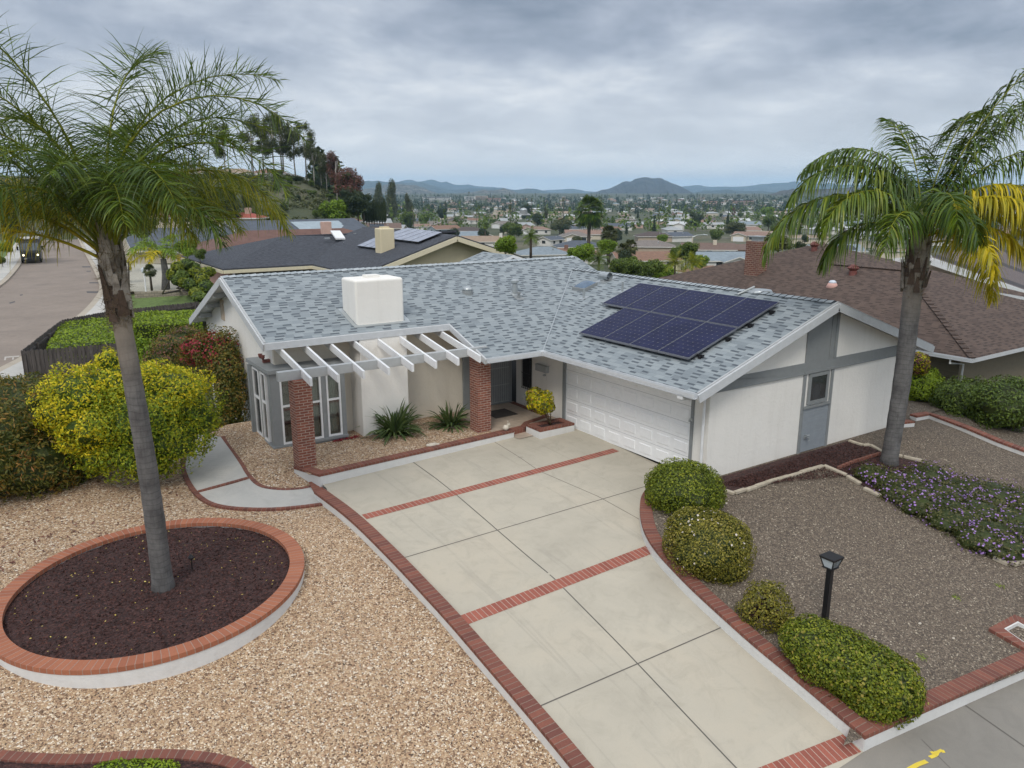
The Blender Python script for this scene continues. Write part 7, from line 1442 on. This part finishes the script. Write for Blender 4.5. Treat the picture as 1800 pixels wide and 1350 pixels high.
def conifer(seed, mat):
    rg = rng_(seed); n = 3200; z = rg.uniform(0, 1, n) ** 1.3; r = 1.7 * (1 - z) * (.75 + .25 * np.sin(z * 55)) * rg.uniform(.45, 1.08, n); a = rg.uniform(0, 6.28, n); P = np.stack([r * np.cos(a), r * np.sin(a), 1.2 + z * 9.5], 1); Nn = unit(np.stack([np.cos(a), np.sin(a), .3 + 0 * a], 1)); V, F, rr = leafquads(P, Nn, .45, .25, rg, 1.3); o = npmesh('crown', V, F, [mat, G['dark']], rnd=rr); me = o.data; bpy.data.objects.remove(o); return me
tmpl('conifer0', conifer(130, G['deep']), tk('trunk', 8.5, .2, MT['bark'], 6, 0)); tmpl('conifer1', conifer(131, G['green']), tk('trunk', 8.5, .2, MT['bark'], 6, 0))
tmpl('cypress0', crown_mesh('crown', [(0, 0, 3.2, .75, .75, 3.0), (0, 0, 5.6, .6, .6, 2.4)], 1800, .3, [G['deep'], G['dark']], 132, rough=.08, depth=.2, core=.85), tk('trunk', 3, .12, MT['bark'], 7, 0))
for i, pal in enumerate(('gum', 'gum', 'rust', 'gum')):
    rg2 = random.Random(50 + i); lo = []
    for k in range(11): z = 7 + rg2.uniform(0, 8.2); r = 2.4 * (1 - abs(z - 11) / 7) + .6; a = rg2.uniform(0, 6.28); s = rg2.uniform(.7, 1.45); lo.append((r * .8 * math.cos(a), r * .8 * math.sin(a), z, s, s, s * 1.15))
    tmpl('gumtree%d' % i, crown_mesh('crown', lo, 5200, .34, [G[pal], G['dark']], 140 + i, rough=.3, depth=.7, core=.45), tk('trunk', 13.5, .24, MT['palebark'], 60 + i, 5, 1.8))
def fanpalm(seed, n, rad, H, r0, pal, skirt=True, feather=False):
    rg = rng_(seed); az = rg.uniform(0, 6.28, n); e = np.linspace(1.45, -1.0 if skirt else -.2, n); S = []; Fs = []; rr = []; off = 0
    for k in range(n):
        h = np.array([math.cos(az[k]), math.sin(az[k]), 0]); d = h * math.cos(e[k]) + np.array([0, 0, math.sin(e[k])]); base = np.array([0, 0, H]) ; L1 = rad * rg.uniform(.4, .55) if not feather else rad * .05; c = base + d * L1; sd_ = np.cross(h, [0, 0, 1.]); up = np.cross(sd_, d); nb = 11
        if feather:
            K = 9; p = base.copy(); dd = d.copy()
            for j in range(K):
                dd = unit(dd + np.array([0, 0, -.17])); q = p + dd * rad / K
                for s in (-1, 1):
                    for u in (0, .5):
                        b0 = p + (q - p) * u; tip_ = b0 + (sd_ * s * .8 + dd * .5 + np.array([0, 0, -.35])) * rad * .26 * math.sin(.5 + 2.5 * j / K); w_ = dd * .035 * rad / 2.2; S += [b0 - w_, b0 + w_, tip_ + w_ * .3, tip_ - w_ * .3]; Fs.append([off, off + 1, off + 2, off + 3]); off += 4; rr += [rg.uniform()] * 4
                p = q
        else:
            for j in range(nb):
                a = (j / (nb - 1) - .5) * 2.5; td = d * math.cos(a) + sd_ * math.sin(a); tip_ = c + td * rad * .5 + np.array([0, 0, -.13 * rad]) * (1 + abs(a)); pn = np.cross(td, up) * rad * .045; m1 = c + td * rad * .25; S += [c, m1 + pn, tip_, m1 - pn]; Fs.append([off, off + 1, off + 2, off + 3]); off += 4; rr += [rg.uniform()] * 4
            S += [base, base + sd_ * .03, c + sd_ * .03, c]; Fs.append([off, off + 1, off + 2, off + 3]); off += 4; rr += [.5] * 4
    o = npmesh('crown', np.array(S), np.array(Fs), [G[pal], G['dark']], rnd=np.array(rr)); me = o.data; bpy.data.objects.remove(o); m = MB(); m.tube([(0, 0, -1), (0, 0, H * .5), (0, 0, H)], [r0 * 1.2, r0, r0 * .95], 8); o = m.build('trunk', MT['bark'], None, smooth=True); m2 = o.data; bpy.data.objects.remove(o); return me, m2
TT['fan0'] = fanpalm(150, 58, 4.3, 11, .36, 'palm'); TT['fan1'] = fanpalm(151, 40, 1.6, 8, .18, 'green'); TT['fanfar'] = fanpalm(152, 26, 1.8, 19, .2, 'dark'); TT['feather0'] = fanpalm(153, 34, 2.7, 3.6, .26, 'green', False, True); TT['feathery'] = fanpalm(154, 30, 2.8, 4.0, .16, 'palmo', False, True); TT['yucca0'] = fanpalm(155, 70, 1.5, 3.0, .2, 'gum', True, False)
NT = [0]
def tree(key, label, p, s=1., group=None, name='tree', cat='tree', sz=None, rz=None):
    crown, trunk = TT[key]; NT[0] += 1; t = thing(name, label, cat, tuple(p), group, rz if rz is not None else (NT[0] * 2.4) % 6.28); t.scale = (s, s, sz or s)
    a = bpy.data.objects.new('crown', crown); b = bpy.data.objects.new('trunk', trunk)
    for o in (a, b): COL.objects.link(o); o.parent = t
    return t
def tree_px(key, label, px, pybase, htpx, H, D=None, snap=False, sink=0., **k):
    """tree of template height H shown htpx pixels tall with its foot at (px,pybase)"""
    if D is None: p, D = groundhit(px, pybase)
    else: p = at(px, pybase, D=D)
    if snap: p[2] = float(terrain(p[0], p[1])) - .2
    s = htpx * np.linalg.norm(p - CAM) / FPX / H; return tree(key, label, p, s, **k)
tree_px('fan0', 'tall thick trunked fan palm standing in the middle distance', 1034, 462, 104, 13.2, name='palm_tree', cat='palm tree')
tree_px('fan1', 'small fan palm before the tan roofed white house', 853, 434, 42, 9.4, name='palm_tree', cat='palm tree')
tree_px('feather0', 'short feathery palm with thick trunk behind main roof', 933, 447, 46, 5.6, D=88, name='palm_tree', cat='palm tree')
tree_px('fanfar', 'tall thin far fan palm left of the large fan palm', 990, 396, 47, 20.6, name='palm_tree', cat='palm tree')
tree_px('fanfar', 'thin far palm above the dense right hand woods', 1234, 391, 30, 20.6, name='palm_tree', cat='palm tree')
tree_px('yucca0', 'rounded spiky yucca crown beside the tall fan palm', 1070, 452, 54, 4.2, D=120, name='yucca', cat='tree')
tree_px('yucca0', 'left head of the forked spiky tree before orange roof', 1094, 468, 40, 4.2, D=100, name='yucca', cat='tree'); tree_px('yucca0', 'right head of the forked spiky tree before orange roof', 1107, 466, 44, 4.2, D=101, name='yucca', cat='tree')
tree_px('bright0', 'bright green spiky plant under the yucca crown', 1067, 452, 28, 5.2, D=96)
tree_px('bright0', 'upright bright lime foliage at the foot of fan palm', 1026, 466, 34, 5.2, D=92); tree_px('bright0', 'small yellow green shrub behind main roof peak', 1012, 462, 24, 5.2, D=95, name='shrub', cat='shrub')
tree_px('feather0', 'drooping dark feathery palm right of main roof peak', 1052, 490, 52, 5.6, D=62, name='palm_tree', cat='palm tree')
tree_px('feathery', 'weeping date palm behind garage roof, right one', 1215, 500, 50, 5.6, D=56, name='palm_tree', cat='palm tree'); tree_px('feathery', 'weeping date palm behind garage roof, left one', 1185, 500, 52, 5.6, D=58, name='palm_tree', cat='palm tree')
for i, (px, py, h_, ky, lb) in enumerate(((1085, 496, 30, 'round0', 'dense green bush behind garage roof, leftmost'), (1112, 498, 34, 'round1', 'rounded bush behind the garage roof below orange house'), (1142, 500, 34, 'round2', 'broad green bush in the middle of garage ridge'), (1165, 502, 30, 'bright0', 'yellowish bush left of the weeping palms'), (1100, 486, 30, 'dark0', 'darker bush in the second row behind garage'), (1205, 470, 44, 'round1', 'leafy tree between orange roof and pale blue roof'), (1230, 476, 30, 'bright0', 'yellow green bush by the street lamp'), (1190, 462, 30, 'round2', 'green tree left of the leafy one by blue roof'))): tree_px(ky, lb, px, py, h_ * (1.35 if i < 5 else 1), 6.4, D=64 + i * 3 + (30 if i > 4 else 0), sink=1.2)
tree_px('bright0', 'bright lime round bush right of the cream gable', 888, 452, 34, 5.2, D=60, name='shrub', cat='shrub')
tree_px('tall0', 'tall pale green tree right of the hillside', 690, 395, 74, 14.2); tree_px('tall0', 'second tall pale tree beside the poplars', 668, 392, 66, 14.2); tree_px('tall0', 'slim green tree left of the mountains', 718, 396, 52, 14.2)
tree_px('round0', 'big round green tree behind the yellow chimney', 718, 407, 34, 6.4); tree_px('round1', 'green tree left of the small fan palm', 745, 400, 24, 6.4)
tree_px('fan1', 'dark palm behind the brown solar roofed house', 753, 388, 28, 9.4, name='palm_tree', cat='palm tree'); tree_px('dark0', 'dark rounded tree beside the dark palm', 777, 390, 24, 7.2)
tree_px('fan1', 'small palm above the dark brown roof', 842, 384, 22, 9.4, name='palm_tree', cat='palm tree')
tree_px('dark1', 'dark broad tree above the feathery palm', 926, 392, 32, 7.2); tree_px('olive0', 'wide flat topped olive green tree left of fan palm', 984, 413, 28, 5); tree_px('round2', 'loose green tree right of the white chimney', 902, 425, 36, 6.4); tree_px('dark0', 'dark tree behind feathery palm', 945, 402, 26, 7.2)
tree_px('cypress0', 'single dark narrow cypress in front of rust tree', 1278, 407, 28, 8); tree_px('gumtree2', 'rust coloured tree beyond the cypress', 1289, 388, 20, 15.5); tree_px('bright0', 'bright green round tree right of rust tree', 1348, 385, 18, 5.2); tree_px('dark1', 'dark bushy tree above the brown roof with cream chimney', 1222, 405, 30, 7.2); tree_px('olive0', 'grey green round tree above the brick chimney', 1293, 420, 28, 5); tree_px('round0', 'green tree right of the flat tan roof', 1350, 408, 28, 6.4)
tree_px('olive0', 'grey green rounded bush right of the brick chimney', 1367, 452, 38, 5, D=70); tree_px('dark0', 'dark bush at foot of hanging palm fronds', 1405, 452, 26, 7.2, D=72)
tree_px('bright0', 'round clipped green tree by the pale blue solar house', 1535, 435, 20, 5.2); tree_px('feathery', 'yellowing palm by the tan yard', 1556, 446, 32, 5.6, name='palm_tree', cat='palm tree'); tree_px('olive0', 'grey green tree in front of long grey roof', 1520, 418, 20, 5); tree_px('fan1', 'thin palm near the white gable left of the palm trunk', 1549, 428, 34, 9.4, name='palm_tree', cat='palm tree'); tree_px('round1', 'green bush above the ribbed brown roof', 1675, 428, 40, 6.4); tree_px('round2', 'green tree right of ribbed roof', 1730, 425, 40, 6.4)
# hillside row of eucalyptus
for i, (px, pb, h_, ky, lb) in enumerate(((398, 330, 84, 'gumtree0', 'leftmost eucalyptus peeking past the palm fronds'), (449, 345, 95, 'gumtree1', 'eucalyptus with leaning pale trunk left on the hillside'), (466, 342, 88, 'gumtree3', 'eucalyptus with slender white trunk, second on hillside'), (485, 341, 96, 'gumtree0', 'forked eucalyptus in the middle of hillside row'), (499, 346, 92, 'gumtree3', 'tall pale trunked eucalyptus, centre of hillside row'), (501, 348, 100, 'gumtree1', 'eucalyptus twin trunk just right of row centre'), (522, 344, 86, 'gumtree3', 'eucalyptus with bare lower trunk right of row centre'), (540, 338, 92, 'gumtree0', 'tallest eucalyptus on the hillside against the sky'), (553, 332, 72, 'gumtree1', 'dark headed eucalyptus beside the tallest one'), (566, 334, 66, 'gumtree3', 'green eucalyptus left of the rust red ones'), (574, 333, 52, 'gumtree0', 'short eucalyptus between green and rust ones'), (593, 348, 82, 'gumtree2', 'rust red leaved eucalyptus with open crown'))): tree_px(ky, lb, px, pb, h_, 15.5, D=205 + (i * 7) % 18, snap=True, group='eucalyptus trees on the hillside')
tree('dark1', 'reddish brown dense tree at the right end of hillside', at(614, 362, D=196), 1.0).children[0].data = crown_mesh('crown', lobset(9, 4.2, 1.2, 9.6, 77), 5200, .4, [G['rust'], G['dark']], 177)
for i, (px, pb, h_, ky, lb) in enumerate(((412, 392, 84, 'conifer0', 'big dark pine at left foot of the hillside'), (395, 396, 60, 'dark1', 'dark tree beside the big hillside pine'), (360, 392, 62, 'dark0', 'dark tree behind the palm at hillside foot'), (500, 388, 32, 'conifer0', 'small dark rounded conifer mid hillside'), (589, 395, 38, 'bright0', 'broad bright green tree at hillside foot'), (610, 396, 30, 'round1', 'green tree right of the broad bright one'), (572, 392, 30, 'round0', 'green tree left of the broad bright one'), (630, 392, 52, 'dark0', 'dark tree mass right of rust tree'), (610, 372, 36, 'dark1', 'dark bushes under the rust tree'), (640, 385, 40, 'dark1', 'dark tree left of the poplar row'))): tree_px(ky, lb, px, pb, h_, {'conifer0': 10.8, 'bright0': 5.2}.get(ky, 7), D=165)
for i in range(9): tree_px('cypress0', ['leftmost narrow dark poplar of tight row at hillside foot', 'second narrow poplar from left in the hillside row', 'third narrow poplar from left in the hillside row', 'fourth narrow poplar from left in the hillside row', 'middle narrow poplar of the nine at hillside foot', 'fourth narrow poplar from right in the hillside row', 'third narrow poplar from right in the hillside row', 'second narrow poplar from right in the hillside row', 'rightmost narrow dark poplar of tight row at hillside foot'][i], 640 + i * 4.6, 392, 34 + (i * 5) % 7, 8, D=168, sink=1.5, group='row of dark poplars')
rg = random.Random(5)
for i in range(60):
    px = rg.uniform(300, 660); D = rg.uniform(155, 226); x = at(px, 340, D=D); z = float(terrain(x[0], x[1])); x[2] = z - .3; ky = rg.choice(['round0', 'olive0', 'dark0', 'round2', 'olive0']); tree(ky, 'low scrub bush on the dry hillside', x, rg.uniform(.25, .55), group='scrub bushes on the hillside', name='bush', cat='bush', sz=rg.uniform(.2, .38))
# street side greenery on the left
for i, (px, pb, h_, ky, lb, D) in enumerate(((20, 425, 60, 'dark1', 'dark tree behind palm at far left of street', 130), (60, 405, 50, 'round0', 'green tree at the far end of street', 150), (105, 408, 44, 'round2', 'green tree closing the street end', 165), (130, 402, 40, 'dark0', 'dark tree right of street end', 165), (-20, 430, 90, 'round1', 'green tree at the left picture edge', 105), (165, 420, 40, 'round0', 'green tree behind palm boots on the street side', 120), (15, 424, 10, 'bright0', 'low green hedge bush left of the van', 100), (12, 447, 16, 'bright0', 'clipped bright hedge by left pavement', 80), (5, 468, 16, 'round1', 'dark round bush at left pavement edge', 70), (32, 430, 12, 'round2', 'small bush left of the dark van', 95))): tree_px(ky, lb, px, pb, h_, {'bright0': 5.2}.get(ky, 7), D=D)
for i, (px, pb, h_, ky, lb, D) in enumerate(((215, 440, 60, 'round0', 'green tree behind neighbour palm', 85), (255, 430, 44, 'round1', 'dark green tree above neighbour palm', 95), (352, 462, 22, 'round1', 'loose green tree left of pink wall', 66), (200, 470, 36, 'dark0', 'dark bush on the kerb side of neighbour yard', 75), (330, 455, 24, 'bright0', 'yellow green tree behind clipped topiary', 72))): tree_px(ky, lb, px, pb, h_ * 1.15, {'bright0': 5.2}.get(ky, 7), D=D, sink=1.5 if h_ < 37 else .6)
tree_px('yucca0', 'dark cycad behind the white lamp post', 266, 502, 34, 4.2, D=62, name='cycad', cat='cycad')
# neighbour's small feather palm, topiary, lamp, wall
pb_ = at(291, 509, z=-1.05); DD = math.hypot(*(pb_ - CAM)[:2]); t = thing('palm_tree', 'small feather palm with yellow fronds in neighbour yard', 'palm tree', tuple(pb_)); tp = at(287, 455, D=DD); m = MB(); m.tube([pb_ - [0, 0, .3], (pb_ + tp) / 2 + RT * .1, tp], [.36, .28, .22], 12); m.build('trunk', MT['ptrunk'], t, smooth=True)
for i, (az, e0, e1, ln, kk_) in enumerate(((170, 45, -70, 2.6, 'y'), (200, 30, -75, 2.1, 'y'), (150, 60, -40, 2.4, 'o'), (10, 48, -60, 2.4, 'o'), (-20, 25, -80, 1.9, 'y'), (40, 60, -20, 2.3, 'o'), (95, 70, -20, 2.4, 'o'), (270, 50, -70, 2.1, 'y'), (235, 60, -50, 2.3, 'o'), (310, 55, -60, 2.0, 'o'), (0, 75, 0, 2.2, 'o'), (185, 70, 10, 2.3, 'o'))): frond('frond', tp, az, e0, e1, ln * 1.5, [G['palmy'] if kk_ == 'y' else G['bright'], G['palmo']], t, 700 + i, leaf=.95, wid=.075, n=40, droop=.9, segs=3)
t = thing('topiary', 'cloud pruned topiary with many dark green balls', 'topiary', tuple(at(325, 505, z=-1.05))); lo = [lpx(*q) for q in ((312, 470, 10, 9, 55), (328, 465, 12, 9, 56), (345, 480, 13, 10, 55), (320, 485, 10, 10, 54.5), (303, 483, 9, 10, 55), (335, 500, 11, 10, 53), (355, 492, 12, 11, 53), (362, 505, 12, 11, 52.5), (345, 515, 11, 9, 52), (350, 522, 12, 8, 51.5), (323, 497, 8, 8, 54), (310, 492, 8, 8, 54.5), (365, 478, 12, 8, 55), (340, 470, 10, 8, 56))]
for i, l in enumerate(lo): foliage('foliage_ball', [l], 420, .2, .12, [G['green'] if i % 2 else G['box'], G['deep']], t, 800 + i, rough=.05, depth=.12, core=.9)
stemmesh(t, at(328, 508, z=-1.05), [np.array(l[:3]) for l in lo], .09, MT['bark'])
lb_ = at(257, 514, z=-1.05); t = thing('lamp_post', 'white garden lamp post in neighbour gravel yard', 'lamp post', tuple(lb_)); tp = at(252, 480, D=math.hypot(*(lb_ - CAM)[:2])); m = MB(); m.lathe(lb_, [(.09, 0), (.06, .15), (.05, tp[2] - lb_[2])], 10); m.build('post', MT['trim'], t); m = MB(); m.lathe(tp, [(.06, 0), (.15, .08), (.17, .30), (.05, .42), (.01, .48)], 10); m.build('lantern', MT['dome'], t)
a, b = at(236, 516, z=-.95), at(350, 510, z=-.95); t = thing('retaining_wall', 'pale block retaining wall edging neighbour gravel yard', 'wall', tuple(a)); m = MB(); m.bar(a - [0, 0, .2], b - [0, 0, .2], .25, .6); m.build('block_wall', brickmat('pale_blocks', (.36, .31, .25), (.28, .24, .19), (.17, .15, .12), .4, .2, .02), t)
# street lamps and utility poles in the valley
for i, (px, py, h_, lb) in enumerate(((1215, 462, 46, 'street lamp with curved arm left of the pale blue roof'), (1521, 440, 34, 'street lamp by the pale blue solar house'), (1512, 452, 26, 'thin pole beside the solar house yard'))):
    p = at(px, py, D=120 if i == 0 else 170); k = np.linalg.norm(p - CAM) / FPX; t = thing('street_lamp', lb, 'street lamp', tuple(p)); m = MB(); H = h_ * k; m.tube([p - [0, 0, 1], p + [0, 0, H * .93]], [.12, .09], 6); m.build('pole', WM['cream'], t); m = MB(); m.tube([p + [0, 0, H * .93], p + RT * .6 + [0, 0, H], p + RT * 1.6 + [0, 0, H * 1.02]], [.06, .05, .04], 5); m.tube([p + RT * 1.5 + [0, 0, H * 1.02], p + RT * 2.2 + [0, 0, H * 1.0]], [.12, .09], 6); m.build('lamp_arm', MT['metal'], t)
p, D = groundhit(1497, 441); car('white parked car in front of the pale blue solar house', p + [0, 0, .1], A1, (.6, .62, .65))
# wide spread of valley trees
rg = random.Random(23); total = 0; KEYS = [('round0', 6.4), ('round1', 6.4), ('dark0', 7.2), ('dark1', 7.2), ('olive0', 5), ('conifer0', 10.8), ('bright0', 5.2), ('tall0', 14), ('fanfar', 20), ('dark0', 7.2), ('conifer0', 10.8)]
kn = {'round': 'green round', 'dark': 'dark green', 'olive': 'grey green', 'conifer': 'dark conical', 'bright': 'bright green', 'tall': 'tall slender', 'fanfar': 'thin palm'}
for r_, (py, n) in enumerate(((347, 24), (348.5, 24), (351, 22), (354, 22), (358, 20), (363, 20), (369, 20), (376, 20), (384, 18), (393, 18), (403, 16), (415, 14), (430, 12))):
    for i in range(n):
        px = 640 + 1180 * (i + rg.uniform(0, 1)) / n; p, D = groundhit(px, py + rg.uniform(-1, 2), 130); 
        if D > 3600 or any(math.hypot(p[0] - a, p[1] - b) < c * .6 for a, b, c in occupied): continue
        ky, H = rg.choice(KEYS if r_ > 3 else KEYS[:6] + KEYS[9:] * 2); tree(ky, '%s tree among small rooftops %s %s' % (kn[ky.rstrip('0123456789')], ['under the hills', 'in far valley', 'in mid valley', 'in near valley'][min(3, r_ // 4)], where(px)), p, rg.uniform(.75, 1.3) * (1.25 if r_ < 4 else 1 if r_ < 8 else .75), group='%s trees %s %s' % (kn[ky.rstrip('0123456789')], ['under the hills', 'in far valley', 'in mid valley', 'in near valley'][min(3, r_ // 4)], where(px)), name='palm_tree' if ky == 'fanfar' else 'tree', cat='palm tree' if ky == 'fanfar' else 'tree'); total += 1
print('valley trees', total, 'all', NT[0])
# distant continuous woodland: far masses of leaf clumps, nobody could count them
rg3 = rng_(91); V = []; Fq = []; rr = []
def woodland(n, pyr, seed, dens=26):
    rg = rng_(seed); Pc = []
    for _ in range(n):
        px = rg.uniform(560, 1850); p, D = groundhit(px, rg.uniform(*pyr), 260)
        if D > 4200 or any((p[0] - a) ** 2 + (p[1] - b) ** 2 < (c * .85) ** 2 for a, b, c in occupied): continue
        Pc.append((*p, D))
    Pc = np.array(Pc); k = rg.integers(0, len(Pc), len(Pc) * dens); h = rg.uniform(3.5, 9, len(Pc)); con = rg.uniform(0, 1, len(Pc)) < .35; d = sph(len(k), rg) * rg.uniform(.6, 1, (len(k), 1)); rad = np.where(con, 2.2, 3.6) * (1 + Pc[:, 3] / 5000)
    zt = (d[:, 2] + 1) / 2; shr = np.where(con[k], 1.15 - zt, 1.0); X = Pc[k, :3] + np.stack([d[:, 0] * rad[k] * shr, d[:, 1] * rad[k] * shr, zt * h[k] * np.where(con[k], 2.0, 1.0)], 1); V, F, r = leafquads(X, d, 2.0, 1.5, rg, 1.2); return V, F, np.clip(r * .5 + np.repeat(np.repeat(rg.uniform(0, .5, len(Pc)), 1)[k], 4), 0, 1)
def hillscrub():
    rg = rng_(96); Pc = []
    for _ in range(2300):
        px = rg.uniform(150, 690); D = rg.uniform(152, 236); p = at(px, 340, D=D); z = float(terrain(p[0], p[1])); q = math.sin(px * .05) * math.sin(D * .21) + rg.normal(0, .5)
        if q > -.35: Pc.append((p[0], p[1], z, .5 + 1.1 * rg.uniform() ** 2))
    Pc = np.array(Pc); k = np.repeat(np.arange(len(Pc)), 34); d = sph(len(k), rg); X = Pc[k, :3] + d * Pc[k, 3:] * np.array([1.25, 1.25, .8]) * rg.uniform(.5, 1, (len(k), 1)); V, F, r = leafquads(X, d, .62, .42, rg, 1.3); return V, F, np.clip(r * .6 + rg.uniform(0, .4, len(Pc))[k].repeat(4), 0, 1)
V, F, r = hillscrub(); npmesh('hillside_scrub', V, F, [G['gum']], rnd=r, kind='stuff', label='grey green scrub covering the dry hillside')
V, F, r = woodland(2600, (345.5, 375), 92); npmesh('distant_woodland', V, F, G['deep'], rnd=r, kind='stuff', label='distant dark woodland between the far houses')
V, F, r = woodland(620, (354, 410), 94, 26); npmesh('distant_shrubbery', V, F, G['green'], rnd=r, kind='stuff', label='green garden growth between the valley houses')
# ================================================================ HILLS AND MOUNTAINS
def mountain(name, D, crest, depth, col, seed, zlow=-25, rocky=0., amp=1.):
    px = np.array([c[0] for c in crest], float); py = np.array([c[1] for c in crest], float); xs = np.linspace(px[0], px[-1], 220); cy = np.interp(xs, px, py)
    rg = rng_(seed); ph = rg.uniform(0, 6.28, 12); cy = cy + sum(np.sin(xs * .05 * (1.6 ** k) + ph[k]) * 1.4 / (1.5 ** k) for k in range(6)) * .5 * amp
    rowsn = 34; T_ = np.concatenate([np.linspace(0, 1, 24), np.linspace(1.08, 1.7, 10)]); Vv_ = []
    for t in T_:
        Dd = D - depth * (1 - t); ca = np.array([at(x, 337.5, D=1.)[:2] - CAM[:2] for x in xs]); XY = CAM[:2] + ca * Dd; zc_ = CAM[2] + (337.5 - cy) / FPX * D * np.sqrt(1 + 0 * cy) / np.cos(np.arctan((xs - 900) / FPX)) ** -1 * 1.0
        prof = sm(np.array(t))[()] if t <= 1 else 1 - sm(np.array((t - 1) / .7))[()]; hgt = zlow + (zc_ - zlow) * prof
        wob = sum(np.sin(xs * .11 * (1.7 ** k) + ph[k + 5] + t * 3 * (k + 1)) / (1.6 ** k) for k in range(5)); hgt = hgt + wob * (zc_ - zlow) * .045 * (1 if t < 1 else .3) * (t * (1.3 - min(t, 1.3)) * 3)
        Vv_.append(np.column_stack([XY, hgt]))
    V = np.vstack(Vv_); nx = 220; i, j = np.meshgrid(np.arange(nx - 1), np.arange(len(T_) - 1)); a = (j * nx + i).ravel(); F = np.stack([a, a + 1, a + nx + 1, a + nx], 1)
    m, t, b = newmat(name + '_ground'); p = coords(t); sc = 30. / D; c = ramp(t, noise(t, p, sc, 8, .7), [(.35, tuple(x * .55 for x in col)), (.5, col), (.66, tuple(x * 1.5 for x in col)), (.8, (.20, .17, .13))])
    if rocky: c = mix(t, ramp(t, noise(t, p, sc * 3, 6, .8), [(.5, (0, 0, 0)), (.62, (rocky, rocky, rocky))]), c, (.40, .34, .29))
    t.links.new(c, b.inputs['Base Color']); setp(b, Roughness=1.); bump(t, b, noise(t, p, sc * 2, 8, .7), .8, D * .01); return npmesh(name, V, F, m, kind='structure', smooth=True)
mountain('mountain', 5200, [(900, 348), (960, 343), (1010, 341), (1045, 338), (1070, 332), (1088, 324), (1098, 321), (1107, 320.5), (1118, 316), (1128, 313), (1136, 312.5), (1148, 315), (1168, 319), (1188, 325), (1205, 332), (1222, 341), (1245, 347), (1300, 352)], 1500, (.052, .046, .042), 1, amp=.25)
mountain('hill', 4300, [(560, 352), (640, 333), (690, 324), (730, 326), (752, 334), (780, 342), (830, 338), (850, 334), (868, 335), (886, 331), (900, 335), (918, 344), (940, 350)], 900, (.070, .066, .046), 2, rocky=.8, amp=.4)
mountain('hill', 6600, [(560, 330), (640, 320), (665, 319), (700, 323), (742, 321), (770, 330), (800, 334), (850, 331), (900, 334), (925, 332), (945, 333), (965, 338), (1000, 340), (1060, 343), (1150, 345)], 1300, (.062, .068, .060), 3, amp=.5)
mountain('mountain', 9000, [(540, 326), (600, 324), (660, 320), (700, 321), (718, 318), (735, 321), (756, 317), (775, 321), (785, 320), (800, 325), (860, 329), (930, 336), (980, 334), (1010, 332), (1030, 336), (1100, 340), (1200, 328), (1230, 327), (1250, 329), (1285, 329), (1330, 326), (1390, 321), (1430, 323), (1520, 327), (1640, 322), (1800, 325), (1950, 322)], 1800, (.075, .080, .075), 4, amp=.5)
mountain('hill', 5600, [(1180, 345), (1235, 336), (1280, 334), (1330, 336), (1400, 340), (1480, 345), (1560, 340), (1700, 338), (1850, 335)], 1200, (.050, .060, .048), 5, amp=.5)
mountain('hill', 2900, [(1310, 356), (1335, 350), (1352, 342), (1372, 336), (1395, 333), (1430, 334), (1480, 330), (1560, 333), (1650, 328), (1750, 330), (1900, 326)], 500, (.070, .062, .048), 6, amp=.5)
# ================================================================ HAZE
m = MB(); m.box(-11500, -11500, -45, 11500, 11500, 230); hm, t_, b_ = newmat('haze_air'); t_.nodes.remove(b_); pv = N(t_, 'ShaderNodeVolumePrincipled'); pv.inputs['Color'].default_value = (.46, .73, 1, 1); pv.inputs['Density'].default_value = 1.0e-4; pv.inputs['Anisotropy'].default_value = 0
t_.links.new(pv.outputs[0], t_.nodes['Material Output'].inputs['Volume']); hz_o = m.build('haze', hm, kind='stuff')
